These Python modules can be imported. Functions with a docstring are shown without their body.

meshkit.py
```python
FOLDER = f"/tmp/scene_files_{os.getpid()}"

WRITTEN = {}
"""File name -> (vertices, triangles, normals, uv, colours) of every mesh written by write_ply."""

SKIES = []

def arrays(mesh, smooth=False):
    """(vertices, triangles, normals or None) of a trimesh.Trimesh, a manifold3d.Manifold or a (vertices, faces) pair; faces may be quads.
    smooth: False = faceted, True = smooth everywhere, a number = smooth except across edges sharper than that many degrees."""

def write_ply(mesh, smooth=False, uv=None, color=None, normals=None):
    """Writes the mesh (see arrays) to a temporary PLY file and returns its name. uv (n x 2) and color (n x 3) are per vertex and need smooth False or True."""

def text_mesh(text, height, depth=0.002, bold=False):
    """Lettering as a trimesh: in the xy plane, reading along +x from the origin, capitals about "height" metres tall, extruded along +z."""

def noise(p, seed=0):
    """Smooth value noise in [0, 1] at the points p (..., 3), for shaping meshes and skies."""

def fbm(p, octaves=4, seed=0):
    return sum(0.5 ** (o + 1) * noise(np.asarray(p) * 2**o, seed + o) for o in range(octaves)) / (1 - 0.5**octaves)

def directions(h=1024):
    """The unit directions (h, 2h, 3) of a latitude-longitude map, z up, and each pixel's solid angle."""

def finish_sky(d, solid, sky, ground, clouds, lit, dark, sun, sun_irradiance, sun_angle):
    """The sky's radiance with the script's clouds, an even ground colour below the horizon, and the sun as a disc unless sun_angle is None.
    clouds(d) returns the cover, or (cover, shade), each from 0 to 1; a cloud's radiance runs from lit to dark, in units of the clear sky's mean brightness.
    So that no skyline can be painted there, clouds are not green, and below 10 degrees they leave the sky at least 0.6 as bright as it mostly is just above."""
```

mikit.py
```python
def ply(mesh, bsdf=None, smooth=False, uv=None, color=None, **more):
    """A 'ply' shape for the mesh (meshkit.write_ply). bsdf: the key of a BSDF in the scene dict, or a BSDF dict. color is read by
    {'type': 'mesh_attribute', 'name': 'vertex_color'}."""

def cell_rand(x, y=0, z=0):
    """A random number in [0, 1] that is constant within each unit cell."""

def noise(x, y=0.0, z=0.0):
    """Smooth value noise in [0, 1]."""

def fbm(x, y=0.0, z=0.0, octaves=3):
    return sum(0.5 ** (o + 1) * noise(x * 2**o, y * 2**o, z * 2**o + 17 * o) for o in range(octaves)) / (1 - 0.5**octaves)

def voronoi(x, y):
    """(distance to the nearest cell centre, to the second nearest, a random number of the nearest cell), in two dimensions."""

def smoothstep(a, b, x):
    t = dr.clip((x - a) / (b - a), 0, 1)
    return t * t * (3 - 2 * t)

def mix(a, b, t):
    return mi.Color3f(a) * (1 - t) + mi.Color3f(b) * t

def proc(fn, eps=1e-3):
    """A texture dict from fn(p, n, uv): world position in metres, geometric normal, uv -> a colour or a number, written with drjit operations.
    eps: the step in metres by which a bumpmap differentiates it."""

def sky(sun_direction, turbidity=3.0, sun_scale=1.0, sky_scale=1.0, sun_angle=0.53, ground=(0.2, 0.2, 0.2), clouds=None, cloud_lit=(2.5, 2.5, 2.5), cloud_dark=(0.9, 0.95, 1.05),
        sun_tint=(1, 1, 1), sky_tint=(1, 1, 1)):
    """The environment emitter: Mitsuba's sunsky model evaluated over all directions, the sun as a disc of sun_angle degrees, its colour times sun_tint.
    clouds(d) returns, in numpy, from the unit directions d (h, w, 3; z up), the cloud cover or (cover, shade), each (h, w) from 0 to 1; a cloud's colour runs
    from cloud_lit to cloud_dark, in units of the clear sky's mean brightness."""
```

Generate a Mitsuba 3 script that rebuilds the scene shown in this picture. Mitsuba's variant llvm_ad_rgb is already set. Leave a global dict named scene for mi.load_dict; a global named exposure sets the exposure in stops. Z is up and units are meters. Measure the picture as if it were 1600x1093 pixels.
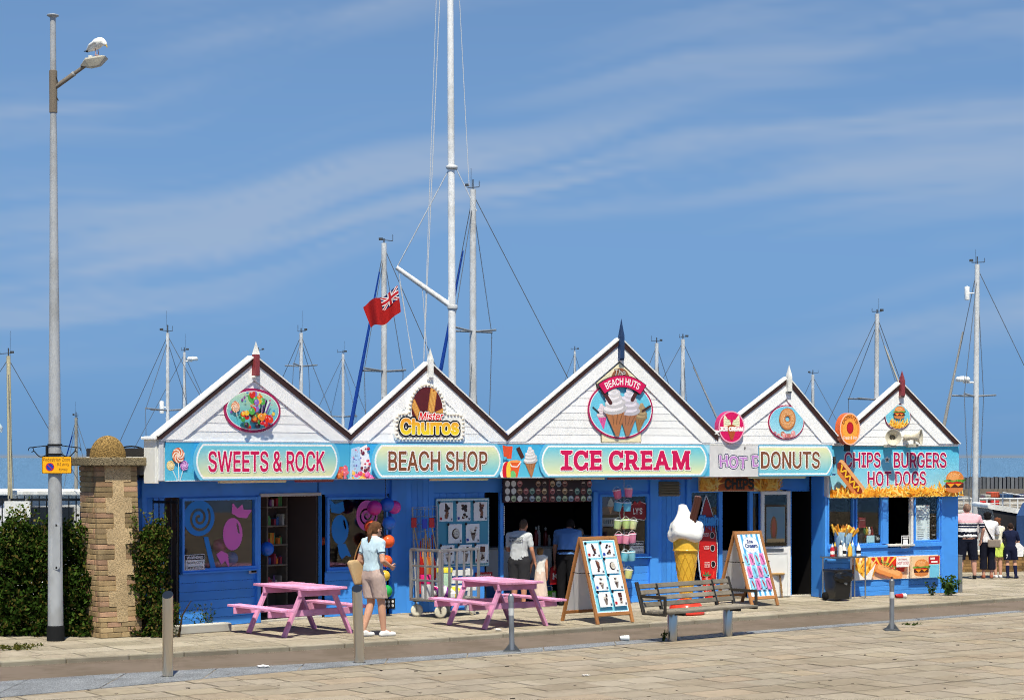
import math, random
import numpy as np, trimesh, mitsuba as mi, drjit as dr, mikit, meshkit
import manifold3d as m3
from shapely.geometry import Polygon, Point, LineString, box as sbox, MultiPolygon
from shapely.ops import unary_union
from shapely import affinity
from mikit import proc, noise, fbm, smoothstep, mix, cell_rand

scene, labels = {}, {}
T = mi.ScalarTransform4f
R = random.Random(7)

# ---------------------------------------------------------------- camera, sky, exposure
EYE = 2.7                       # the photographer stands on a rise of the plaza
FOCAL, CX, HZ = 3000.0, 800.0, 713.0
scene['camera'] = {'type': 'perspective', 'fov': 2 * math.degrees(math.atan(800 / FOCAL)), 'fov_axis': 'x', 'near_clip': 0.5, 'far_clip': 9000.0,
                   'principal_point_offset_y': -(HZ - 546.5) / 1093,
                   'to_world': T().look_at(origin=[0, 0, EYE], target=[0, 1, EYE], up=[0, 0, 1])}
exposure = 1.95
SUN = (0.06, -1.0, 1.68)


def cirrus(d):
    """Thin streaks of high cloud drawn out along one wind direction, over a slate-blue veil added to darken the pale sky all round the horizon."""
    z = np.maximum(d[..., 2], 0.0)
    az, el = np.arctan2(d[..., 0], d[..., 1]), np.arcsin(z)
    w = meshkit.fbm(np.stack([az * 3.0, el * 5.0, 0 * az + 2], -1), 3, 5)
    along = az * np.cos(0.22) + el * np.sin(0.22)
    across = el * np.cos(0.22) - az * np.sin(0.22) * 0.55 + 0.075 * (w - 0.5)
    a = meshkit.fbm(np.stack([along * 3.0, across * 34.0, 0 * az], -1), 4, 3)
    b = meshkit.fbm(np.stack([along * 8.0, across * 130.0, 0 * az + 7], -1), 4, 11)
    c = np.clip((a - 0.40) * 3.0, 0, 1) * (0.10 + 0.90 * np.clip((b - 0.34) * 3.2, 0, 1))
    c = 0.46 * c * np.clip(el * 12, 0.35, 1)
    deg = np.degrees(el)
    veil = 0.76 * np.clip(1.06 - deg / 15.0, 0, 1) ** 1.1  # added sky grading: blue tint that darkens the pale low sky
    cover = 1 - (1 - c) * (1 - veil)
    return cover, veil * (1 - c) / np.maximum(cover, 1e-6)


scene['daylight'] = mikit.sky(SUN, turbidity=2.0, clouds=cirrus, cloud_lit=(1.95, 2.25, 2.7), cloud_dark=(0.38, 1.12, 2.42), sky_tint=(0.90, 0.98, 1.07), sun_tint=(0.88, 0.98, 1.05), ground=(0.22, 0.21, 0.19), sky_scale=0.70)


# ---------------------------------------------------------------- colours and materials
def lin(c):
    if isinstance(c, str):
        c = [int(c[i:i + 2], 16) for i in (1, 3, 5)]
    c = np.asarray(c, float) / 255
    return np.where(c <= 0.04045, c / 12.92, ((c + 0.055) / 1.055) ** 2.4)


VC = {'type': 'mesh_attribute', 'name': 'vertex_color'}


def rgb(*c):
    return {'type': 'rgb', 'value': [float(x) for x in c]}


def prin(rough, base=None, **k):
    return {'type': 'principled', 'base_color': base or VC, 'roughness': rough, 'specular': k.pop('specular', 0.4), **k}


def plain(name, rough, **k):
    scene[name] = prin(rough, **k)


plain('m_print', 0.34)
plain('m_gloss', 0.16, specular=0.5, clearcoat=0.5)
plain('m_matte', 0.85, specular=0.2)
plain('m_cloth', 0.92, specular=0.15, sheen=0.4)
plain('m_skin', 0.5, specular=0.35)
plain('m_metal', 0.36, metallic=1.0)
scene['m_leaf'] = {'type': 'principledthin', 'base_color': VC, 'roughness': 0.42, 'diff_trans': 0.5, 'spec_trans': 0.0}
scene['m_glass'] = {'type': 'thindielectric', 'int_ior': 1.5}


# Weathered materials: each piece's own colour and amount of wear ride in its uv; grain and grime come from where it is.
def unpack(uv):
    u, v = dr.floor(uv.x), dr.floor(uv.y)
    r, b = dr.floor(u / 256), dr.floor(v / 256)
    f = lambda x: dr.power(x / 255, 2.2)
    return mi.Color3f(f(r), f(u - r * 256), f(b)), (v - b * 256) / 255


def weather(p, n, uv):
    c, k = unpack(uv)
    a = noise(p.x * 1.7, p.y * 1.7, p.z * 0.8) * 0.5 + noise(p.x * 7 + 9, p.y * 7, p.z * 3.1) * 0.3 + noise(p.x * 15, p.y * 15, p.z * 9) * 0.2
    g = k * smoothstep(0.36, 0.72, a)
    return mix(c, c * mi.Color3f(0.30, 0.27, 0.22) + mi.Color3f(0.035, 0.03, 0.022), g)


def gritty(p, n, uv):
    c, k = unpack(uv)
    a = cell_rand(p.x * 70, p.y * 70, p.z * 70)
    b = noise(p.x * 4, p.y * 4, p.z * 4)
    return c * (1 - k + 1.5 * k * a) * (0.8 + 0.4 * b)


WEAR = {}


def worn(name, rough, wear, fn=weather, **k):
    scene[name] = prin(rough, proc(fn), **k)
    WEAR[name] = wear


worn('m_paint', 0.42, 0.40)
worn('m_blue', 0.42, 0.13)
worn('m_white', 0.4, 0.10)
worn('m_wood', 0.6, 0.8, specular=0.25)
worn('m_slab', 0.85, 0.30, specular=0.2)
worn('m_stone', 0.88, 0.5, specular=0.15)
worn('m_tarmac', 0.9, 0.45, specular=0.15)
worn('m_dash', 0.95, 0.42, gritty, specular=0.1)
worn('m_pebble', 0.9, 0.8, gritty, specular=0.2)
worn('m_granite', 0.7, 0.4, gritty, specular=0.3)
worn('m_steel', 0.20, 0.05, metallic=1.0)
worn('m_galv', 0.5, 0.5, metallic=0.75)
scene['m_water'] = prin(0.22, rgb(0.05, 0.12, 0.20), specular=0.5)

# ---------------------------------------------------------------- mesh building
def _chamfer_topology():
    pts, tag = [], []
    for sx in (-1, 1):
        for sy in (-1, 1):
            for sz in (-1, 1):
                for k in range(3):
                    d = [1, 1, 1]
                    d[k] = 0
                    pts.append([sx * (1 - 0.2 * (d[0])), sy * (1 - 0.2 * (d[1])), sz * (1 - 0.2 * (d[2]))])
                    tag.append((sx, sy, sz, d))
    h = trimesh.Trimesh(pts, trimesh.convex.convex_hull(np.array(pts)).faces, process=False)
    hull = trimesh.convex.convex_hull(np.array(pts))
    idx = [int(np.argmin(np.linalg.norm(np.array(pts) - v, axis=1))) for v in hull.vertices]
    return tag, np.array(idx)[hull.faces]


_CT, _CF = _chamfer_topology()


def cbox(a, b, c=0.004):
    """A box from corner a to corner b with chamfered edges."""
    a, b = np.minimum(a, b).astype(float), np.maximum(a, b).astype(float)
    m, h = (a + b) / 2, (b - a) / 2
    c = min(c, 0.4 * h.min())
    v = np.array([m + np.array([s * (hh - c * dd) for s, hh, dd in zip(t[:3], h, t[3])]) for t in _CT])
    return v, _CF


_BF = np.array([[0, 1, 3], [0, 3, 2], [4, 6, 7], [4, 7, 5], [0, 4, 5], [0, 5, 1], [2, 3, 7], [2, 7, 6], [0, 2, 6], [0, 6, 4], [1, 5, 7], [1, 7, 3]])


class Frame:
    """A place in the world: local u, v, w to world axes."""

    def __init__(self, o=(0, 0, 0), u=(1, 0, 0), v=(0, 1, 0), w=None):
        u, v = np.array(u, float), np.array(v, float)
        u, v = u / np.linalg.norm(u), v / np.linalg.norm(v)
        self.o, self.A = np.array(o, float), np.stack([u, v, np.cross(u, v) if w is None else np.array(w, float)], 1)

    @property
    def right(self):
        return np.linalg.det(self.A) > 0

    def __call__(self, p):
        return np.asarray(p, float) @ self.A.T + self.o

    def sub(self, o, rot=None):
        f = Frame()
        f.o = self(o)
        f.A = self.A if rot is None else self.A @ rot
        return f

    def uv(self, px, py, w=0.0):
        """Where the sight line surveyed at px, py in the photograph meets this frame's plane w."""
        d = np.array([(px - CX) / FOCAL, 1.0, (HZ - py) / FOCAL])
        n, q = self.A[:, 2], self.o + w * self.A[:, 2]
        e = np.array([0, 0, EYE])
        p = e + d * (n @ (q - e)) / (n @ d)
        l = self.A.T @ (p - self.o)
        return l[0], l[1]


WORLD = Frame()


def upright(x, y, ang=0.0, z=0.0):
    """u along the ground at ang degrees, v up, w towards the viewer's side."""
    a = math.radians(ang)
    return Frame((x, y, z), (math.cos(a), math.sin(a), 0), (0, 0, 1))


def ground_frame(x, y, ang=0.0, z=0.0):
    a = math.radians(ang)
    return Frame((x, y, z), (math.cos(a), math.sin(a), 0), (-math.sin(a), math.cos(a), 0))


def ground(px, py, z=0.0):
    d = (EYE - z) * FOCAL / (py - HZ)
    return (px - CX) * d / FOCAL, d


def at(px, py, d):
    return np.array([(px - CX) * d / FOCAL, d, EYE + (HZ - py) * d / FOCAL])


def rotm(axis, deg):
    return trimesh.transformations.rotation_matrix(math.radians(deg), axis)[:3, :3]


class B:
    """Collects pieces into ONE mesh with a colour per vertex."""

    def __init__(self, frame=WORLD, col=(200, 200, 200)):
        self.f, self.c, self.v, self.t, self.k, self.n = frame, col, [], [], [], 0

    def raw(self, v, f, col=None, flat=True):
        v, f = np.asarray(v, float), np.asarray(f, int)
        e = v[f] - v[f].reshape(-1, 3).mean(0)
        if np.einsum('ij,ij->', e[:, 0], np.cross(e[:, 1], e[:, 2])) < -1e-12:
            f = f[:, ::-1]
        if flat:
            v = v[f].reshape(-1, 3)
            f = np.arange(len(v)).reshape(-1, 3)
        col = self.c if col is None else col
        k = np.array([lin(col(p)) for p in v]) if callable(col) else np.tile(lin(col), (len(v), 1))
        self.v.append(self.f(v)); self.t.append((f if self.f.right else f[:, ::-1]) + self.n); self.k.append(k)
        self.n += len(v)
        return self

    def mesh(self, m, col=None, flat=True):
        if hasattr(m, 'to_mesh'):
            q = m.to_mesh()
            return self.raw(q.vert_properties[:, :3], q.tri_verts, col, flat)
        return self.raw(m.vertices, m.faces, col, flat)

    def box(self, a, b, col=None, c=0.004):
        v, f = cbox(a, b, c)
        return self.raw(v, f, col)

    def sharp(self, a, b, col=None):
        v = np.array([[(a, b)[i][0], (a, b)[j][1], (a, b)[k][2]] for i in (0, 1) for j in (0, 1) for k in (0, 1)], float)
        return self.raw(v, _BF, col)

    def poly(self, s, w0, w1, col=None):
        for g in getattr(s, 'geoms', [s]):
            if g.geom_type == 'Polygon' and g.area > 1e-7:
                try:
                    m = trimesh.creation.extrude_polygon(g, w1 - w0, engine='earcut')
                except Exception:
                    continue
                m.apply_translation([0, 0, w0])
                self.mesh(m, col)
        return self

    def tube(self, pts, r, col=None, n=8, cap=True):
        p = np.asarray(pts, float)
        r = np.broadcast_to(np.asarray(r, float), (len(p),))
        t = np.gradient(p, axis=0)
        t /= np.linalg.norm(t, axis=1, keepdims=True) + 1e-12
        ref = np.array([0, 0, 1.0]) if abs(t[0, 2]) < 0.9 else np.array([1.0, 0, 0])
        a = np.cross(t, ref)
        bad = np.linalg.norm(a, axis=1) < 1e-3
        a[bad] = [1, 0, 0]
        a /= np.linalg.norm(a, axis=1, keepdims=True)
        b = np.cross(t, a)
        q = np.arange(n) * 2 * math.pi / n
        v = (p[:, None] + r[:, None, None] * (np.cos(q)[None, :, None] * a[:, None] + np.sin(q)[None, :, None] * b[:, None])).reshape(-1, 3)
        i, j = np.meshgrid(np.arange(len(p) - 1), np.arange(n), indexing='ij')
        k = np.stack([i * n + j, i * n + (j + 1) % n, (i + 1) * n + (j + 1) % n, (i + 1) * n + j], -1).reshape(-1, 4)
        self.raw(v, np.vstack([k[:, [0, 2, 1]], k[:, [0, 3, 2]]]), col, flat=False)
        if cap:
            for e, s in ((0, 1), (len(p) - 1, -1)):
                c = np.vstack([v[e * n:(e + 1) * n], p[e]])
                ii = np.arange(n)
                f = np.stack([ii, (ii + 1) % n, ii * 0 + n], 1)
                self.raw(c, f if s < 0 else f[:, ::-1], col)
        return self

    def lathe(self, prof, o=(0, 0, 0), col=None, n=24, axis='z', flat=False, scale=(1, 1)):
        """prof: (radius, height) pairs, turned about the local axis."""
        prof = np.asarray(prof, float)
        q = np.arange(n) * 2 * math.pi / n
        v = np.stack([prof[:, :1] * np.cos(q) * scale[0], prof[:, :1] * np.sin(q) * scale[1], np.broadcast_to(prof[:, 1:], (len(prof), n))], -1).reshape(-1, 3)
        if axis == 'y':
            v = v[:, [1, 2, 0]]
        elif axis == 'x':
            v = v[:, [2, 0, 1]]
        i, j = np.meshgrid(np.arange(len(prof) - 1), np.arange(n), indexing='ij')
        k = np.stack([i * n + j, i * n + (j + 1) % n, (i + 1) * n + (j + 1) % n, (i + 1) * n + j], -1).reshape(-1, 4)
        return self.raw(v + np.asarray(o, float), np.vstack([k[:, [0, 1, 2]], k[:, [0, 2, 3]]]), col, flat)

    def ball(self, o, r, col=None, sub=2):
        m = trimesh.creation.icosphere(sub)
        return self.raw(m.vertices * np.asarray(r, float) + np.asarray(o, float), m.faces, col, flat=False)

    def beam(self, a, b, w, h, col=None, up=(0, 0, 1), c=0.004):
        """A squared bar from a to b, w wide and h deep."""
        a, b = np.asarray(a, float), np.asarray(b, float)
        l = np.linalg.norm(b - a)
        t = (b - a) / l
        s = np.cross(t, up)
        s = s / np.linalg.norm(s) if np.linalg.norm(s) > 1e-6 else np.array([1.0, 0, 0])
        v, f = cbox((0, -w / 2, -h / 2), (l, w / 2, h / 2), c)
        return self.raw(a + v[:, :1] * t + v[:, 1:2] * s + v[:, 2:] * np.cross(s, t), f, col)

    def out(self, key, mat, wear=None, **k):
        v, f, c = np.vstack(self.v), np.vstack(self.t), np.vstack(self.k)
        mesh = trimesh.Trimesh(v, f, process=False)
        if mat in WEAR:
            q = np.clip(np.round(255 * np.clip(c, 0, 1) ** (1 / 2.2)), 0, 255)
            w = round(255 * (WEAR[mat] if wear is None else wear))
            scene[key] = mikit.ply(mesh, mat, smooth=True, uv=np.stack([q[:, 0] * 256 + q[:, 1] + 0.5, q[:, 2] * 256 + w + 0.5], 1), **k)
        else:
            scene[key] = mikit.ply(mesh, mat, smooth=True, color=c, **k)
        return key


def fresh(name):
    used = lambda k: k in scene or k in labels or any(s.startswith(k + '__') for s in scene)
    if not used(name):
        return name
    i = NEXT.get(name, 1)
    while used(f'{name}_{i:03d}'):
        i += 1
    NEXT[name] = i
    return f'{name}_{i:03d}'


NEXT = {}


def thing(name, label, cat, group=None, kind=None):
    k = fresh(name)
    labels[k] = {'label': label, 'category': cat}
    if group:
        labels[k]['group'] = group
    if kind:
        labels[k]['kind'] = kind
    return k


def struct(name, label=None):
    labels[name] = {'kind': 'structure', 'label': label or name.replace('_', ' '), 'category': name.split('_')[-1]}
    return name


COUNT = {}


def part(parent, name, label=None, kind=None):
    base = f'{parent}__{name}'
    i = COUNT.get(base, 0)
    COUNT[base] = i + 1
    k = base if i == 0 else f'{base}_{i:03d}'
    if label or kind:
        labels[k] = {a: b for a, b in (('label', label), ('kind', kind)) if b}
    return k


_txt = {}


def text_shape(s, bold=True):
    """The outline of a line of lettering with capitals 1 high."""
    if (s, bold) not in _txt:
        m = meshkit.text_mesh(s, 1.0, 0.1, bold)
        up = m.face_normals[:, 2] > 0.5
        tri = [Polygon(m.vertices[f][:, :2]) for f in m.faces[up]]
        _txt[(s, bold)] = unary_union([t.buffer(1e-4) for t in tri if t.area > 1e-9]).simplify(0.004)
    return _txt[(s, bold)]


def fit(shape, u0, u1, v0, v1):
    a, b, c, d = shape.bounds
    sx, sy = (u1 - u0) / (c - a), (v1 - v0) / (d - b)
    return affinity.translate(affinity.scale(shape, sx, sy, origin=(a, b)), u0 - a, v0 - b)


def disc(x, y, rx, ry=None, n=10):
    return affinity.scale(Point(x, y).buffer(1.0, n), rx, ry or rx)


def ellipse_ring(x, y, rx, ry, t):
    return disc(x, y, rx, ry, 16).difference(disc(x, y, rx - t, ry - t, 16))

# ---------------------------------------------------------------- the setting: water, road, pavement, plaza
U = math.radians(34.5)
UX, UY = np.array([math.cos(U), math.sin(U)]), np.array([-math.sin(U), math.cos(U)])
KERB = [np.array(ground(*p)) for p in ((0, 1034), (200, 1023), (450, 1010), (700, 995.5), (1150, 964), (1600, 932.5))]
EDGE = [np.array(ground(*p)) for p in ((0, 1066), (200, 1053), (520, 1036), (700, 1024), (1175, 987), (1600, 954))]


def ends(line, l=60):
    return [line[0] - l * UX] + list(line) + [line[-1] + l * UX]


KL, EL = ends(KERB), ends(EDGE)
quay = Polygon(KL + [KL[-1] + 12.0 * UY, KL[0] + 12.0 * UY])
plaza_area = Polygon(EL + [np.array([60.0, -12]), np.array([-70.0, -12])])
B(WORLD).poly(sbox(-4000, -200, 4000, 8000), -3.2, -2.6, (40, 70, 90)).out(struct('harbour_water', 'blue harbour water behind the quay'), 'm_water')
B(WORLD).poly(Polygon(KL + EL[::-1]).buffer(0.3), -0.4, -0.055, (100, 90, 81)).out(struct('road', 'brown tarmac road between pavement and plaza'), 'm_tarmac')
B(WORLD).poly(quay, -4.0, -0.03, (112, 102, 84)).out(struct('pavement', 'pale paved pavement in front of the beach huts'), 'm_stone')
B(WORLD).poly(plaza_area, -0.5, -0.03, (128, 116, 96)).out(struct('plaza', 'sand coloured paved plaza in the foreground'), 'm_stone')

SLAB_TONES = [(186, 173, 155), (183, 170, 151), (189, 177, 159), (180, 166, 147), (186, 172, 151), (189, 172, 150), (182, 170, 153)]


def lay(name, area, region, lu, lv, holder, near, gap=0.012, most=300, tones=SLAB_TONES, seed=1):
    """Rectangular slabs in running bond over area; those that show largest are parts, the rest one part."""
    r = random.Random(seed)
    inside = area.intersection(region).buffer(-0.004)
    pts = np.array([(x, y) for g in getattr(inside, 'geoms', [inside]) for x, y in g.exterior.coords])
    a, b = pts @ UX, pts @ UY
    got = []
    v = math.floor(b.min() / lv)
    while v * lv < b.max():
        u = a.min() - lu * r.random()
        while u < a.max():
            w, gap = lu * r.choice((0.72, 1.0, 1.0, 1.3)), r.choice((0.008, 0.012, 0.014, 0.026))
            c = [UX * p + UY * q for p, q in ((u + gap / 2, v * lv + gap / 2), (u + w - gap / 2, v * lv + gap / 2), (u + w - gap / 2, (v + 1) * lv - gap / 2), (u + gap / 2, (v + 1) * lv - gap / 2))]
            s = Polygon(c).intersection(inside)
            if s.geom_type == 'Polygon' and s.area > 0.02:
                got.append(s)
            u += w
        v += 1
    got.sort(key=lambda s: near(s.centroid.x, s.centroid.y))
    rest = B()
    for i, s in enumerate(got):
        z = -0.004 + 0.006 * r.random()
        t = r.choice(tones)
        k = r.uniform(0.72, 0.765)
        col = tuple(min(255, c * k) for c in t)
        m = rest if i >= most else B()
        inner = s.buffer(-0.006, join_style=2)
        m.poly(s, -0.034, z - 0.004, col)
        if inner.geom_type == 'Polygon' and not inner.is_empty:
            m.poly(inner, z - 0.004, z, col)
        if i < most:
            m.out(part(holder, name), 'm_slab')
    if rest.n:
        rest.out(part(holder, name, kind='stuff'), 'm_slab')


lay('slab', plaza_area, Polygon([(-5.4, 18.2), (5.4, 18.2), (11.5, 36.5), (-8.4, 27.0)]), 0.64, 0.50, 'plaza', lambda x, y: y, seed=4)
lay('slab', quay, Polygon([(-9.0, 24.5), (-9.0, 29.6), (-5.0, 31), (2.2, 36.6), (6.6, 39.5), (8.6, 44.9), (13.5, 48.5), (14.5, 40), (4, 29)]), 0.9, 0.6, 'pavement', lambda x, y: y,
    tones=[(194, 183, 163), (188, 177, 157), (198, 187, 168), (182, 171, 150)], seed=9)
gum = B(col=(70, 62, 52))
for i in range(170):
    gx, gy = R.uniform(-6, 9), R.uniform(18.5, 34)
    if plaza_area.contains(Point(gx, gy).buffer(0.05)):
        gum.poly(disc(gx, gy, R.uniform(0.012, 0.03), R.uniform(0.012, 0.03), 3), -0.004, 0.0045, R.choice([(66, 60, 52), (92, 84, 72), (48, 44, 38)]))
gum.out(part('plaza', 'gum_spots', 'dark spots of old chewing gum on the slabs', 'stuff'), 'm_matte')
struct('kerb', 'pale kerb stones along the edge of the pavement')
for a, b in zip(KERB[:-1], KERB[1:]):
    n = max(1, round(np.linalg.norm(b - a) / 0.92))
    for i in range(n):
        p, q = a + (b - a) * (i + 0.008) / n, a + (b - a) * (i + 0.992) / n
        k = R.uniform(0.86, 1.0)
        B().beam((*p, -0.055), (*q, -0.055), 0.13, 0.13, tuple(k * c for c in (150, 143, 128)), c=0.012).out(part('kerb', 'stone'), 'm_slab')
struct('granite_channel', 'grey granite strip between the road and the plaza')
lo = [np.array(ground(*p)) for p in ((-160, 1094), (0, 1089), (200, 1071), (420, 1051), (560, 1039), (800, 1021), (1200, 987.5), (1600, 955.5))]
up = [np.array(ground(*p)) for p in ((-160, 1076), (0, 1066), (200, 1053), (520, 1036), (700, 1024), (1175, 987), (1600, 954))]
band = Polygon(lo + [p + 0.12 * UY for p in up[::-1]]).buffer(0)
n = 18
for i in range(n):
    x0, x1 = -9 + i * 1.05, -9 + (i + 0.985) * 1.05
    m = B().poly(band.intersection(sbox(x0, 0, x1, 60)), -0.06, 0.006 - 0.001 * (i % 3), (118, 121, 126))
    if m.n:
        m.out(part('granite_channel', 'stone'), 'm_granite')

# far side of the harbour: a breakwater with upright panels
bw = thing('breakwater', 'long dark grey harbour wall with upright ribs across the water', 'breakwater')
Y0 = 118.0
wall_z = EYE - 31.5 * Y0 / 3000
B(col=(86, 90, 96)).sharp((5, Y0, -3), (70, Y0 + 5, wall_z - 0.75), (118, 112, 104)).out(part(bw, 'base'), 'm_stone')
m = B()
for i in range(66 * 4):
    x = 5 + i * 0.25
    m.sharp((x, Y0 + 0.3, wall_z - 0.8), (x + 0.19, Y0 + 0.7 - 0.05 * (i % 2), wall_z - 0.02 * (i % 3)), [(92, 96, 102), (108, 112, 118), (98, 101, 108)][i % 3])
m.out(part(bw, 'rib', kind='stuff'), 'm_matte')
B().box((5, Y0 + 0.2, wall_z - 0.92), (70, Y0 + 0.8, wall_z - 0.78), (96, 98, 100)).out(part(bw, 'ledge'), 'm_matte')

# low brick wall by the water at the right
ang = 12.0
lw = thing('low_wall', 'low brown brick wall with pale coping by the harbour', 'wall')
f = upright(*ground(1478, 894), ang)
B(f).sharp((0, 0, -0.3), (9, 0.40, 0), (128, 104, 70)).out(part(lw, 'core'), 'm_stone')
for r_ in range(6):
    for i in range(18):
        u = i * 0.24 + (r_ % 2) * 0.12
        k = R.uniform(0.75, 1.1)
        B(f).box((u + 0.005, r_ * 0.066 + 0.004, -0.06), (u + 0.235, r_ * 0.066 + 0.062, 0.008 + 0.006 * R.random()), tuple(k * c for c in (150, 118, 76))).out(part(lw, 'brick'), 'm_stone')
B(f).box((-0.04, 0.401, -0.34), (9, 0.50, 0.05), (205, 198, 182), 0.012).out(part(lw, 'coping'), 'm_slab')


# ---------------------------------------------------------------- leaves
def leaf_cloud(m, points, size, tones, r, up=0.25):
    n = len(points)
    d = r.normal(size=(n, 3)); d[:, 2] += up
    d /= np.linalg.norm(d, axis=1, keepdims=True)
    e = np.cross(d, r.normal(size=(n, 3)))
    e /= np.linalg.norm(e, axis=1, keepdims=True)
    nn = np.cross(d, e)
    s = size * r.uniform(0.6, 1.25, (n, 1))
    v = np.stack([points, points + d * s * 0.55 + e * s * 0.30 + nn * s * 0.06, points + d * s, points + d * s * 0.55 - e * s * 0.30 + nn * s * 0.06], 1)
    f = np.arange(n)[:, None] * 4
    f = np.concatenate([f + [[0, 1, 2]], f + [[0, 2, 3]]])
    t = np.array([lin(c) for c in tones])[r.integers(0, len(tones), n)] * r.uniform(0.7, 1.25, (n, 1))
    m.v.append(v.reshape(-1, 3)); m.t.append(f + m.n); m.k.append(np.repeat(t, 4, 0)); m.n += 4 * n


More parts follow.
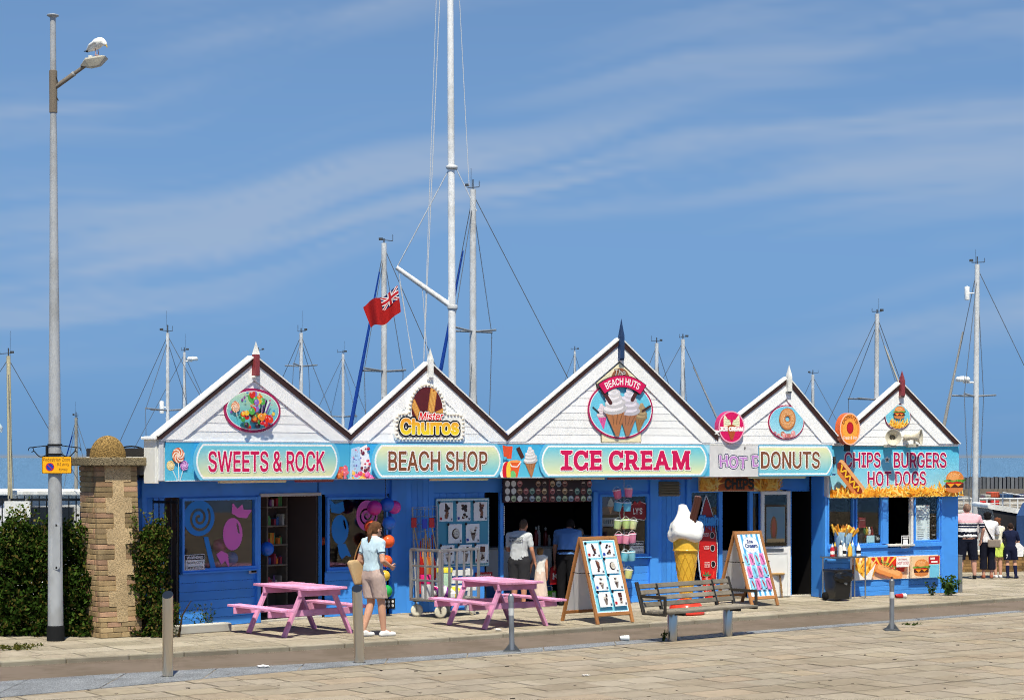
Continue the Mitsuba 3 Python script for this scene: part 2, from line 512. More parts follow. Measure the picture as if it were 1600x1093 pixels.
def bush(name, label, cat, o, size, count, leaf, tones, seed, lump=0.22, stems=10, shoots=0):
    """A clipped but uneven shrub filling a box: leaves in clumps near its surface, stems inside."""
    k = thing(name, label, cat)
    r = np.random.default_rng(seed)
    size = np.array(size, float)
    p = r.uniform(-1, 1, (count * 3, 3))
    p[:, 2] = (p[:, 2] + 1) / 2
    q = np.abs(p[:, :2]).max(1)
    rad = np.maximum(np.abs(p[:, 0]) ** 3, np.abs(p[:, 1]) ** 3)
    lumps = meshkit.fbm(p * size * np.array([1, 1, 1]) * 2.6 + seed, 3, seed)
    edge = 1.0 - lump * 2.2 * (lumps - 0.35)
    top = edge * (1 - 0.10 * np.abs(p[:, 0]))
    inside = (np.abs(p[:, 1]) < edge) & (np.abs(p[:, 0]) < edge + 0.05) & (p[:, 2] < top)
    near = (np.abs(p[:, 1]) > edge - 0.5) | (p[:, 2] > top - 0.22) | (r.random(len(p)) < 0.25)
    clump = meshkit.fbm(p * size * 5.5 + 3 * seed, 2, seed + 5) > 0.40
    p = p[inside & near & clump][:count]
    pts = np.asarray(o) + p * size * np.array([0.5, 0.5, 1.0])
    m = B(); leaf_cloud(m, pts, leaf, tones, r)
    m.out(part(k, 'foliage', kind='stuff'), 'm_leaf')
    m = B(col=(62, 48, 34))
    for i in range(stems):
        a = np.asarray(o) + np.array([r.uniform(-0.45, 0.45) * size[0], r.uniform(-0.2, 0.2) * size[1], 0])
        b = a + np.array([r.uniform(-0.2, 0.2), r.uniform(-0.1, 0.1), size[2] * r.uniform(0.6, 0.92)])
        m.tube([a, (a + b) / 2 + r.uniform(-0.06, 0.06, 3), b], [0.02, 0.014, 0.006], n=6)
    m.out(part(k, 'stem'), 'm_matte')
    if shoots:
        st, lf = B(col=(84, 78, 44)), B()
        for i in range(shoots):
            a = np.asarray(o) + np.array([r.uniform(-0.48, 0.48) * size[0], r.uniform(-0.5, 0.1) * size[1], size[2] * r.uniform(0.55, 0.95)])
            tip = a + np.array([r.uniform(-0.12, 0.12), r.uniform(-0.22, 0.02), r.uniform(0.12, 0.34)])
            c = a + (tip - a) * np.linspace(0, 1, 6)[:, None]
            st.tube(c, np.linspace(0.004, 0.0015, 6), n=4)
            leaf_cloud(lf, np.repeat(c[1:], 3, 0) + r.normal(0, 0.012, (15, 3)), leaf * 0.8, [(104, 124, 54), (86, 108, 44), (120, 112, 60)], r)
        st.out(part(k, 'shoot', kind='stuff'), 'm_matte'); lf.out(part(k, 'shoot_leaves', kind='stuff'), 'm_leaf')
    return k


GREEN = [(44, 66, 24), (58, 84, 30), (36, 54, 20), (74, 98, 40), (52, 72, 30), (96, 88, 44)]
bush('hedge', 'dense dark green hedge behind the lamp post', 'hedge', (-7.55, 29.2, 0), (2.75, 1.0, 1.86), 34000, 0.075, GREEN, 3, 0.34, 26, 60)
bush('climbing_shrub', 'tall dark green shrub between the brick pillar and the blue hut', 'shrub', (-5.50, 29.05, 0), (0.56, 0.62, 1.80), 9500, 0.062, GREEN[:5] + [(92, 84, 40), (110, 92, 52)], 8, 0.3, 9, 26)
sp = bush('creeping_bush', 'thin bush at the foot of the blue hut corner', 'bush', (-5.18, 28.75, 0), (0.42, 0.35, 0.62), 900, 0.05, GREEN + [(120, 108, 60)], 12, 0.45, 8)


def sprig(name, label, px, py, h, n, seed, tones=GREEN, spread=0.22, size=0.05):
    """A small weed: thin arching stems with leaves along them."""
    k = thing(name, label, 'weed')
    r = np.random.default_rng(seed)
    x, y = ground(px, py)
    st, lf = B(col=(70, 82, 40)), B()
    for i in range(n):
        a = r.uniform(0, 6.28)
        tip = np.array([x + spread * math.cos(a) * r.uniform(0.3, 1), y + spread * 0.6 * math.sin(a), h * r.uniform(0.5, 1)])
        base = np.array([x + 0.2 * (tip[0] - x), y, 0.0])
        ts = np.linspace(0, 1, 6)
        c = base + (tip - base) * ts[:, None] + np.array([0, 0, 0.2 * h]) * (ts * (1 - ts))[:, None]
        st.tube(c, np.linspace(0.004, 0.0015, 6), n=4)
        leaf_cloud(lf, np.repeat(c[1:], 4, 0) + r.normal(0, 0.008, (20, 3)), size, tones, r)
    st.out(part(k, 'stem'), 'm_matte'); lf.out(part(k, 'leaves', kind='stuff'), 'm_leaf')


sprig('weed', 'wispy weed against the shop wall beside the grey concrete block', 330, 984, 0.42, 12, 1, spread=0.5, size=0.04)
sprig('weed', 'leafy weed growing at the chip kiosk corner', 1483, 930, 0.40, 18, 2, tones=[(70, 100, 46), (92, 120, 60), (54, 80, 34)], size=0.075)
sprig('weed', 'thin upright weed below the food banner of the chip kiosk', 1456, 930, 0.28, 6, 3, spread=0.14)
sprig('weed', 'small weed at the near foot of the street bench', 1036, 1001, 0.13, 7, 4, spread=0.1, size=0.03)
sprig('weed', 'low tuft of weed in front of the hedge by the kerb', 22, 1014, 0.07, 16, 5, spread=0.45, size=0.04, tones=[(110, 104, 50), (84, 92, 40)])
sprig('weed', 'flat tuft of weed behind the grey post on the plaza', 1424, 976, 0.03, 9, 6, spread=0.2, size=0.025)
b = thing('concrete_block', 'low pale grey concrete block at the foot of the shop window panel', 'block')
f = upright(*ground(281, 991), 40)
B(f).box((0, 0, -0.22), (0.92, 0.13, 0), (176, 174, 168), 0.012).out(b, 'm_slab')

# ---------------------------------------------------------------- railings
IRON = (22, 24, 26)


def railing(label, a, b, top, pitch=0.113):
    k = thing('iron_railing', label, 'railing')
    a, b = np.array(a), np.array(b)
    l = np.linalg.norm(b - a)
    for z in (0.22, top - 0.07):
        B(col=IRON).beam((*a, z), (*b, z), 0.012, 0.04, c=0.003).out(part(k, 'rail'), 'm_gloss')
    for i in range(int(l / pitch) + 1):
        p = a + (b - a) * (i * pitch + 0.03) / l
        if (i * pitch + 0.03) < l:
            B(col=IRON).tube([(*p, 0.0), (*p, top - 0.03), (*p, top)], [0.010, 0.010, 0.003], n=6).out(part(k, 'bar'), 'm_gloss')


railing('black iron railing above the hedge left of the brick pillar', (-9.2, 29.75), (-6.30, 30.05), 2.10)
railing('short black iron railing between the brick pillar and the blue hut', (-5.88, 29.85), (-5.12, 29.45), 2.07, 0.115)
s = thing('notice_board', 'blank white notice board on the railing above the hedge', 'notice board')
x0, z0 = at(6, 808, 29.7)[[0, 2]]; x1, z1 = at(47, 783, 29.7)[[0, 2]]
f = upright(0, 29.74, 0)
B(f).box((x0, z0, -0.0), (x1, z1, 0.02), (226, 228, 228)).out(part(s, 'panel'), 'm_print')
B(f).box((x0 + 0.05, z0 - 0.1, -0.03), (x0 + 0.09, z1 + 0.04, -0.001), (120, 120, 120)).box((x1 - 0.09, z0 - 0.1, -0.03), (x1 - 0.05, z1 + 0.04, -0.001), (120, 120, 120)).out(part(s, 'strut'), 'm_paint')

# ---------------------------------------------------------------- brick pillar
pl = thing('brick_pillar', 'tapering brick gate pillar with pebbledash panel and domed cap', 'pillar')
x, y = ground(158, 997)
u3 = np.array([math.cos(U), math.sin(U), 0])
WID, DEP, HGT = 0.66, 0.62, 2.56
pf = Frame((x, y, 0), u3, (0, 0, 1))
pf.A[:, 1] = [-0.034, 0.0, 1.0]                 # the pillar leans a little
B(pf).sharp((0.012, 0, -DEP + 0.012), (WID - 0.012, HGT, -0.012), (150, 134, 108)).out(part(pl, 'core'), 'm_stone')
course = 0.0775
nc = int(HGT / course)
TB = [(176, 152, 114), (168, 144, 108), (182, 158, 120), (174, 142, 112), (164, 142, 110), (182, 146, 120)]


def brick(a, b):
    k = R.uniform(0.85, 1.08)
    col = tuple(min(255, k * c) for c in R.choice(TB))
    B(pf).box(a, b, col, 0.006).out(part(pl, 'brick'), 'm_stone')


prof = []
for c in range(nc):
    v0, v1 = c * course + 0.004, (c + 1) * course - 0.004
    long = (c // 3) % 2 == 1
    ql, qr = (0.27, 0.24) if long else (0.15, 0.12)
    j = 0.004 * R.random()
    if c < 3:
        cuts = [0, 0.2, 0.43, WID] if c % 2 else [0, 0.11, 0.33, 0.55, WID]
        for p, q in zip(cuts[:-1], cuts[1:]):
            brick((p + 0.004, v0, -0.10), (q - 0.004, v1, 0.004 + 0.005 * R.random()))
    else:
        prof.append((c, ql, qr))
        brick((0.0, v0, -0.10), (ql, v1, 0.004 + j))
        brick((WID - qr, v0, -0.10), (WID, v1, 0.004 + j))
    cuts = [0.0, 0.3, DEP] if c % 2 else [0.0, 0.16, 0.40, DEP]
    for p, q in zip(cuts[:-1], cuts[1:]):
        brick((-0.008 - 0.004 * R.random(), v0, -q + 0.004), (0.11, v1, -p - 0.104 if p == 0 else -p - 0.004))
pan = unary_union([sbox(ql - 0.012, c * course, WID - qr + 0.012, (c + 1) * course + 1e-4) for c, ql, qr in prof]).buffer(0.02).buffer(-0.02).buffer(-0.012).buffer(0.012)
B(pf).poly(pan, -0.02, 0.016, (190, 166, 130)).out(part(pl, 'render_panel'), 'm_dash')
B(pf).box((-0.14, HGT + 0.001, -DEP - 0.12), (WID + 0.14, HGT + 0.13, 0.14), (132, 120, 96), 0.015).out(part(pl, 'cap'), 'm_pebble')
a = np.linspace(0, math.pi / 2, 12)
cf = Frame(pf((WID / 2, HGT + 0.128, -DEP / 2)))
B(cf).lathe([(0.27 * math.cos(t), 0.33 * math.sin(t)) for t in a], n=36, col=(150, 122, 74)).out(part(pl, 'dome'), 'm_pebble')

# ---------------------------------------------------------------- lamp post, its sign, the gull on it
lp = thing('lamp_post', 'tall silver lamp post with one angled arm and black base sleeve', 'lamp post')
lx, ly = ground(87, 1000)
LF = Frame((lx, ly, 0))
LF.A[:, 2] = [-0.0045, 0, 1.0]
B(LF, (30, 31, 33)).lathe([(0.128, 0), (0.128, 0.20), (0.122, 0.215), (0.117, 0.222)]).out(part(lp, 'base_sleeve'), 'm_matte')
prof = [(0.113, 0.0), (0.108, 0.9), (0.098, 2.4), (0.078, 4.2), (0.062, 5.9), (0.052, 7.4), (0.046, 7.7), (0.042, 9.16)]
B(LF, (172, 176, 182)).lathe(prof, n=28).out(part(lp, 'pole'), 'm_paint')
B(LF, (168, 172, 178)).lathe([(0.0, 9.2), (0.03, 9.2), (0.085, 9.185), (0.088, 9.17), (0.06, 9.155), (0.042, 9.14), (0.04, 9.1)]).out(part(lp, 'finial_cap'), 'm_paint')
B(LF, (122, 112, 100)).lathe([(0.052, 7.75), (0.058, 7.75), (0.058, 8.36), (0.05, 8.37)]).out(part(lp, 'collar'), 'm_matte')
B(LF, (60, 56, 52)).tube([(0.045, -0.03, 8.28), (0.075, -0.03, 8.2), (0.05, -0.03, 8.1)], 0.006).out(part(lp, 'hook'), 'm_matte')
B(LF, (60, 56, 52)).tube([(0.05, -0.02, 7.98), (0.08, -0.02, 7.92)], 0.008).out(part(lp, 'hook'), 'm_matte')
arm0, arm1 = np.array([0.03, 0, 8.12]), np.array([0.53, -0.06, 8.46])
B(LF, (128, 120, 110)).tube([arm0, arm0 + (arm1 - arm0) * 0.55], 0.036).tube([arm0 + (arm1 - arm0) * 0.55, arm1], 0.029).tube([arm0 + (arm1 - arm0) * 0.54, arm0 + (arm1 - arm0) * 0.58], 0.04, (170, 170, 168)).out(part(lp, 'arm'), 'm_matte')
ln = part(lp, 'lantern')
hull = m3.Manifold.hull_points([(0.42, -0.10, 8.42), (0.42, 0.02, 8.42), (0.5, -0.15, 8.50), (0.5, 0.06, 8.50), (0.80, -0.15, 8.55), (0.80, 0.06, 8.55), (0.74, -0.14, 8.565), (0.74, 0.05, 8.565), (0.5, -0.12, 8.53), (0.5, 0.03, 8.53), (0.56, -0.12, 8.40), (0.56, 0.02, 8.40), (0.70, -0.12, 8.43), (0.70, 0.02, 8.43)])
B(LF, (176, 172, 160)).mesh(hull).out(ln, 'm_paint')
B(LF, (60, 60, 56)).lathe([(0.0, 0.03), (0.03, 0.03), (0.03, 0)], (0.56, -0.05, 8.545), (200, 200, 196)).out(ln + '__photocell', 'm_matte')
m = B(LF, (26, 27, 29))
m.lathe([(0.104, 2.86), (0.108, 2.86), (0.108, 2.885), (0.104, 2.885)]).lathe([(0.104, 2.72), (0.108, 2.72), (0.108, 2.745), (0.104, 2.745)]).box((-0.13, -0.03, 2.68), (-0.10, 0.03, 2.86))
for sgn in (-1, 1):
    t = np.linspace(0, 1, 14)
    m.tube(np.stack([sgn * (0.11 + 0.26 * t), -0.02 + 0 * t, 2.86 - 0.03 * t], 1), 0.008, n=6)
    q = np.linspace(-1.4, 3.6, 16)
    m.tube(np.stack([sgn * (0.345 - 0.04 * np.cos(q)), -0.02 + 0 * q, 2.80 + 0.035 * np.sin(q)], 1), 0.007, n=6)
    m.tube(np.stack([sgn * (0.11 + 0.20 * t), -0.02 + 0 * t, 2.70 + 0.02 * np.cos(6 * t) + 0.07 * t * t], 1), 0.008, n=6)
m.out(part(lp, 'scroll_bracket'), 'm_matte')
df = upright(lx, ly, 2)
door = LineString([(0.03, 1.1), (0.03, 1.66)]).buffer(0.055)
B(df, (160, 164, 170)).poly(door, 0.06, 0.113).poly(sbox(0.02, 1.68, 0.045, 1.71), 0.09, 0.118, (30, 30, 30)).poly(sbox(0.02, 1.06, 0.045, 1.09), 0.09, 0.118, (30, 30, 30)).out(part(lp, 'access_door'), 'm_paint')

ps = thing('parking_sign', 'small yellow pedestrian zone parking sign strapped to the lamp post', 'sign')
sf = upright(0, ly - 0.128, 0)
u0, v0 = sf.uv(65.5, 739.5); u1, v1 = sf.uv(112, 712.5)
plate = sbox(u0 + 0.02, v0 + 0.02, u1 - 0.02, v1 - 0.02).buffer(0.02)
B(sf).poly(plate, -0.004, 0, (20, 20, 20)).poly(plate.buffer(-0.008), 0, 0.0015, (250, 176, 20)).out(part(ps, 'plate'), 'm_print')
m = B(sf, (28, 24, 20))
W_, H_ = u1 - u0, v1 - v0
m.poly(fit(text_shape('Pedestrian Zone', False), u0 + 0.04 * W_, u0 + 0.95 * W_, v0 + 0.70 * H_, v0 + 0.92 * H_), 0.0015, 0.003)
m.poly(fit(text_shape('At any', False), u0 + 0.50 * W_, u0 + 0.92 * W_, v0 + 0.40 * H_, v0 + 0.64 * H_), 0.0015, 0.003)
m.poly(fit(text_shape('time', False), u0 + 0.58 * W_, u0 + 0.86 * W_, v0 + 0.14 * H_, v0 + 0.34 * H_), 0.0015, 0.003)
m.out(part(ps, 'lettering'), 'm_print')
c = (u0 + 0.27 * W_, v0 + 0.38 * H_)
bar = affinity.rotate(sbox(c[0] - 0.05, c[1] - 0.006, c[0] + 0.05, c[1] + 0.006), -45)
B(sf).poly(disc(*c, 0.062), 0.0015, 0.003, (200, 30, 36)).poly(disc(*c, 0.050), 0.003, 0.0045, (30, 60, 170)).poly(bar, 0.0045, 0.006, (200, 30, 36)).out(part(ps, 'roundel'), 'm_print')

gull = thing('seagull', 'white gull looking down from the lamp arm', 'bird')
gx, gy, gz = LF((0.66, -0.05, 8.575))
GF = Frame((gx, gy, gz), (0.86, -0.5, 0), (0.5, 0.86, 0))      # u ahead
GF.A = GF.A * 0.80


def chain(pts):
    """One body from (x, y, z, radius) stations: hulls of neighbouring spheres."""
    s = [m3.Manifold.sphere(p[3], 20).translate(p[:3]) for p in pts]
    return m3.Manifold.batch_boolean([m3.Manifold.batch_hull([a, b]) for a, b in zip(s[:-1], s[1:])], m3.OpType.Add)


def soft(m, length=0.02, it=8):
    q = m.refine_to_length(length).to_mesh()
    t = trimesh.Trimesh(q.vert_properties[:, :3], q.tri_verts)
    trimesh.smoothing.filter_taubin(t, iterations=it)
    return t


body = chain([(-0.20, 0, 0.12, 0.03), (-0.10, 0, 0.17, 0.075), (0.0, 0, 0.22, 0.098), (0.07, 0, 0.245, 0.085), (0.12, 0, 0.25, 0.06), (0.165, 0, 0.215, 0.048), (0.185, 0, 0.195, 0.042)])
B(GF, (236, 236, 232)).mesh(soft(body, 0.015), flat=False).out(part(gull, 'body'), 'm_matte')
for s in (-1, 1):
    w = chain([(-0.24, s * 0.03, 0.11, 0.008), (-0.10, s * 0.075, 0.19, 0.035), (0.03, s * 0.09, 0.23, 0.035)])
    B(GF, (214, 216, 218)).mesh(soft(w, 0.015), flat=False).ball((-0.25, s * 0.03, 0.105), (0.05, 0.012, 0.012), (40, 40, 42)).out(part(gull, 'wing'), 'm_matte')
    B(GF, (196, 150, 130)).tube([(-0.01, s * 0.035, 0.0), (0.0, s * 0.035, 0.06), (-0.02, s * 0.035, 0.14)], 0.008, n=6).box((-0.02, s * 0.035 - 0.02, -0.004), (0.05, s * 0.035 + 0.02, 0.006)).out(part(gull, 'leg'), 'm_matte')
    B(GF, (20, 20, 20)).ball((0.205, s * 0.032, 0.205), 0.007, sub=1).out(part(gull, 'eye'), 'm_gloss')
B(GF, (206, 170, 60)).tube([(0.21, 0, 0.175), (0.235, 0, 0.145), (0.238, 0, 0.118)], [0.016, 0.012, 0.005], n=8).out(part(gull, 'beak'), 'm_gloss')

# ---------------------------------------------------------------- the row of beach huts: one straight face per hut
NODE = [(250, 104.4), (545, 95.0), (791, 89.8), (1108, 84.9), (1300, 82.3)]
NODE = [np.array([(px - CX) / s, FOCAL / s]) for px, s in NODE]
HF = [Frame((*a, 0), (*(b - a), 0), (0, 0, 1)) for a, b in zip(NODE[:-1], NODE[1:])]
HL = [float(np.linalg.norm(b - a)) for a, b in zip(NODE[:-1], NODE[1:])]
c0, c1 = np.array([490 / 81.6, FOCAL / 81.6]), np.array([694 / 78.5, FOCAL / 78.5])
HF.append(Frame((*c0, 0), (*(c1 - c0), 0), (0, 0, 1)))
HL.append(float(np.linalg.norm(c1 - c0)))
BLUE, WHITE = (72, 152, 243), (246, 247, 249)
DARK = (34, 28, 26)
WL = -0.84                      # the wall stands this far behind the fascia
Z0, Z1, ZG = 2.325, 2.93, 2.955  # fascia bottom and top, foot of the gables

huts = [thing('beach_hut', l, 'kiosk', 'row of beach hut kiosks') for l in (
    'blue sweet shop hut with white gable and open doorway behind the pink picnic table',
    'blue beach shop hut with white gable under the churros sign',
    'largest blue beach hut with tall white gable and open ice cream counter',
    'blue hut with white gable, white half-glazed door and dark doorway',
    'low bright blue chip kiosk with sliding serving windows and white gable')]


def rect(fr, px0, py0, px1, py1, w):
    a, b = fr.uv(px0, py1, w), fr.uv(px1, py0, w)
    return a[0], a[1], b[0], b[1]


def planks(h, holder, u0, u1, v0, v1, w, pitch, vertical, col=BLUE, skip=(), mat='m_blue'):
    """Boards over a rectangle of the wall, each a part, leaving the openings skip free."""
    fr = HF[h]
    n = max(1, round(((u1 - u0) if vertical else (v1 - v0)) / pitch))
    for i in range(n):
        if vertical:
            s = sbox(u0 + (u1 - u0) * i / n + 0.002, v0, u0 + (u1 - u0) * (i + 1) / n - 0.002, v1)
        else:
            s = sbox(u0, v0 + (v1 - v0) * i / n + 0.002, u1, v0 + (v1 - v0) * (i + 1) / n - 0.002)
        for o in skip:
            s = s.difference(o)
        for g in getattr(s, 'geoms', [s]):
            if g.is_empty or g.area < 0.002:
                continue
            k = R.uniform(0.94, 1.05)
            a, b, c, d = g.bounds
            B(fr).box((a, b, w - 0.02), (c, d, w + 0.0015 * R.random()), tuple(min(255, k * x) for x in col), 0.006).out(part(holder, 'plank'), mat)


def trim(h, key, a, b, c, d, w0, w1, col=BLUE, mat='m_blue', ch=0.006):
    return B(HF[h]).box((a, b, w0), (c, d, w1), col, ch).out(part(huts[h], key), mat)


def window(h, a, b, c, d, w, fw=0.05, col=BLUE, glass=True, mat='m_blue', sill=True):
    k = part(huts[h], 'window')
    fr = HF[h]
    for q in ((a - fw, d, c + fw, d + fw), (a - fw, b - fw, c + fw, b), (a - fw, b, a, d), (c, b, c + fw, d)):
        B(fr).box((q[0], q[1], w - 0.06), (q[2], q[3], w + 0.03), col, 0.005).out(part(k, 'frame'), mat)
    if glass:
        B(fr).raw([(a, b, w - 0.02), (c, b, w - 0.02), (c, d, w - 0.02), (a, d, w - 0.02)], [[0, 1, 2], [0, 2, 3]]).out(part(k, 'pane'), 'm_glass')
    if sill:
        B(fr).box((a - fw - 0.03, b - fw - 0.03, w), (c + fw + 0.03, b - fw, w + 0.07), col, 0.006).out(part(k, 'sill'), mat)
    return k


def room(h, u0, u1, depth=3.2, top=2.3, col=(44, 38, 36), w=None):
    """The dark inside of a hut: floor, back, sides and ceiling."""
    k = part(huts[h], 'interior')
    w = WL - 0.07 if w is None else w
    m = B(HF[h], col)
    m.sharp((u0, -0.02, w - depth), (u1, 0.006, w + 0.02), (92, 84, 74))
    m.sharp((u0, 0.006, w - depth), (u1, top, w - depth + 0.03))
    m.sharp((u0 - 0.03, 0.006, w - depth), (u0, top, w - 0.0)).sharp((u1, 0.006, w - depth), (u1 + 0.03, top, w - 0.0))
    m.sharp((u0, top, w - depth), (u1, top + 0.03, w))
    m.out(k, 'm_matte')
    return k


# --- gables, canopy, roof
def gable(h, u0, ua, u1, zeave_l, zapex, zeave_r, w, finial, pitch=0.13, left_tip=0.0):
    """A parapet gable: white boards, barge boards with a brown edge, a pointed finial at the top."""
    fr, hut = HF[h], huts[h]
    k = part(hut, 'gable')
    a, b, c = np.array([u0 - left_tip, zeave_l]), np.array([ua, zapex]), np.array([u1, zeave_r])
    out = Polygon([(u0 - left_tip, ZG), tuple(a), tuple(b), tuple(c), (u1, ZG)]).buffer(0)
    B(fr).poly(out.buffer(-0.012), w - 0.10, w - 0.025, (226, 226, 222)).out(part(k, 'backing'), 'm_white')
    bw_ = 0.235
    tl, tr = (b - a) / np.linalg.norm(b - a), (c - b) / np.linalg.norm(c - b)
    nl, nr = np.array([-tl[1], tl[0]]), np.array([-tr[1], tr[0]])
    e = 0.075

    def strip(p, q, n, s0, s1):
        return Polygon([p - n * s0, q - n * s0, q - n * s1, p - n * s1])

    ext = 0.6
    half_l = sbox(u0 - 5, 0, ua, 9)
    half_r = sbox(ua, 0, u1 + 5, 9)
    for half, p, q, n, t in ((half_l, a, b, nl, tl), (half_r, b, c, nr, tr)):
        brown = strip(p - ext * t, q + ext * t, n, 0.0, e).intersection(out).intersection(half)
        white = strip(p - ext * t, q + ext * t, n, e + 0.002, e + bw_).intersection(out).intersection(half)
        B(fr).poly(brown, w - 0.02, w + 0.055, (58, 34, 28)).out(part(k, 'roof_edge'), 'm_paint', 0.2)
        B(fr).poly(white, w - 0.02, w + 0.030, WHITE).out(part(k, 'barge_board'), 'm_white')
        cap = strip(p, q, n, -0.022, 0.0)
        B(fr).poly(cap, w - 0.11, w + 0.07, (232, 232, 230)).out(part(k, 'capping'), 'm_white')
    inner = out.intersection(strip(a - 9 * tl, b + 9 * tl, nl, e + bw_ + 0.006, 99)).intersection(strip(b - 9 * tr, c + 9 * tr, nr, e + bw_ + 0.006, 99))
    z, top = ZG, inner.bounds[3]
    while z < top - 0.02:
        g = inner.intersection(sbox(u0 - 5, z, u1 + 5, z + pitch - 0.003))
        if not g.is_empty and g.area > 0.002:
            q = R.uniform(0.96, 1.0)
            # shiplap: the foot of each board stands proud of the one below
            m = trimesh.creation.extrude_polygon(g, 0.02, engine='earcut')
            v = np.array(m.vertices)
            v[:, 2] += w - 0.022 + np.where(v[:, 2] > 0.01, 0.008 * (z + pitch - v[:, 1]) / pitch, 0)
            B(fr, tuple(q * x for x in WHITE)).raw(v, m.faces).out(part(k, 'board'), 'm_white')
        z += pitch
    f = part(k, 'finial')
    s = finial['h']
    m = B(fr, finial['col'])
    x = 0.043
    m.box((ua - x, zapex - s[0], w + 0.03), (ua + x, zapex + 0.03, w + 0.12), finial.get('board', finial['col']))
    v = np.array([(ua - x, zapex + 0.03, w + 0.03), (ua + x, zapex + 0.03, w + 0.03), (ua + x, zapex + 0.03, w + 0.12), (ua - x, zapex + 0.03, w + 0.12), (ua, zapex + s[1], w + 0.075)])
    m.raw(v, [[0, 1, 4], [1, 2, 4], [2, 3, 4], [3, 0, 4], [0, 2, 1], [0, 3, 2]], finial['col'])
    m.box((ua - x * 1.1, zapex - s[0] - 0.03, w + 0.03), (ua + x * 1.1, zapex - s[0], w + 0.10), finial.get('tip', finial['col']))
    m.out(f, 'm_paint')
    return k


WF = (238, 238, 234)
RED, NAVY = (142, 60, 66), (28, 62, 108)
W0 = 0.0
g1, g2, g3, g4, g5 = [HF[i].uv(*p) for i, p in enumerate(((395, 557), (668.5, 566), (967.5, 529), (1229.5, 590), (1400.5, 598)))]
V01 = 3.06
gable(0, HF[0].uv(243, 690)[0], g1[0], HL[0], 3.0, g1[1], V01, W0, dict(h=(0.30, 0.24), col=WF, board=RED, tip=(230, 230, 226)))
gable(1, 0, g2[0], HL[1], V01, g2[1], 3.07, W0, dict(h=(0.26, 0.24), col=WF))
gable(2, 0, g3[0], HL[2] + 0.17, 3.07, g3[1], 3.08, W0, dict(h=(0.36, 0.36), col=NAVY))
gable(3, 0.10, g4[0], HL[3] + 0.09, 3.10, g4[1], 3.08, W0, dict(h=(0.26, 0.24), col=WF, tip=(120, 124, 126)))
gable(4, 0.17, g5[0], HL[4] - 0.03, 3.03, g5[1], 2.945, 0.10, dict(h=(0.26, 0.24), col=RED, tip=(150, 120, 116)))

BACK = (1.95, 3.6, 5.0, 5.0)    # how far back each hut goes
for h in range(4):
    fr, l = HF[h], HL[h]
    trim(h, 'canopy', -0.05 if h else 0.0, Z1 + 0.003, l + 0.02, ZG - 0.002, -0.30, 0.02, WHITE, 'm_white')
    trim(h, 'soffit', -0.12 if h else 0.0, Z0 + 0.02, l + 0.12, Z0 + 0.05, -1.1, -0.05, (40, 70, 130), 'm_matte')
    trim(h, 'roof', 0.05 if h == 0 else -0.25, 2.56, l + 0.25, 2.70, -BACK[h], -0.24, (70, 70, 72), 'm_matte')
    trim(h, 'header', -0.08, 2.06, l + 0.08, Z0 + 0.02, WL - 0.06, WL - 0.012, BLUE)
    trim(h, 'fascia_backing', 0.0, Z0 + 0.004, l, Z1, -0.10, -0.012, (200, 200, 196), 'm_white')
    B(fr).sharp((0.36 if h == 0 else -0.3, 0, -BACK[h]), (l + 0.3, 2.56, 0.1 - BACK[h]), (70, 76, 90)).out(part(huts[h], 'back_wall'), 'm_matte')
# white return at the left end, and the lower side roof behind it
u = HF[0].uv(247, 720, 0)[0]
trim(0, 'corner_board', -0.075, Z0 - 0.03, 0.0, ZG + 0.05, -0.30, -0.02, (228, 228, 224), 'm_white')
trim(0, 'corner_board', -0.03, Z0 + 0.01, 0.055, Z1, -0.012, 0.02, (214, 216, 220), 'm_white')
trim(0, 'eave_box', -0.13, ZG + 0.0, -0.02, 3.0, -0.30, 0.03, WHITE, 'm_white')
trim(0, 'side_roof', 0.02, 2.70, 0.40, 2.83, -1.9, -0.301, (58, 56, 56), 'm_matte')
trim(0, 'side_fascia', 0.015, 2.42, 0.05, 2.70, -1.9, -0.301, (196, 196, 194), 'm_white')
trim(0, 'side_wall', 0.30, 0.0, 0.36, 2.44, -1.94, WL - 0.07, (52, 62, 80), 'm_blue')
B(HF[0], (30, 30, 32)).tube([HF[0].A.T @ (p - HF[0].o) for p in [at(205 + 22 * math.cos(t), 706 - 9 * math.sin(t), 30.2) for t in np.linspace(0.1, 3.0, 9)]], 0.012, n=6).out(part(huts[0], 'roof_cable'), 'm_matte')
# strip lights below the canopy edge
for h, px0, px1, col in ((0, 342, 446, (240, 226, 170)), (0, 462, 520, (150, 60, 56)), (1, 672, 762, (240, 226, 170)), (2, 868, 944, (244, 234, 196)), (2, 950, 1080, (150, 60, 56)), (3, 1170, 1258, (214, 214, 180))):
    a, b = HF[h].uv(px0, 755, -0.06)[0], HF[h].uv(px1, 755, -0.06)[0]
    trim(h, 'strip_light', a, Z0 - 0.035, b, Z0 + 0.018, -0.10, -0.03, col, 'm_print', 0.01)

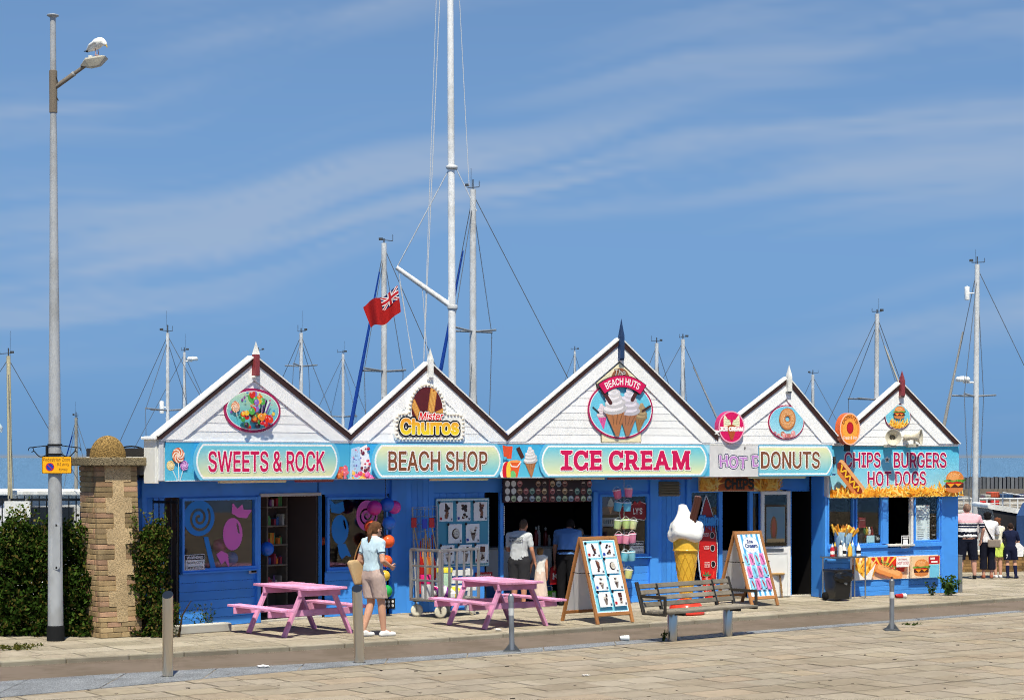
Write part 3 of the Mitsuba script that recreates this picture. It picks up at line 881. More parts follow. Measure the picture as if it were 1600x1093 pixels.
# --- hut 1: sweets
FR = HF[0]
a, b, c, d = rect(FR, 287, 780, 397, 889, WL)
d0, _, d1, dz = rect(FR, 406, 774, 501, 970, WL)
post_l = 0.30
planks(0, huts[0], 0.30, 0.74, 0.0, 2.06, WL + 0.0, 0.11, True)
trim(0, 'corner_post', 0.26, 0.0, 0.34, 2.33, WL - 0.05, WL + 0.055)
window(0, a, b, c, d, WL + 0.0, 0.045)
planks(0, huts[0], a - 0.06, c + 0.05, 0.0, b - 0.08, WL - 0.03, 0.145, False)
trim(0, 'wall_panel', a - 0.06, d + 0.045, c + 0.05, 2.06, WL - 0.05, WL - 0.012)
trim(0, 'door_frame', c + 0.045, 0.0, d0, 2.06, WL - 0.06, WL + 0.03)
trim(0, 'door_frame', d1, 0.0, HL[0] + 0.14, 2.06, WL - 0.06, WL + 0.03)
trim(0, 'door_head', d0, dz, d1, 2.10, WL - 0.06, WL + 0.02, (196, 196, 190), 'm_white')
trim(0, 'threshold', d0, -0.01, d1, 0.035, WL - 0.06, WL + 0.04, (190, 186, 176), 'm_paint')
lock = rect(FR, 386, 889, 398, 895, WL)
B(FR).box((lock[0], lock[1], WL + 0.03), (lock[2], lock[3], WL + 0.05), (190, 190, 190)).box((lock[0] + 0.05, lock[1] + 0.01, WL + 0.05), (lock[2] - 0.02, lock[3] - 0.012, WL + 0.07), (30, 30, 30)).out(part(huts[0], 'latch'), 'm_metal')
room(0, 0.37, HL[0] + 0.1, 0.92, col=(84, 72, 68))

# --- hut 2: beach shop
FR = HF[1]
a, b, c, d = rect(FR, 514, 779, 602, 886, WL)
a2 = max(a, -0.10)
window(1, a, b, c, d, WL, 0.045)
planks(1, huts[1], a - 0.06, c + 0.05, 0.0, b - 0.08, WL - 0.03, 0.145, False)
trim(1, 'wall_panel', a - 0.06, d + 0.045, c + 0.05, 2.06, WL - 0.05, WL - 0.012)
p0, p1 = FR.uv(606, 850, WL)[0], FR.uv(634, 850, WL)[0]
trim(1, 'corner_post', p0 + 0.045, 0.0, p0 + 0.16, 2.33, WL - 0.05, WL + 0.06)
trim(1, 'corner_post', p0 + 0.165, 0.0, p1, 2.33, WL - 0.05, WL + 0.03)
q1 = FR.uv(783, 850, WL)[0]
planks(1, huts[1], p1, FR.uv(677, 850, WL)[0], 0.0, 2.32, WL + 0.02, 0.12, True)
planks(1, huts[1], FR.uv(677, 850, WL)[0], HL[1] + 0.12, 0.0, 2.06, WL, 0.13, True)
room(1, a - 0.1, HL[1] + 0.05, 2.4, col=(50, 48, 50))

# --- hut 3: ice cream counter
FR = HF[2]
o0, oz0, o1, oz1 = rect(FR, 786, 780, 926, 866, WL)
trim(2, 'counter_post', o0 - 0.07, 0.0, o0, 2.06, WL - 0.06, WL + 0.03)
trim(2, 'counter_post', o1, 0.0, o1 + 0.10, 2.06, WL - 0.06, WL + 0.03)
a, b, c, d = rect(FR, 940, 775, 1010, 866, WL)
window(2, a, b, c, d, WL, 0.05)
trim(2, 'wall_panel', o1 + 0.1, 0.0, a - 0.05, 2.06, WL - 0.05, WL - 0.01)
trim(2, 'wall_panel', a - 0.05, d + 0.05, c + 0.06, 2.06, WL - 0.05, WL - 0.012)
planks(2, huts[2], a - 0.06, c + 0.06, 0.0, b - 0.09, WL - 0.02, 0.145, False)
p = [FR.uv(x, 850, WL)[0] for x in (1014, 1027, 1070)]
trim(2, 'corner_post', c + 0.055, 0.0, p[1], 2.33, WL - 0.05, WL + 0.05)
planks(2, huts[2], p[1], HL[2] + 0.02, 0.0, 2.32, WL + 0.0, 0.105, True)
trim(2, 'counter_front', o0, 0.0, o1, 0.96, WL - 1.62, WL - 1.56, (214, 216, 220), 'm_white')
trim(2, 'counter_base', o0, 0.0, o1, 0.40, WL - 1.56, WL - 1.54, (60, 120, 190), 'm_blue')
trim(2, 'counter_top', o0 - 0.02, 0.96, o1 + 0.02, 1.0, WL - 2.1, WL - 1.50, (160, 164, 168), 'm_gloss')
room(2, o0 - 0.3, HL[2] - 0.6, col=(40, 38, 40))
# louvred vent over the cone
v = thing('air_vent', 'rusty louvred vent box on the blue boards above the giant cone', 'vent')
a, b, c, d = rect(FR, 1032, 752, 1064, 775, WL + 0.09)
m = B(FR).box((a, b, WL + 0.001), (c, d, WL + 0.04), (120, 112, 96)).out(part(v, 'box'), 'm_paint', 0.8)
for i in range(5):
    z = b + 0.02 + (d - b - 0.03) * i / 5
    B(FR).beam((a + 0.01, z + 0.02, WL + 0.07), (c - 0.01, z + 0.02, WL + 0.07), 0.06, 0.012, (150, 138, 112), up=(0, 1, 0.5)).out(part(v, 'slat'), 'm_paint', 0.8)

# --- hut 4: chips, white door, dark doorway
FR = HF[3]
x = lambda px, w=WL: FR.uv(px, 850, w)[0]
trim(3, 'corner_post', -0.02, 0.0, 0.06, 2.33, WL - 0.05, WL + 0.06)
a, b, c, d = rect(FR, 1096, 777, 1122, 925, WL)
trim(3, 'wall_panel', 0.0, 0.0, c + 0.03, 0.25, WL - 0.05, WL)
window(3, 0.10, 0.27, c, 2.02, WL, 0.04, sill=False)
cz0, czz, cz1, czt = rect(FR, 1128, 774, 1170, 900, WL)
trim(3, 'door_frame', c + 0.03, 0.0, cz0, 2.06, WL - 0.06, WL + 0.03)
trim(3, 'door_frame', cz1, 0.0, cz1 + 0.07, 2.06, WL - 0.06, WL + 0.03)
trim(3, 'counter_front', cz0, 0.0, cz1, 0.9, WL - 0.4, WL - 0.34, (205, 208, 212), 'm_white')
w0, w1 = x(1176), x(1186)
window(3, cz1 + 0.09, 0.95, x(1188), 2.0, WL - 0.02, 0.03, sill=False)
trim(3, 'wall_panel', cz1 + 0.06, 0.0, x(1188) + 0.03, 0.91, WL - 0.05, WL - 0.01)
# white half-glazed door, standing a little open
dk = part(huts[3], 'door', 'white half-glazed door with a food poster in its glass')
e0, e1 = x(1188, WL + 0.03), x(1232, WL + 0.03)
dw = e1 - e0
DFm = FR.sub((e0, 0, WL + 0.03), rotm((0, 1, 0), -4))
for q in ((0, 0.02, 0.07, 2.04), (dw - 0.07, 0.02, dw, 2.04), (0.07, 1.97, dw - 0.07, 2.04), (0.07, 0.84, dw - 0.07, 0.98)):
    B(DFm).box((q[0], q[1], 0), (q[2], q[3], 0.045), (236, 236, 236), 0.006).out(part(dk, 'rail'), 'm_white')
B(DFm).box((0.07, 0.02, 0.008), (dw - 0.07, 0.84, 0.03), (228, 230, 230)).box((0.10, 0.10, 0.03), (dw - 0.10, 0.78, 0.036), (232, 233, 233), 0.01).out(part(dk, 'panel'), 'm_white')
B(DFm).raw([(0.07, 0.98, 0.02), (dw - 0.07, 0.98, 0.02), (dw - 0.07, 1.97, 0.02), (0.07, 1.97, 0.02)], [[0, 1, 2], [0, 2, 3]]).out(part(dk, 'pane'), 'm_glass')
B(DFm).box((0.10, 0.88, 0.045), (dw - 0.16, 0.94, 0.06), (150, 152, 154)).out(part(dk, 'letter_plate'), 'm_metal')
B(DFm).poly(sbox(0.12, 1.06, dw - 0.11, 1.74), 0.012, 0.014, (70, 130, 160)).poly(disc(0.28, 1.32, 0.075, 0.24), 0.014, 0.015, (120, 70, 40)).poly(disc(0.28, 1.34, 0.045, 0.18), 0.015, 0.016, (170, 60, 40)).poly(sbox(0.13, 1.06, dw - 0.12, 1.13), 0.014, 0.0155, (190, 160, 110)).out(part(dk, 'poster'), 'm_print')
d0 = x(1236); d1 = x(1279)
trim(3, 'door_frame', e1 + 0.01, 0.0, d0 + 0.01, 2.06, WL - 0.06, WL + 0.01, BLUE)
trim(3, 'wall_panel', d0, 2.03, HL[3] + 0.1, 2.06, WL - 0.06, WL - 0.01)
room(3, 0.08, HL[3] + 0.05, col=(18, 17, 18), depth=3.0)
trim(3, 'threshold', e0, -0.01, HL[3] + 0.05, 0.03, WL - 0.06, WL + 0.05, (196, 190, 180), 'm_paint')

# --- hut 5: chip kiosk (its own wall plane, forward of hut 4's)
FR, h = HF[4], 4
L5 = HL[4]
x = lambda px: FR.uv(px, 850, 0)[0]
zz = lambda py: FR.uv(1390, py, 0)[1]
trim(4, 'side_wall', -0.02, 0.0, 0.03, 2.9, -0.44, -0.06, (66, 146, 240))
trim(4, 'corner_post', -0.025, 0.0, 0.035, 1.93, -0.059, 0.02, (76, 156, 245))
trim(4, 'sign_return', 0.01, 1.915, 0.05, 2.9, -0.1, 0.055, (226, 228, 230), 'm_white')
win = [rect(FR, p0, 781, p1, 855, -0.01) for p0, p1 in ((1294, 1331), (1338, 1375))]
for a, b, c, d in win:
    window(4, max(a, 0.045), 1.02, c, 1.93, 0.0, 0.03, sill=False)
op = rect(FR, 1387, 781, 1422, 857, 0)
w3 = rect(FR, 1430, 781, 1466, 850, 0)
window(4, w3[0], 1.06, w3[2], 1.93, 0.0, 0.035, sill=False)
trim(4, 'post', win[1][2] + 0.035, 1.0, op[0], 1.93, -0.05, 0.03)
trim(4, 'sliding_frame', op[2], 0.99, op[2] + 0.055, 1.93, -0.05, 0.04, (226, 228, 228), 'm_white')
trim(4, 'counter_sill', op[0] - 0.03, 0.95, op[2] + 0.05, 0.985, -0.3, 0.10, (206, 206, 202), 'm_white')
trim(4, 'corner_post', w3[2] + 0.06, 0.0, L5 + 0.03, 1.93, -0.05, 0.025)
trim(4, 'window_rail', 0.036, 0.93, op[0] - 0.03, 0.985, -0.05, 0.045)
trim(4, 'window_rail', op[2] + 0.055, 0.93, w3[2] + 0.06, 1.02, -0.05, 0.045)
planks(4, huts[4], 0.036, w3[2] + 0.06, 0.0, 0.93, 0.0, 0.093, False, (76, 156, 245))
trim(4, 'side_wall', L5 - 0.02, 0.0, L5 + 0.03, 2.9, -2.6, -0.051, (66, 146, 240))
trim(4, 'back_wall', 0.0, 0.0, L5, 2.9, -2.66, -2.6, (60, 66, 80), 'm_matte')
trim(4, 'roof', 0.0, 2.86, L5 - 0.06, 2.94, -2.6, -0.05, (70, 70, 72), 'm_matte')
trim(4, 'canopy', 0.05, 2.906, L5 - 0.03, ZG - 0.002, -0.10, 0.105, WHITE, 'm_white')
k = thing('utility_box', 'narrow grey utility box at the right end of the chip kiosk', 'box')
B(HF[4], (128, 132, 136)).box((L5 + 0.035, 0.0, -0.30), (L5 + 0.135, 0.72, 0.03)).box((L5 + 0.03, 0.722, -0.31), (L5 + 0.14, 0.745, 0.04), (112, 116, 120)).out(k, 'm_paint')
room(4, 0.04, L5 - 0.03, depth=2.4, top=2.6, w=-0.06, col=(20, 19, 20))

# ---------------------------------------------------------------- signs and print
MAG, BROWN, CYAN, CREAM = (208, 22, 86), (128, 78, 52), (72, 184, 226), (242, 228, 176)


class Art:
    """Flat print on a sign: each shape lies a hair above the one before."""

    def __init__(self, fr, w, step=0.0008):
        self.b, self.w, self.s, self.clip = B(fr), w, step, None

    def add(self, s, col):
        if self.clip is not None:
            s = s.intersection(self.clip)
        if not s.is_empty:
            self.b.poly(s, self.w, self.w + self.s, col)
            self.w += self.s
        return self

    def out(self, key, mat='m_print'):
        if self.b.n:
            self.b.out(key, mat)


def grad(v0, v1, c0, c1):
    c0, c1 = np.array(c0, float), np.array(c1, float)
    return lambda p: c0 + (c1 - c0) * min(1, max(0, (p[1] - v0) / (v1 - v0)))


def bar(x0, y0, x1, y1, w):
    return LineString([(x0, y0), (x1, y1)]).buffer(w, 4)


def art_cone(A, x, y, h, ice=(240, 238, 240), cone=(176, 120, 78), tilt=0, flake=True, r=None):
    """A whipped ice cream in a cone: y is the tip of the cone."""
    rr = r or random.Random(5)
    g = lambda s: affinity.translate(affinity.rotate(affinity.scale(s, h, h, origin=(0, 0)), tilt, origin=(0, 0)), x, y)
    if flake:
        A.add(g(affinity.rotate(sbox(-0.36, 0.70, -0.22, 1.10), 24, origin=(-0.2, 0.7))), (74, 42, 36))
    A.add(g(Polygon([(0, 0), (0.21, 0.54), (-0.21, 0.54)]).buffer(0.02)), cone)
    for k in (-0.10, 0.0, 0.10):
        A.add(g(bar(k * 0.6, 0.26, k * 1.2 + 0.06, 0.5, 0.008)), tuple(c * 0.72 for c in cone))
    for i, (cx, cy, rx, ry) in enumerate(((0, 0.56, 0.27, 0.11), (0.02, 0.67, 0.235, 0.10), (-0.01, 0.77, 0.19, 0.09), (0.015, 0.86, 0.135, 0.08), (0.0, 0.94, 0.07, 0.08))):
        A.add(g(disc(cx, cy, rx, ry)), tuple(c * (0.80 + 0.03 * i) for c in ice))
        A.add(g(disc(cx - 0.03, cy + 0.025, rx * 0.82, ry * 0.62)), ice)


def art_lolly(A, x, y, r, col, light, stick):
    A.add(bar(x, y, stick[0], stick[1], r * 0.07), (244, 244, 240))
    A.add(disc(x, y, r), col)
    for k in range(6):
        t = np.linspace(0.1, 1, 9)
        a = k * math.pi / 3 + 2.4 * t
        A.add(LineString(np.stack([x + r * 0.95 * t * np.cos(a), y + r * 0.95 * t * np.sin(a)], 1)).buffer(r * 0.085), light)


def art_balls(A, box_, n, sizes, cols, seed):
    r = random.Random(seed)
    for i in range(n):
        s = r.uniform(*sizes)
        x, y = r.uniform(box_[0], box_[2]), r.uniform(box_[1], box_[3])
        c = r.choice(cols)
        A.add(disc(x, y, s, s * r.uniform(0.75, 1.1)), c)
        A.add(disc(x - s * 0.3, y + s * 0.35, s * 0.28), tuple(min(255, v * 0.5 + 130) for v in c))


def art_fries(A, x0, x1, y0, y1, n, seed, w=0.014):
    r = random.Random(seed)
    A.add(sbox(x0, y0, x1, y0 + (y1 - y0) * 0.55), (214, 140, 36))
    for i in range(n):
        x = r.uniform(x0, x1)
        y = y0 + (y1 - y0) * r.uniform(-0.1, 0.35)
        a = r.uniform(0.15, 3.0)
        l = (y1 - y0) * r.uniform(0.4, 0.75)
        c = r.choice([(250, 190, 60), (244, 172, 48), (252, 208, 90), (226, 148, 34), (255, 222, 122)])
        A.add(bar(x, y, x + l * 1.1 * math.cos(a), y + l * math.sin(a), w * r.uniform(0.6, 1.1)), c)


def art_burger(A, x, y, w, seed=3):
    r = random.Random(seed)
    A.add(disc(x, y - 0.32 * w, 0.46 * w, 0.16 * w), (214, 130, 70))
    A.add(sbox(x - 0.46 * w, y - 0.24 * w, x + 0.46 * w, y - 0.10 * w).buffer(0.03 * w), (84, 40, 26))
    A.add(Polygon([(x - 0.42 * w, y - 0.08 * w), (x + 0.42 * w, y - 0.08 * w), (x + 0.2 * w, y - 0.22 * w), (x + 0.02 * w, y - 0.1 * w), (x - 0.2 * w, y - 0.26 * w)]), (250, 160, 40))
    A.add(sbox(x - 0.43 * w, y - 0.08 * w, x + 0.43 * w, y + 0.02 * w).buffer(0.02 * w), (196, 40, 30))
    for i in range(16):
        q = -0.5 + i / 15
        A.add(disc(x + q * w, y + 0.03 * w + r.uniform(-0.03, 0.03) * w, 0.07 * w, 0.05 * w), r.choice([(90, 150, 50), (60, 120, 40), (130, 180, 70)]))
    A.add(disc(x, y + 0.10 * w, 0.47 * w, 0.34 * w).intersection(sbox(x - w, y + 0.07 * w, x + w, y + w)), (222, 136, 66))
    A.add(disc(x - 0.08 * w, y + 0.2 * w, 0.3 * w, 0.16 * w), (238, 164, 96))
    for i in range(12):
        A.add(disc(x + r.uniform(-0.32, 0.3) * w, y + r.uniform(0.16, 0.36) * w, 0.018 * w, 0.012 * w), (250, 220, 170))


def art_hotdog(A, x0, y0, x1, y1, w, seed=2):
    n = np.array([-(y1 - y0), x1 - x0]) / math.hypot(x1 - x0, y1 - y0)
    A.add(bar(x0 - n[0] * w * 0.5, y0 - n[1] * w * 0.5, x1 - n[0] * w * 0.5, y1 - n[1] * w * 0.5, w * 0.62), (212, 128, 66))
    A.add(bar(x0 + n[0] * w * 0.55, y0 + n[1] * w * 0.55, x1 + n[0] * w * 0.55, y1 + n[1] * w * 0.55, w * 0.55), (236, 172, 110))
    A.add(bar(x0, y0, x1, y1, w * 0.52), (138, 50, 26))
    t = np.linspace(0.04, 0.96, 26)
    p = np.stack([x0 + (x1 - x0) * t, y0 + (y1 - y0) * t], 1) + np.outer(np.sin(t * 30), n) * w * 0.38
    A.add(LineString(p).buffer(w * 0.13), (248, 190, 40))


def art_donut(A, x, y, rx, ry, base=(190, 120, 66), top=(222, 160, 104)):
    A.add(disc(x, y, rx, ry).difference(disc(x, y + 0.02 * ry, rx * 0.26, ry * 0.24)), base)
    A.add(disc(x, y + 0.04 * ry, rx * 0.86, ry * 0.88).difference(disc(x, y + 0.04 * ry, rx * 0.40, ry * 0.36)), top)
    r = random.Random(4)
    for i in range(30):
        a, q = r.uniform(0, 6.28), r.uniform(0.42, 0.84)
        A.add(disc(x + rx * q * math.cos(a), y + ry * q * math.sin(a), rx * 0.035), (250, 226, 190))


def slab_text(s):
    """Heavy lettering with slab serifs."""
    out, x = [], 0.0
    ser = {'I': [(0, 0), (1, 0), (0, 1), (1, 1)], 'E': [(0, 0), (0, 1)], 'R': [(0, 0), (0, 1), (1, 0)], 'A': [(0, 0), (1, 0)], 'M': [(0, 0), (1, 0), (0, 1), (1, 1)], 'C': []}
    for ch in s:
        if ch == ' ':
            x += 0.42
            continue
        g = text_shape(ch).buffer(0.035, join_style=2)
        g = affinity.translate(g, -g.bounds[0], 0)
        a, b, c, d = g.bounds
        for ex, ey in ser.get(ch, []):
            y = b if ey == 0 else d - 0.17
            g = g.union(sbox((a - 0.09) if ex == 0 else c - 0.26, y, (a + 0.30) if ex == 0 else c + 0.09, y + 0.17))
        if ch == 'C':
            g = g.union(sbox(c - 0.13, d - 0.42, c, d)).union(sbox(c - 0.10, b, c, b + 0.2))
        if ch == 'E':
            g = g.union(sbox(c - 0.13, b, c, b + 0.36)).union(sbox(c - 0.13, d - 0.34, c, d))
        g = affinity.translate(g, x - g.bounds[0], 0)
        out.append(g)
        x = g.bounds[2] + 0.07
    return unary_union(out)


def lettering(key, fr, shape, box_, w, col, edge=(250, 250, 250), ew=0.014, shade=(110, 120, 110), mat='m_print'):
    s = fit(shape, *box_)
    A = Art(fr, w, 0.002)
    if shade is not None:
        A.add(affinity.translate(s.buffer(ew * 0.8), 0.010, -0.012), shade)
    if edge is not None:
        A.add(s.buffer(ew), edge)
    A.add(s, col)
    A.out(key)


def px_box(fr, x0, y0, x1, y1, w=0.02):
    a, b, c, d = rect(fr, x0, y0, x1, y1, w)
    return a, c, b, d


def oval(u0, u1, v0, v1, sag):
    r = sbox(u0 + sag, v0, u1 - sag, v1)
    m = (v0 + v1) / 2
    for x, s in ((u0 + sag * 2.2, 1), (u1 - sag * 2.2, -1)):
        r = r.union(disc(x, m, sag * 2.2, (v1 - v0) * 0.62, 16).intersection(sbox(u0, v0, u1, v1)))
    return r


FASCIA = 'shop name signs along the fascia'


def fascia_sign(h, label, u0, u1, oval_px, c_low, c_high, text, box_, col, art, gap=0.004):
    fr = HF[h]
    k = thing('shop_sign', label, 'sign', FASCIA)
    v0, v1 = Z0, Z1
    B(fr).poly(sbox(u0 + gap, v0, u1 - gap, v1), -0.01, 0.010, grad(v0, v1, (96, 196, 226), (62, 172, 222))).out(part(k, 'panel'), 'm_print')
    for z in (v0 - 0.002, v1 - 0.012):
        B(fr).box((u0 + gap, z, -0.008), (u1 - gap, z + 0.016, 0.020), (196, 200, 206), 0.003).out(part(k, 'frame'), 'm_paint')
    a, b = fr.uv(oval_px[0], 720, 0.02)[0], fr.uv(oval_px[1], 720, 0.02)[0]
    sag = 0.19
    clip = sbox(u0 + gap, v0 + 0.014, u1 - gap, v1 - 0.013)
    A = Art(fr, 0.010, 0.0015)
    A.clip = clip
    art(A)
    A.out(part(k, 'picture'))
    A = Art(fr, 0.10 * 0 + max(0.014, A.w + 0.001), 0.0015)
    A.clip = clip
    o = oval(a, b, v0 - 0.02, v1 + 0.02, sag)
    A.add(o, (112, 196, 230)).add(o.buffer(-0.055), (246, 250, 250)).add(o.buffer(-0.085), grad(v0, v1, c_low, c_high))
    A.out(part(k, 'roundel'))
    if text is not None:
        lettering(part(k, 'lettering'), fr, text, px_box(fr, *box_), A.w + 0.001, col)
    return k


def art_one(A):
    fr = HF[0]
    u = lambda x: fr.uv(x, 720, 0.012)[0]
    z = lambda y: fr.uv(280, y, 0.012)[1]
    art_lolly(A, u(266.5), z(727), 0.075, (224, 196, 120), (250, 236, 190), (u(277), z(750)))
    art_lolly(A, u(287), z(727), 0.075, (170, 90, 180), (236, 190, 240), (u(281), z(750)))
    art_lolly(A, u(277), z(711), 0.115, (226, 116, 70), (255, 236, 214), (u(278), z(751)))
    art_balls(A, (u(523), z(749), u(541), z(733)), 16, (0.03, 0.06), [(228, 90, 90), (250, 190, 60), (236, 110, 130), (240, 130, 60)], 3)


def art_two(A):
    fr = HF[1]
    u = lambda x: fr.uv(x, 720, 0.012)[0]
    z = lambda y: fr.uv(600, y, 0.012)[1]
    A.add(Polygon([(u(546), z(746)), (u(549), z(701)), (u(562), z(697)), (u(566), z(746))]), (176, 214, 244))
    A.add(Polygon([(u(565), z(746)), (u(562), z(700)), (u(573), z(694)), (u(580), z(730)), (u(577), z(746))]), (246, 244, 248))
    art_balls(A, (u(563), z(738), u(577), z(700)), 12, (0.015, 0.035), [(190, 30, 60), (230, 60, 90), (120, 30, 60)], 6)
    art_balls(A, (u(548), z(738), u(562), z(702)), 10, (0.008, 0.018), [(220, 60, 120), (250, 160, 60), (90, 80, 180)], 7)
    art_balls(A, (u(546), z(750), u(580), z(738)), 18, (0.03, 0.055), [(236, 90, 160), (246, 150, 60), (230, 70, 120), (250, 200, 80), (240, 120, 190)], 8)


fascia_sign(0, 'pale blue sweets and rock shop sign with magenta letters and lollipops', HF[0].uv(258, 720, 0)[0], HL[0], (297, 526), (253, 240, 176), (86, 196, 232), text_shape('SWEETS & ROCK'), (320, 704.5, 501.5, 737.5), MAG, art_one)


def art_two_b(A):
    art_two(A)
    fr = HF[1]
    u = lambda x: fr.uv(x, 720, 0.012)[0]
    z = lambda y: fr.uv(780, y, 0.012)[1]
    A.add(Polygon([(u(779), z(695)), (u(789), z(698)), (u(789), z(714)), (u(781), z(713))]), (226, 84, 46))
    A.add(disc(u(786), z(736), 0.16, 0.17), (246, 246, 244))
    A.add(disc(u(786), z(736), 0.10, 0.17), (216, 30, 50)).add(disc(u(789), z(736), 0.06, 0.17), (250, 210, 70))


k2 = fascia_sign(1, 'pale blue beach shop sign with brown letters, ball and bucket beside them', 0.0, HL[1], (575, 780), (96, 200, 232), (253, 240, 176), text_shape('BEACH SHOP'), (600.5, 704.5, 755, 735.5), BROWN, art_two_b)


def art_three(A):
    fr = HF[2]
    u = lambda x: fr.uv(x, 720, 0.012)[0]
    z = lambda y: fr.uv(820, y, 0.012)[1]
    A.add(Polygon([(u(792), z(697)), (u(801), z(697)), (u(799), z(717)), (u(792), z(716))]), (230, 80, 44))
    A.add(Polygon([(u(796), z(720)), (u(814), z(721)), (u(808), z(747)), (u(797), z(744))]), (232, 96, 44))
    A.add(disc(u(805), z(720.5), 0.11, 0.022), (250, 160, 90))
    A.add(LineString([(u(796), z(721)), (u(799), z(728)), (u(808), z(729)), (u(814), z(721))]).buffer(0.008), (246, 246, 244))
    A.add(disc(u(801), z(742), 0.06, 0.08), (110, 200, 120))
    A.add(disc(u(794), z(738), 0.05, 0.12), (216, 40, 50))
    art_cone(A, u(830), z(745), 0.52, tilt=4, flake=True)


fascia_sign(2, 'pale blue ice cream sign with large magenta slab letters', 0.0, HL[2], (841, 1107), (253, 240, 176), (84, 196, 232), slab_text('ICE CREAM'), (874.5, 703.5, 1077, 735), MAG, art_three)


def nothing(A):
    fr = HF[3]
    u = lambda x: fr.uv(x, 720, 0.012)[0]
    art_cone(A, u(1297), Z0 + 0.03, 0.4)


fr = HF[3]
ud = fr.uv(1184.5, 720, 0)[0]
kd = fascia_sign(3, 'donuts sign with brown rounded letters beside the old grey panel', ud, HL[3], (1120, 1304), (86, 194, 230), (253, 240, 176), text_shape('DONUTS'), (1188, 705, 1280, 732), BROWN, nothing)
k = thing('old_sign_panel', 'faded grey sign panel with lilac letters left uncovered between the newer signs', 'sign')
B(fr).box((0.0, Z0, -0.01), (ud - 0.004, Z1, 0.016), (222, 222, 225), 0.003).out(part(k, 'panel'), 'm_white', 0.25)
B(fr).box((0.004, Z1 - 0.02, 0.017), (ud - 0.004, Z1 - 0.003, 0.024), (240, 240, 238), 0.003).out(part(k, 'top_trim'), 'm_white')
wavy = []
xw = 0
for i, ch in enumerate('HOT D'):
    if ch == ' ':
        xw += 0.45
        continue
    g = text_shape(ch)
    g = affinity.translate(affinity.rotate(g, (4, 0, -3, 0, 6)[i]), xw - g.bounds[0], (0.05, -0.05, -0.12, 0, 0.06)[i])
    wavy.append(g)
    xw = g.bounds[2] + 0.1
bx = px_box(fr, 1124, 710.5, 1188, 732)
s = fit(unary_union(wavy), *bx).intersection(sbox(0, 0, ud - 0.006, 9))
A = Art(fr, 0.0165, 0.002)
A.add(s.buffer(0.026).intersection(sbox(0, 0, ud - 0.006, 9)), (52, 40, 96)).add(s.buffer(0.010), (250, 250, 252)).add(s, (190, 128, 204))
A.add(disc(fr.uv(1163, 697, 0)[0], fr.uv(1163, 700, 0)[1], 0.012, 0.03), (30, 30, 30))
A.out(part(k, 'lettering'))
# the ragged end of the ice cream panel
A = Art(HF[2], 0.021, 0.0015)
uu = lambda x: HF[2].uv(x, 720, 0.02)[0]
A.add(Polygon([(uu(1097), Z0 + 0.015), (HL[2] - 0.005, Z0 + 0.30), (HL[2] - 0.005, Z0 + 0.015)]), (80, 186, 226)).add(Polygon([(uu(1098), Z1 - 0.015), (HL[2] - 0.005, Z0 + 0.40), (HL[2] - 0.005, Z1 - 0.015)]), (170, 220, 240))
A.out(part('shop_sign_002', 'patch'))

# chip kiosk sign
FR = HF[4]
k = thing('shop_sign', 'large blue chips, burgers and hot dogs sign with a band of chips', 'sign', FASCIA)
L5 = HL[4]
v0, v1 = FR.uv(1390, 776.5, 0.06)[1], FR.uv(1390, 697, 0.06)[1]
B(FR).poly(sbox(0.052, v0, L5 + 0.02, v1), 0.04, 0.060, grad(v0, v1, (170, 222, 238), (70, 188, 228))).out(part(k, 'panel'), 'm_print')
A = Art(FR, 0.061, 0.0007)
A.clip = sbox(0.056, v0 + 0.004, L5 + 0.016, v1)
u = lambda x: FR.uv(x, 735, 0.06)[0]
z = lambda y: FR.uv(1390, y, 0.06)[1]
art_fries(A, 0.05, L5, v0, z(754), 330, 11, 0.015)
art_hotdog(A, u(1300), z(727), u(1331), z(766), 0.125)
art_burger(A, u(1479), z(752), 0.47)
art_fries(A, u(1300), u(1345), v0, z(766), 40, 12, 0.012)
A.out(part(k, 'picture'))
for t, bx in (('CHIPS', (1319, 706, 1375.5, 730.5)), ('BURGERS', (1396, 706.5, 1478.5, 731)), ('HOT DOGS', (1355.5, 735.5, 1446.5, 759.5))):
    lettering(part(k, 'lettering'), FR, text_shape(t, False).buffer(0.03), px_box(FR, *bx, 0.06), 0.0617, (176, 24, 84), ew=0.013, shade=(60, 90, 130))
a = [(0.055 if i % 2 else 0.022) for i in range(10)]
star = Polygon([(u(1386) + a[i] * math.sin(i * math.pi / 5 + math.pi / 5 * 1), z(718) + a[i] * math.cos(i * math.pi / 5 + math.pi / 5)) for i in range(10)])
A = Art(FR, 0.0617, 0.0015)
A.add(star.buffer(0.012), (250, 250, 250)).add(star, (90, 70, 60)).out(part(k, 'star'))

# --- signs on the gables
SG = 'painted signs on the gables'
fr = HF[0]
k = thing('gable_sign', 'oval sign of heaped sweets with magenta rim on the first gable', 'sign', SG)
a, b, c, d = px_box(fr, 351, 608, 439, 675, 0.03)
cx, cy, rx, ry = (a + b) / 2, (c + d) / 2, (b - a) / 2, (d - c) / 2
B(fr).poly(disc(cx, cy, rx, ry, 20), -0.01, 0.024, (176, 36, 92)).out(part(k, 'rim'), 'm_print')
A = Art(fr, 0.0245)
A.add(disc(cx, cy, rx - 0.04, ry - 0.04, 20), (248, 248, 248)).add(disc(cx, cy, rx - 0.052, ry - 0.052, 20), grad(cy - ry, cy + ry, (60, 180, 220), (214, 232, 196)))
A.clip = disc(cx, cy, rx - 0.052, ry - 0.052, 20)
art_balls(A, (cx - rx, cy - 0.1, cx + rx, cy + ry), 26, (0.008, 0.03), [(220, 60, 130), (240, 130, 60), (250, 210, 80), (150, 60, 170), (60, 150, 210)], 1)
art_lolly(A, cx - rx * 0.66, cy + 0.05, 0.085, (232, 140, 90), (252, 226, 200), (cx - rx * 0.6, cy - 0.1))
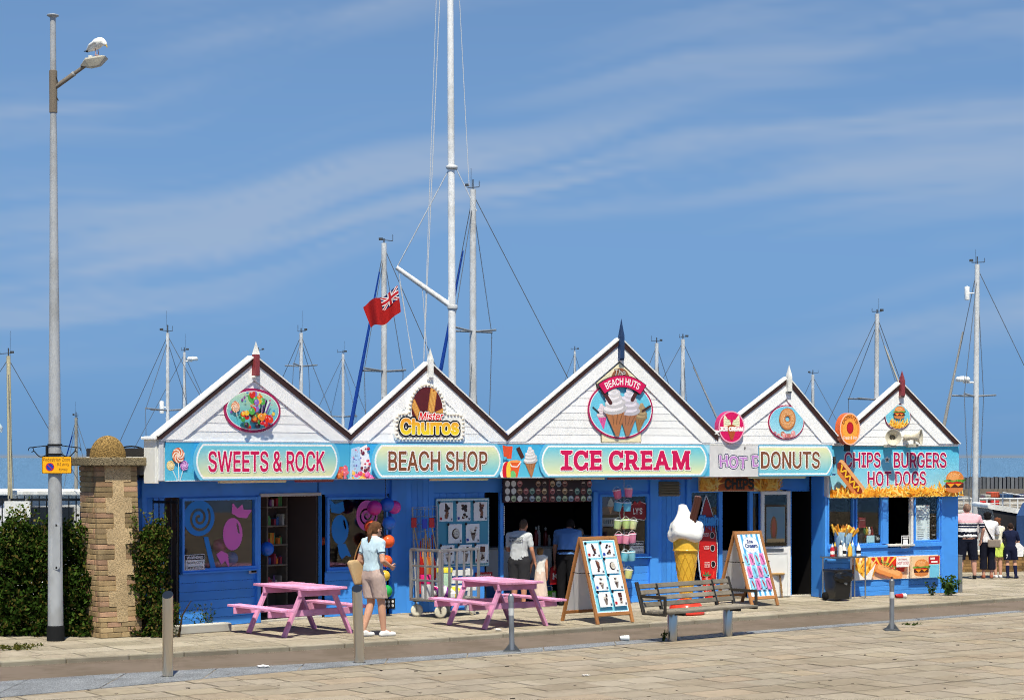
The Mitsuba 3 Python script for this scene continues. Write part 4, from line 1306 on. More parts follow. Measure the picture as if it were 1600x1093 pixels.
for i in range(6):
    A.add(bar(cx + 0.12 + 0.02 * i, cy - 0.05, cx + 0.14 + 0.035 * i, cy + 0.22 - 0.02 * i, 0.012), [(40, 36, 50), (240, 240, 240), (130, 70, 160)][i % 3])
art_balls(A, (cx - rx * 0.5, cy - ry * 0.78, cx + rx * 0.55, cy - ry * 0.1), 34, (0.035, 0.062), [(214, 30, 34), (240, 140, 40), (250, 200, 60), (60, 40, 60), (120, 120, 210), (80, 160, 70), (230, 60, 30)], 2)
art_balls(A, (cx - 0.12, cy - 0.03, cx + 0.12, cy + ry * 0.75), 14, (0.04, 0.07), [(226, 50, 30), (90, 180, 80), (250, 180, 60), (150, 110, 200), (250, 120, 30)], 5)
A.out(part(k, 'picture'))

fr = HF[1]
k = thing('gable_sign', 'churros sign shaped as a dome with a rim of round bulbs on the second gable', 'sign', SG)
P = lambda x, y, w=0.05: fr.uv(x, y, w)
bx = px_box(fr, 616, 655, 723, 690, 0.05)
low = sbox(bx[0] + 0.14, bx[2] + 0.14, bx[1] - 0.10, bx[3] - 0.02).buffer(0.14)
dc = P(667, 638)
dome = disc(dc[0], dc[1] - 0.02, 0.385, 0.46, 16).union(sbox(dc[0] - 0.385, dc[1] - 0.2, dc[0] + 0.385, dc[1] - 0.05))
shape = low.union(dome).buffer(0.03).buffer(-0.03).intersection(sbox(-9, ZG, 99, 9))
B(fr).poly(shape, -0.01, 0.06, (244, 244, 240)).out(part(k, 'panel'), 'm_print')
line = shape.buffer(-0.04).exterior
nb = int(line.length / 0.068)
for i in range(nb):
    p = line.interpolate(i / nb, normalized=True)
    B(fr).lathe([(0.027, 0.0), (0.026, 0.012), (0.016, 0.024), (0.0, 0.028)], (p.x, p.y, 0.06), (236, 228, 210), n=10).out(part(k, 'bulb'), 'm_gloss')
inn = disc(dc[0], dc[1] - 0.02, 0.31, 0.385, 16).intersection(sbox(-9, dc[1] - 0.30, 99, 9))
A = Art(fr, 0.0605)
A.add(inn, (92, 30, 34))
A.clip = inn


def churro(x0, y0, x1, y1, w):
    A.add(bar(x0, y0, x1, y1, w), (196, 126, 54))
    n = np.array([-(y1 - y0), x1 - x0]) / math.hypot(x1 - x0, y1 - y0)
    for q in (-0.6, -0.2, 0.2, 0.6):
        A.add(bar(x0 + n[0] * w * q, y0 + n[1] * w * q, x1 + n[0] * w * q, y1 + n[1] * w * q, w * 0.1), (238, 184, 96))
    A.add(disc(x1, y1, w * 0.8), (228, 168, 84)).add(disc(x1, y1, w * 0.3), (170, 100, 40))


churro(*P(672, 650), *P(677, 610), 0.07)
churro(*P(655, 652), *P(644, 628), 0.06)
churro(*P(672, 652), *P(697, 640), 0.055)
A.out(part(k, 'picture'))
A2w = A.w + 0.002
tx = affinity.skew(text_shape('Mister'), 12)
A = Art(fr, A2w, 0.0015)
s = fit(tx, *px_box(fr, 653.5, 644, 692, 656, 0.06))
A.add(s.buffer(0.022), (30, 20, 20)).add(s.buffer(0.014), (250, 244, 240)).add(s, (222, 34, 40)).out(part(k, 'lettering'))
s = fit(text_shape('Churros').buffer(0.05), *px_box(fr, 624, 654, 716, 679, 0.06))
A = Art(fr, A2w + 0.003, 0.0015)
A.add(s.buffer(0.036), (24, 20, 20)).add(s.buffer(0.010), (252, 248, 236)).add(s, grad(s.bounds[1], s.bounds[3], (248, 226, 40), (240, 156, 50))).out(part(k, 'lettering'))

fr = HF[2]
k = thing('gable_sign', 'round sign of four ice cream cones under a curved magenta banner', 'sign', SG)
P = lambda x, y, w=0.04: fr.uv(x, y, w)
Q = lambda pts: Polygon([P(*p) for p in pts])
back = Q([(932, 690), (941, 675), (934, 596), (969, 566), (1003, 596), (1002, 690)])
back = Q([(941, 690.5), (1002, 690.5), (1002, 640), (1003, 598), (969, 567), (933, 598), (941, 640)]).intersection(sbox(-9, ZG + 0.004, 99, 9))
B(fr).poly(back.buffer(0.012), -0.01, 0.020, (60, 56, 48)).poly(back, 0.020, 0.024, (240, 230, 196)).out(part(k, 'back_board'), 'm_print')
cx, cy = P(970, 640)
rx, ry = (P(1021, 640)[0] - P(919.5, 640)[0]) / 2, 0.52
B(fr).poly(disc(cx, cy, rx, ry, 24), 0.024, 0.040, (176, 32, 88)).out(part(k, 'rim'), 'm_print')
A = Art(fr, 0.0405)
A.add(disc(cx, cy, rx - 0.03, ry - 0.03, 24), (248, 248, 250)).add(disc(cx, cy, rx - 0.042, ry - 0.042, 24), (110, 200, 230))
A.clip = disc(cx, cy, rx - 0.042, ry - 0.042, 24)
art_cone(A, cx - 0.36, cy - 0.34, 0.44, (240, 226, 236), (222, 90, 160), 6, False)
A.add(bar(cx - 0.58, cy + 0.04, cx - 0.46, cy - 0.06, 0.012), (50, 60, 60))
art_cone(A, cx + 0.36, cy - 0.40, 0.52, (186, 160, 120), (160, 120, 78), -8, False)
A.add(bar(cx + 0.44, cy - 0.02, cx + 0.60, cy + 0.07, 0.022), (70, 46, 40))
art_cone(A, cx + 0.12, cy - 0.5, 0.88, (232, 226, 240), (168, 112, 80), -3, False)
A.add(bar(cx + 0.22, cy + 0.18, cx + 0.34, cy + 0.38, 0.036), (80, 44, 42))
art_cone(A, cx - 0.09, cy - 0.5, 0.92, (240, 236, 242), (176, 116, 76), 6, False)
A.add(bar(cx - 0.24, cy + 0.12, cx - 0.42, cy + 0.36, 0.036), (80, 40, 40))
A.out(part(k, 'picture'))
A = Art(fr, 0.046 + 0.03, 0.002)
dc = P(970, 594)
B(fr).poly(disc(dc[0], dc[1] - 0.02, 0.20, 0.24).intersection(sbox(-9, dc[1] - 0.06, 99, 9)), 0.024, 0.030, (150, 92, 62)).out(part(k, 'crest'), 'm_print')
s = fit(affinity.skew(text_shape('The', False), 14), *px_box(fr, 961.5, 577, 978, 588, 0.05))
Art(fr, 0.031, 0.0015).add(s.buffer(0.008), (40, 30, 26)).add(s, (226, 214, 206)).out(part(k, 'lettering'))
mid = P(970, 668)
rad0, rad1 = P(970, 601)[1] - 0 - mid[1], 0
r_in, r_out = 0.60, 0.80
cyb = P(970, 587)[1] - r_out
th = np.linspace(-0.66, 0.66, 25)
ban = Polygon([(cx + r_out * math.sin(t), cyb + r_out * math.cos(t)) for t in th] + [(cx + r_in * math.sin(t), cyb + r_in * math.cos(t)) for t in th[::-1]])
wt = 0.10
B(fr).poly(ban.buffer(0.010), 0.04, wt, (40, 20, 30)).poly(ban, wt, wt + 0.004, (212, 22, 90)).out(part(k, 'banner'), 'm_print')
ts = text_shape('BEACH HUTS')
a, b, c, d = ts.bounds
span = 1.06
outg = []
for g in getattr(ts, 'geoms', [ts]):
    def bend(x, y):
        t = -span / 2 + span * (np.asarray(x) - a) / (c - a)
        r_ = 0.635 + 0.125 * (np.asarray(y) - b) / (d - b)
        return cx + r_ * np.sin(t), cyb + r_ * np.cos(t)
    from shapely.ops import transform
    outg.append(transform(bend, g.segmentize(0.05)).buffer(0))
Art(fr, wt + 0.0045, 0.002).add(unary_union(outg), (250, 248, 250)).out(part(k, 'lettering'))

fr = HF[3]
k = thing('gable_sign', 'oval donut sign with magenta rim on the fourth gable', 'sign', SG)
a, b, c, d = px_box(fr, 1201, 633, 1257, 686, 0.03)
cx, cy, rx, ry = (a + b) / 2, (c + d) / 2, (b - a) / 2, (d - c) / 2
B(fr).poly(disc(cx, cy, rx, ry, 20), -0.01, 0.024, (166, 28, 76)).out(part(k, 'rim'), 'm_print')
A = Art(fr, 0.0245)
A.add(disc(cx, cy, rx - 0.02, ry - 0.02, 20), (246, 246, 250)).add(disc(cx, cy, rx - 0.028, ry - 0.028, 20), grad(cy - ry, cy + ry, (180, 226, 238), (110, 196, 232)))
A.clip = disc(cx, cy, rx - 0.028, ry - 0.028, 20)
art_balls(A, (cx - rx, cy - ry, cx + rx, cy - ry * 0.62), 22, (0.025, 0.05), [(216, 140, 150), (200, 110, 110), (230, 160, 160), (190, 120, 90)], 3)
art_donut(A, cx + 0.01, cy + 0.06, rx * 0.46, ry * 0.64)
A.out(part(k, 'picture'))

fr = HF[4]
k = thing('gable_sign', 'small round burger and chips sign on the kiosk gable above the loudspeakers', 'sign', SG)
a, b, c, d = px_box(fr, 1383, 631, 1423.5, 671, 0.13)
cx, cy, rx, ry = (a + b) / 2, (c + d) / 2, (b - a) / 2, (d - c) / 2
B(fr).poly(disc(cx, cy, rx, ry, 20), 0.09, 0.124, (120, 30, 66)).out(part(k, 'rim'), 'm_print')
A = Art(fr, 0.1245)
A.add(disc(cx, cy, rx - 0.014, ry - 0.014, 20), (246, 246, 250)).add(disc(cx, cy, rx - 0.024, ry - 0.024, 20), (120, 204, 228))
A.clip = disc(cx, cy, rx - 0.024, ry - 0.024, 20)
art_fries(A, cx - rx, cx + rx, cy - ry, cy - 0.02, 46, 5, 0.012)
art_burger(A, cx + 0.01, cy + 0.09, 0.27)
A.out(part(k, 'picture'))


def pub_sign(fr, label, px, py, rx, ry, w, rim, face, draw, turn=0):
    k = thing('disc_sign', label, 'sign')
    u, v = fr.uv(px, py, w)
    f = fr.sub((u, v, w), rotm((0, 1, 0), turn))
    B(f).poly(disc(0, 0, rx, ry, 24), -0.08, 0.10, rim).out(part(k, 'drum'), 'm_print')
    A = Art(f, 0.1005)
    A.add(ellipse_ring(0, 0, rx, ry, 0.022), tuple(min(255, c * 0.4 + 150) for c in rim)).add(disc(0, 0, rx - 0.022, ry - 0.022, 24), face)
    draw(A, rx, ry)
    A.out(part(k, 'picture'))
    B(f).box((-0.05, -ry - 0.12, -0.05), (0.05, -ry + 0.02, 0.02), (30, 30, 32)).out(part(k, 'bracket'), 'm_paint')
    return k, f


def draw_ice(A, rx, ry):
    for s in (-1, 1):
        A.add(Polygon([(s * 0.02, 0.03), (s * 0.15, 0.02), (s * 0.15, 0.16), (s * 0.14, 0.21), (s * 0.09, 0.14), (s * 0.03, 0.09)]).buffer(0.01), (240, 238, 206))
        for j in range(3):
            A.add(bar(s * 0.03, 0.045 + 0.04 * j, s * 0.14, 0.055 + 0.045 * j, 0.006), (170, 180, 140))
    A.add(Polygon([(-0.11, 0.01), (0, 0.05), (0.11, 0.01), (0.02, -0.24), (-0.02, -0.24)]), (176, 80, 40))
    A.add(fit(text_shape('ICE CREAM'), -rx * 0.86, rx * 0.86, -0.07, 0.0).buffer(0.006), (250, 246, 244))


def draw_donut(A, rx, ry):
    A.add(disc(0, -0.01, rx * 0.72, ry * 0.62), (250, 170, 66))
    A.add(disc(0.0, 0.02, 0.075, 0.115), (170, 30, 34)).add(disc(0.0, 0.02, 0.05, 0.085), (196, 24, 44))
    s = text_shape('DONUTS')
    a, b, c, d = s.bounds
    from shapely.ops import transform

    def bend(x, y):
        t = -1.15 + 2.3 * (np.asarray(x) - a) / (c - a)
        q = 0.66 + 0.22 * (np.asarray(y) - b) / (d - b)
        return rx * q * np.sin(t), ry * q * np.cos(t)
    A.add(unary_union([transform(bend, g.segmentize(0.05)).buffer(0) for g in getattr(s, 'geoms', [s])]), (84, 40, 24))
    A.add(fit(text_shape('Fresh & Hot'), -rx * 0.66, rx * 0.66, -0.20, -0.135), (250, 232, 220))


pub_sign(HF[3], 'round pink ice cream sign standing between two gables', 1139.5, 667, 0.262, 0.294, -0.015, (214, 44, 110), (214, 22, 96), draw_ice, -6)
pub_sign(HF[3], 'round orange donuts sign standing between two gables', 1324, 670, 0.222, 0.304, -0.01, (240, 110, 40), (250, 150, 60), draw_donut, -4)

# --- horn loudspeakers
for lab, px, turn in (('left-facing grey horn loudspeaker above the chips sign', 1397, -30), ('right-facing grey horn loudspeaker above the burgers sign', 1432, 38)):
    k = thing('loudspeaker', lab, 'loudspeaker', 'horn loudspeakers on the kiosk gable')
    u, v = HF[4].uv(px, 683, 0.35)
    f = HF[4].sub((u, v, 0.30), rotm((0, 1, 0), turn))
    B(f, (206, 200, 182)).lathe([(0.03, -0.22), (0.055, -0.2), (0.06, -0.12), (0.045, -0.08), (0.06, 0.0), (0.10, 0.07), (0.155, 0.12), (0.158, 0.125), (0.145, 0.122), (0.09, 0.07), (0.05, 0.0), (0.04, -0.04)], n=28).out(part(k, 'horn'), 'm_paint')
    B(f, (120, 112, 98)).lathe([(0.0, 0.02), (0.04, 0.01), (0.055, -0.03), (0.0, -0.035)], n=16).out(part(k, 'driver'), 'm_matte')
    B(HF[4], (190, 186, 174)).box((u - 0.06, v - 0.19, 0.10), (u + 0.06, v - 0.13, 0.34)).box((u - 0.015, v - 0.15, 0.27), (u + 0.015, v - 0.03, 0.31)).out(part(k, 'bracket'), 'm_paint')

def shade(col, a, b):
    q = R.uniform(a, b)
    return tuple(min(255, q * c) for c in col)


# ---------------------------------------------------------------- in the shop windows
def sheet(fr, h, key, label, cat, px, w, draw, col=(240, 240, 240), group=None, thick=0.006):
    k = thing(key, label, cat, group)
    a, b, c, d = px_box(fr, *px, w)
    B(fr).poly(sbox(a, c, b, d), w, w + thick, col).out(part(k, 'sheet'), 'm_print')
    A = Art(fr, w + thick + 0.0005, 0.001)
    draw(A, a, b, c, d)
    A.out(part(k, 'print'))
    return k


def warn(A, a, b, c, d):
    W_, H_ = b - a, d - c
    A.add(sbox(a + 0.02 * W_, c + 0.03 * H_, b - 0.02 * W_, d - 0.03 * H_), (30, 30, 32)).add(sbox(a + 0.05 * W_, c + 0.06 * H_, b - 0.05 * W_, d - 0.34 * H_), (226, 228, 228))
    A.add(fit(text_shape('WARNING'), a + 0.1 * W_, b - 0.1 * W_, d - 0.28 * H_, d - 0.1 * H_), (240, 240, 240))
    A.add(fit(text_shape('Security CCTV'), a + 0.1 * W_, b - 0.1 * W_, c + 0.37 * H_, c + 0.58 * H_), (30, 30, 32))
    A.add(fit(text_shape('Cameras In Use'), a + 0.1 * W_, b - 0.1 * W_, c + 0.1 * H_, c + 0.28 * H_), (30, 30, 32))


sheet(HF[0], 0, 'warning_sign', 'small security camera warning sign low in the sweet shop window', 'sign', (288, 865, 320, 891), WL + 0.033, warn)
sheet(HF[2], 2, 'warning_sign', 'small security camera warning sign in the window beside the hanging buckets', 'sign', (984, 845, 1006, 866), WL - 0.016, warn)


def spiral(x, y, r, turns, w, sx=1.0):
    t = np.linspace(0.12, 1, 60)
    a = turns * 2 * math.pi * t
    return LineString(np.stack([x + sx * r * t * np.cos(a), y + r * t * np.sin(a)], 1)).buffer(w)


DEC = 'cut-out sweet decals on the shop windows'


def decal(label, fr, shape, col, w=WL - 0.016):
    k = thing('window_decal', label, 'decal', DEC)
    B(fr).poly(shape, w, w + 0.003, col).out(k, 'm_print')


fr = HF[0]
P = lambda x, y: fr.uv(x, y, WL)
x, y = P(312, 809); r = P(336, 809)[0] - x
stick = Polygon([P(319, 838), P(326, 838), P(338, 886), P(330, 888)])
decal('blue spiral lollipop decal on the sweet shop window', fr, disc(x, y, r, r * 0.82 * 1.12).difference(spiral(x, y, r * 0.72, 2.1, 0.022)).union(stick), (28, 128, 206))


def candy(fr, c, rx, ry, top, bot, hl):
    body = disc(*P2(*c), 1, 1)
    x, y = P2(*c)
    body = disc(x, y, rx, ry, 16).difference(affinity.rotate(disc(x + rx * 0.55, y + ry * 0.35, 0.02, ry * 0.36), 14))
    for pts in (top, bot):
        body = body.union(Polygon([P2(*q) for q in pts]).buffer(0.012))
    return body


P2 = P
decal('pink wrapped sweet decal on the sweet shop window', fr, candy(fr, (364.5, 834), 0.20, 0.26, ((365, 787), (372, 796), (379, 789), (381, 797), (393, 797), (386, 808), (374, 807), (364, 801)), ((340, 866), (347, 861), (356, 866), (358, 884), (353, 874), (347, 880)), None), (224, 108, 192))
fr = HF[1]
P2 = lambda x, y: fr.uv(x, y, WL)
decal('blue wrapped sweet decal on the window right of the open doorway', fr, candy(fr, (532, 827), 0.165, 0.25, ((517, 782), (524, 789), (536, 784), (538, 797), (531, 801), (519, 799)), ((529, 851), (540, 850), (548, 868), (541, 866), (535, 872), (531, 864)), None), (28, 128, 206))
x, y = P2(574, 805)
decal('pink spiral lollipop decal on the window behind the balloons', fr, disc(x, y, 0.21, 0.26).difference(spiral(x, y, 0.17, 2.0, 0.016)), (224, 108, 192))

# shelves of sweets inside the first hut, and bottles behind the ice cream counter
GOODS = [(170, 60, 80), (200, 150, 60), (70, 110, 170), (150, 140, 130), (90, 150, 90), (210, 120, 50), (130, 80, 150), (190, 190, 180)]


GOODNAME = ['dull red', 'ochre', 'blue', 'grey', 'green', 'orange', 'purple', 'pale grey']
ORD = ['first', 'second', 'third', 'fourth', 'fifth', 'sixth', 'seventh', 'eighth', 'ninth', 'tenth']


def shelf_unit(label, where, h, u0, u1, w, levels, seed, n, size):
    k = thing('shelf_unit', label, 'shelf')
    f = HF[h]
    r = random.Random(seed)
    for z in levels:
        B(f).box((u0, z - 0.025, w - 0.28), (u1, z, w), (148, 136, 124)).out(part(k, 'shelf'), 'm_paint')
    for x in (u0, u1 - 0.03):
        B(f).box((x, 0.02, w - 0.28), (x + 0.03, levels[-1] + 0.3, w - 0.001), (120, 108, 98)).out(part(k, 'upright'), 'm_paint')
    for z in levels:
        for i in range(n):
            x = u0 + 0.05 + (u1 - u0 - 0.1) * (i + 0.5) / n
            s, hh = size * r.uniform(0.7, 1.0) * (u1 - u0) / n, r.uniform(0.10, 0.2)
            c = r.choice(GOODS)
            q = fresh('sweet_jar')
            jar = r.random() < 0.5
            labels[q] = {'label': f"{GOODNAME[GOODS.index(c)]} {'jar' if jar else 'box'}, {ORD[i]} from the left on the {ORD[levels.index(z)]} shelf up {where}", 'category': 'jar' if jar else 'box', 'group': 'goods on the sweet shop shelves'}
            if jar:
                B(f).lathe([(0, 0), (s / 2, 0), (s / 2, hh * 0.8), (s * 0.36, hh * 0.86), (s * 0.38, hh), (0, hh)], (0, 0, 0), c, 10, 'y').out(q, 'm_gloss')
                scene[q]['to_world'] = T([[1, 0, 0, 0], [0, 1, 0, 0], [0, 0, 1, 0], [0, 0, 0, 1]]).translate([float(v) for v in (f.A @ np.array([x, z, w - 0.12]))])
            else:
                B(f).box((x - s / 2, z, w - 0.2), (x + s / 2, z + hh, w - 0.03), c).out(q, 'm_print')


shelf_unit('tall wooden shelves of sweets seen through the open shop doorway', 'in the doorway', 0, HF[0].uv(408, 850, WL - 0.85)[0], HL[0] + 0.02, WL - 0.70, (0.5, 0.88, 1.22, 1.54, 1.86), 5, 8, 0.8)
shelf_unit('low shelves of sweets behind the left shop window', 'in the shop window', 0, 0.55, 1.5, WL - 0.9, (0.55, 0.95, 1.3), 6, 6, 0.8)
f = HF[2]
for i, (px, hh, c) in enumerate(((838, 0.36, (150, 30, 34)), (846, 0.38, (200, 200, 196)), (853, 0.34, (120, 24, 30)), (862, 0.20, (180, 180, 176)), (868, 0.24, (70, 60, 56)), (902, 0.22, (190, 180, 160)), (910, 0.16, (120, 40, 40)), (918, 0.20, (150, 150, 150)))):
    k = thing('sauce_bottle', ['tall dark red', 'tallest pale grey', 'dark maroon', 'short grey', 'dark brown', 'cream', 'small reddish', 'grey'][i] + ' bottle on the ice cream counter, ' + ORD[i] + ' from the left', 'bottle', 'bottles on the ice cream counter')
    u, _ = f.uv(px, 850, WL - 1.7)
    s = 0.045
    g = f.sub((u, 1.0, WL - 1.72 - 0.1 * (i % 2)), np.array([[1, 0, 0], [0, 0, 1], [0, -1, 0]], float))
    B(g).lathe([(0, 0), (s, 0), (s, hh * 0.6), (s * 0.4, hh * 0.8), (s * 0.35, hh), (0, hh)], col=c, n=12).out(part(k, 'body'), 'm_gloss')
    B(g).lathe([(s * 0.4, hh * 0.86), (s * 0.4, hh * 1.02), (0, hh * 1.03)], col=(210, 206, 200), n=12).out(part(k, 'cap'), 'm_print')
k = thing('light_string', 'string of small white beads hanging down the left jamb of the counter', 'bead string')
u0, z0 = f.uv(787.5, 791, WL + 0.04)
for i in range(16):
    B(f).ball((u0, z0 - 0.033 * i, WL + 0.05), 0.014, (235, 232, 220), 1).out(part(k, 'bead'), 'm_gloss')

# red window sign and flavour panel in the window beside the counter
k = thing('window_sign', 'dark red crown-shaped window sign behind the candyfloss buckets', 'sign')
P2 = lambda x, y: f.uv(x, y, WL - 0.016)
sh = Polygon([P2(*q) for q in ((969, 793), (986, 790), (994, 788), (1002, 786), (1009, 789), (1009, 805), (1006, 810), (995, 808), (978, 808), (971, 808))]).buffer(0.02)
A = Art(f, WL - 0.016, 0.002)
A.add(sh.buffer(0.012), (236, 226, 214)).add(sh, (140, 22, 30)).add(fit(text_shape("LY'S"), *px_box(f, 990, 793, 1004, 803, WL)), (240, 236, 228))
A.add(Polygon([P2(*q) for q in ((988, 788), (991, 782), (996, 786), (1000, 781), (1003, 786), (998, 789))]), (176, 40, 44)).out(k)


def flav(A, a, b, c, d):
    for i in range(3):
        for j in range(2):
            x, y = a + (b - a) * (0.2 + 0.3 * i), c + (d - c) * (0.3 + 0.42 * j)
            A.add(disc(x, y, (b - a) * 0.11, (d - c) * 0.16), [(150, 130, 120), (130, 70, 80), (170, 160, 140)][(i + j) % 3])


sheet(f, 2, 'window_poster', 'dim grey price poster in the lower left of the counter window', 'poster', (941, 808, 968, 822), WL - 0.05, lambda A, a, b, c, d: [A.add(sbox(a + 0.02 + 0.045 * i, c + 0.05, a + 0.045 + 0.045 * i, d - 0.04), (70, 80, 86)) for i in range(6)], (140, 150, 152))
sheet(f, 2, 'window_poster', 'dark poster of pale sundaes in the upper left of the counter window', 'poster', (941, 776, 966, 804), WL - 0.05, lambda A, a, b, c, d: art_cone(A, (a + b) / 2, c + 0.02, 0.28, (200, 190, 170)), (70, 52, 52))

# flavour board above the counter
k = thing('flavour_board', 'dark board of round ice cream flavour labels above the counter', 'menu board')
a, b, c, d = px_box(f, 787, 748, 924, 785, WL + 0.16)
B(f).box((a, c, WL + 0.10), (b, d + 0.06, WL + 0.15), (40, 18, 22)).out(part(k, 'panel'), 'm_print')
B(f).box(((a + b) / 2 - 0.01 + 0.03, c, WL + 0.151), ((a + b) / 2 + 0.04, d, WL + 0.156), (110, 24, 28)).box((a, c, WL + 0.151), (b, c + 0.012, WL + 0.156), (90, 20, 24)).out(part(k, 'divider'), 'm_print')
r = random.Random(12)
for j in range(3):
    for i in range(14):
        px = 793 + 9.6 * i + (3.2 if i > 6 else 0)
        py = 756 + 11.6 * j - 0.6
        if j == 0 and i in (3, 4, 10, 11):
            continue
        u, v = f.uv(px, py, WL + 0.153)
        col = (226, 226, 224) if (i < 2 and j < 2) or (i, j) in ((0, 2), (2, 2)) else r.choice([(150, 90, 80), (170, 190, 150), (190, 160, 120), (130, 170, 160), (160, 120, 90), (90, 60, 56), (150, 170, 190), (190, 110, 110)])
        m = B(f).poly(disc(u, v, 0.050, 0.057), WL + 0.151, WL + 0.155, col)
        if col[0] < 220:
            m.poly(disc(u, v - 0.016, 0.034, 0.022), WL + 0.155, WL + 0.157, tuple(c_ * 0.6 for c_ in col)).poly(sbox(u - 0.03, v + 0.012, u + 0.03, v + 0.026), WL + 0.155, WL + 0.157, (236, 232, 222))
        m.out(part(k, 'label'), 'm_print')
for x in (a + 0.05, b - 0.1):
    B(f).box((x, d, WL + 0.05), (x + 0.05, d + 0.08, WL + 0.10), (30, 30, 30)).out(part(k, 'hanger'), 'm_matte')


def treat(A, x, y, h, kind, r):
    """A printed picture of a dark sundae."""
    dk = [(70, 40, 34), (44, 32, 34), (92, 56, 44), (30, 26, 28)]
    if kind == 0:
        A.add(affinity.rotate(disc(x, y + 0.12 * h, 0.10 * h, 0.40 * h), 12), dk[0])
        for i in range(6):
            A.add(disc(x + r.uniform(-0.08, 0.12) * h, y + h * (-0.32 + 0.13 * i), 0.11 * h, 0.08 * h), r.choice(dk + [(130, 84, 64)]))
    elif kind == 1:
        for i in range(12):
            A.add(disc(x + r.uniform(-0.18, 0.18) * h, y + r.uniform(-0.36, 0.38) * h, 0.10 * h, 0.08 * h), r.choice(dk))
        A.add(disc(x, y - 0.30 * h, 0.10 * h, 0.05 * h), (190, 180, 170))
    elif kind == 2:
        A.add(disc(x, y, 0.27 * h, 0.30 * h), (60, 46, 40)).add(disc(x + 0.05 * h, y + 0.03 * h, 0.21 * h, 0.24 * h), (206, 200, 190))
        A.add(spiral(x + 0.05 * h, y + 0.03 * h, 0.16 * h, 1.6, 0.012 * h), (150, 140, 130))
    elif kind == 3:
        A.add(Polygon([(x - 0.2 * h, y + 0.05 * h), (x + 0.2 * h, y + 0.05 * h), (x + 0.06 * h, y - 0.42 * h), (x - 0.06 * h, y - 0.42 * h)]), (120, 108, 100))
        for i in range(9):
            A.add(disc(x + r.uniform(-0.2, 0.2) * h, y + r.uniform(-0.1, 0.36) * h, 0.09 * h, 0.07 * h), r.choice([(225, 220, 214), (60, 44, 40), (190, 180, 172)]))
    else:
        A.add(sbox(x - 0.17 * h, y + 0.1 * h, x + 0.17 * h, y + 0.42 * h), (84, 44, 36)).add(sbox(x - 0.14 * h, y - 0.42 * h, x + 0.14 * h, y + 0.1 * h), (206, 200, 194))
        for i in range(7):
            A.add(disc(x + r.uniform(-0.1, 0.1) * h, y + r.uniform(-0.35, 0.08) * h, 0.07 * h), r.choice([(110, 50, 40), (60, 40, 36), (170, 160, 150)]))


def card(A, a, b, c, d, kind, r, flag=(170, 30, 40)):
    A.add(sbox(a, c, b, d), (232, 234, 238))
    treat(A, (a + b) / 2 + 0.05 * (b - a), (c + d) / 2, (d - c) * 0.92, kind, r)
    A.add(disc(a, d, 0.026), (24, 24, 28))
    A.add(sbox(b - 0.045, c + 0.02, b - 0.015, c + 0.055), (90, 96, 110))
    if flag is not None:
        A.add(sbox(a + 0.01, c + 0.03, a + 0.055, c + 0.075), flag)


f = HF[1]
k = thing('menu_board', 'large blue wall board with eight pictures of sundaes', 'menu board')
a, b, c, d = px_box(f, 681, 777, 764.5, 887, WL + 0.05)
WW, HH = b - a, d - c
B(f).box((a, c, WL + 0.022), (b, d, WL + 0.05), (92, 150, 176)).out(part(k, 'frame'), 'm_print')
A = Art(f, WL + 0.0505, 0.0008)
A.add(sbox(a + 0.015, c + 0.015, b - 0.015, d - 0.015), (206, 228, 236)).add(sbox(a + 0.028, c + 0.03, b - 0.028, d - 0.045), (70, 150, 180))
r = random.Random(3)
for (i, j, kd, fl) in ((0.06, 0.665, 0, (170, 30, 40)), (0.38, 0.665, 1, (30, 50, 150)), (0.69, 0.665, 0, None), (0.21, 0.35, 2, None), (0.535, 0.35, 3, (30, 50, 150)), (0.06, 0.05, 3, None), (0.38, 0.05, 3, None), (0.69, 0.05, 4, (170, 30, 40))):
    x, y = a + i * WW, c + j * HH
    card(A, x, x + 0.255 * WW, y, y + 0.275 * HH, kd, r, fl)
A.out(part(k, 'print'))
for px, w_ in ((690, 12), (752, 14)):
    k = thing('price_plate', 'small dark red price plate below the sundae board, ' + ('left one' if px < 700 else 'right one'), 'sign')
    q = px_box(f, px - 8, 893, px + w_ + 4, 902, WL + 0.05)
    B(f).poly(sbox(q[0], q[2], q[1], q[3]), WL + 0.02, WL + 0.035, (150, 24, 34)).poly(sbox(q[0] + 0.03, q[2] + 0.035, q[1] - 0.08, q[2] + 0.05).union(sbox(q[1] - 0.06, q[2] + 0.03, q[1] - 0.03, q[2] + 0.06)), WL + 0.035, WL + 0.037, (226, 200, 200)).out(k, 'm_print')

# chips name panel above the hatch
f = HF[3]
k = thing('chips_panel', 'shaded chips panel with dark letters and heaps of chips above the hatch', 'sign')
q = [f.uv(p_, 757, WL + 0.03)[0] for p_ in (1092, 1219)]
z0, z1 = f.uv(1150, 767.5, WL + 0.03)[1], Z0 + 0.01
B(f).poly(sbox(max(q[0], 0.02), z0, q[1], z1), WL, WL + 0.03, (236, 216, 190)).out(part(k, 'panel'), 'm_print')
A = Art(f, WL + 0.0305, 0.001)
A.clip = sbox(max(q[0], 0.02) + 0.01, z0 + 0.01, q[1] - 0.01, z1)
x = lambda px: f.uv(px, 757, WL + 0.03)[0]
A.add(sbox(x(1122), z0, x(1178), z1), (206, 110, 60))
for cx in (1104, 1198):
    art_fries(A, x(cx - 16), x(cx + 14), z0, z1 + 0.1, 60, cx, 0.012)
A.add(fit(text_shape('CHIPS').buffer(0.05), x(1127), x(1173), z0 + 0.04, z1 - 0.04), (26, 18, 16))
A.out(part(k, 'print'))

# chip kiosk: menu in the window, order slip, banner
f = HF[4]


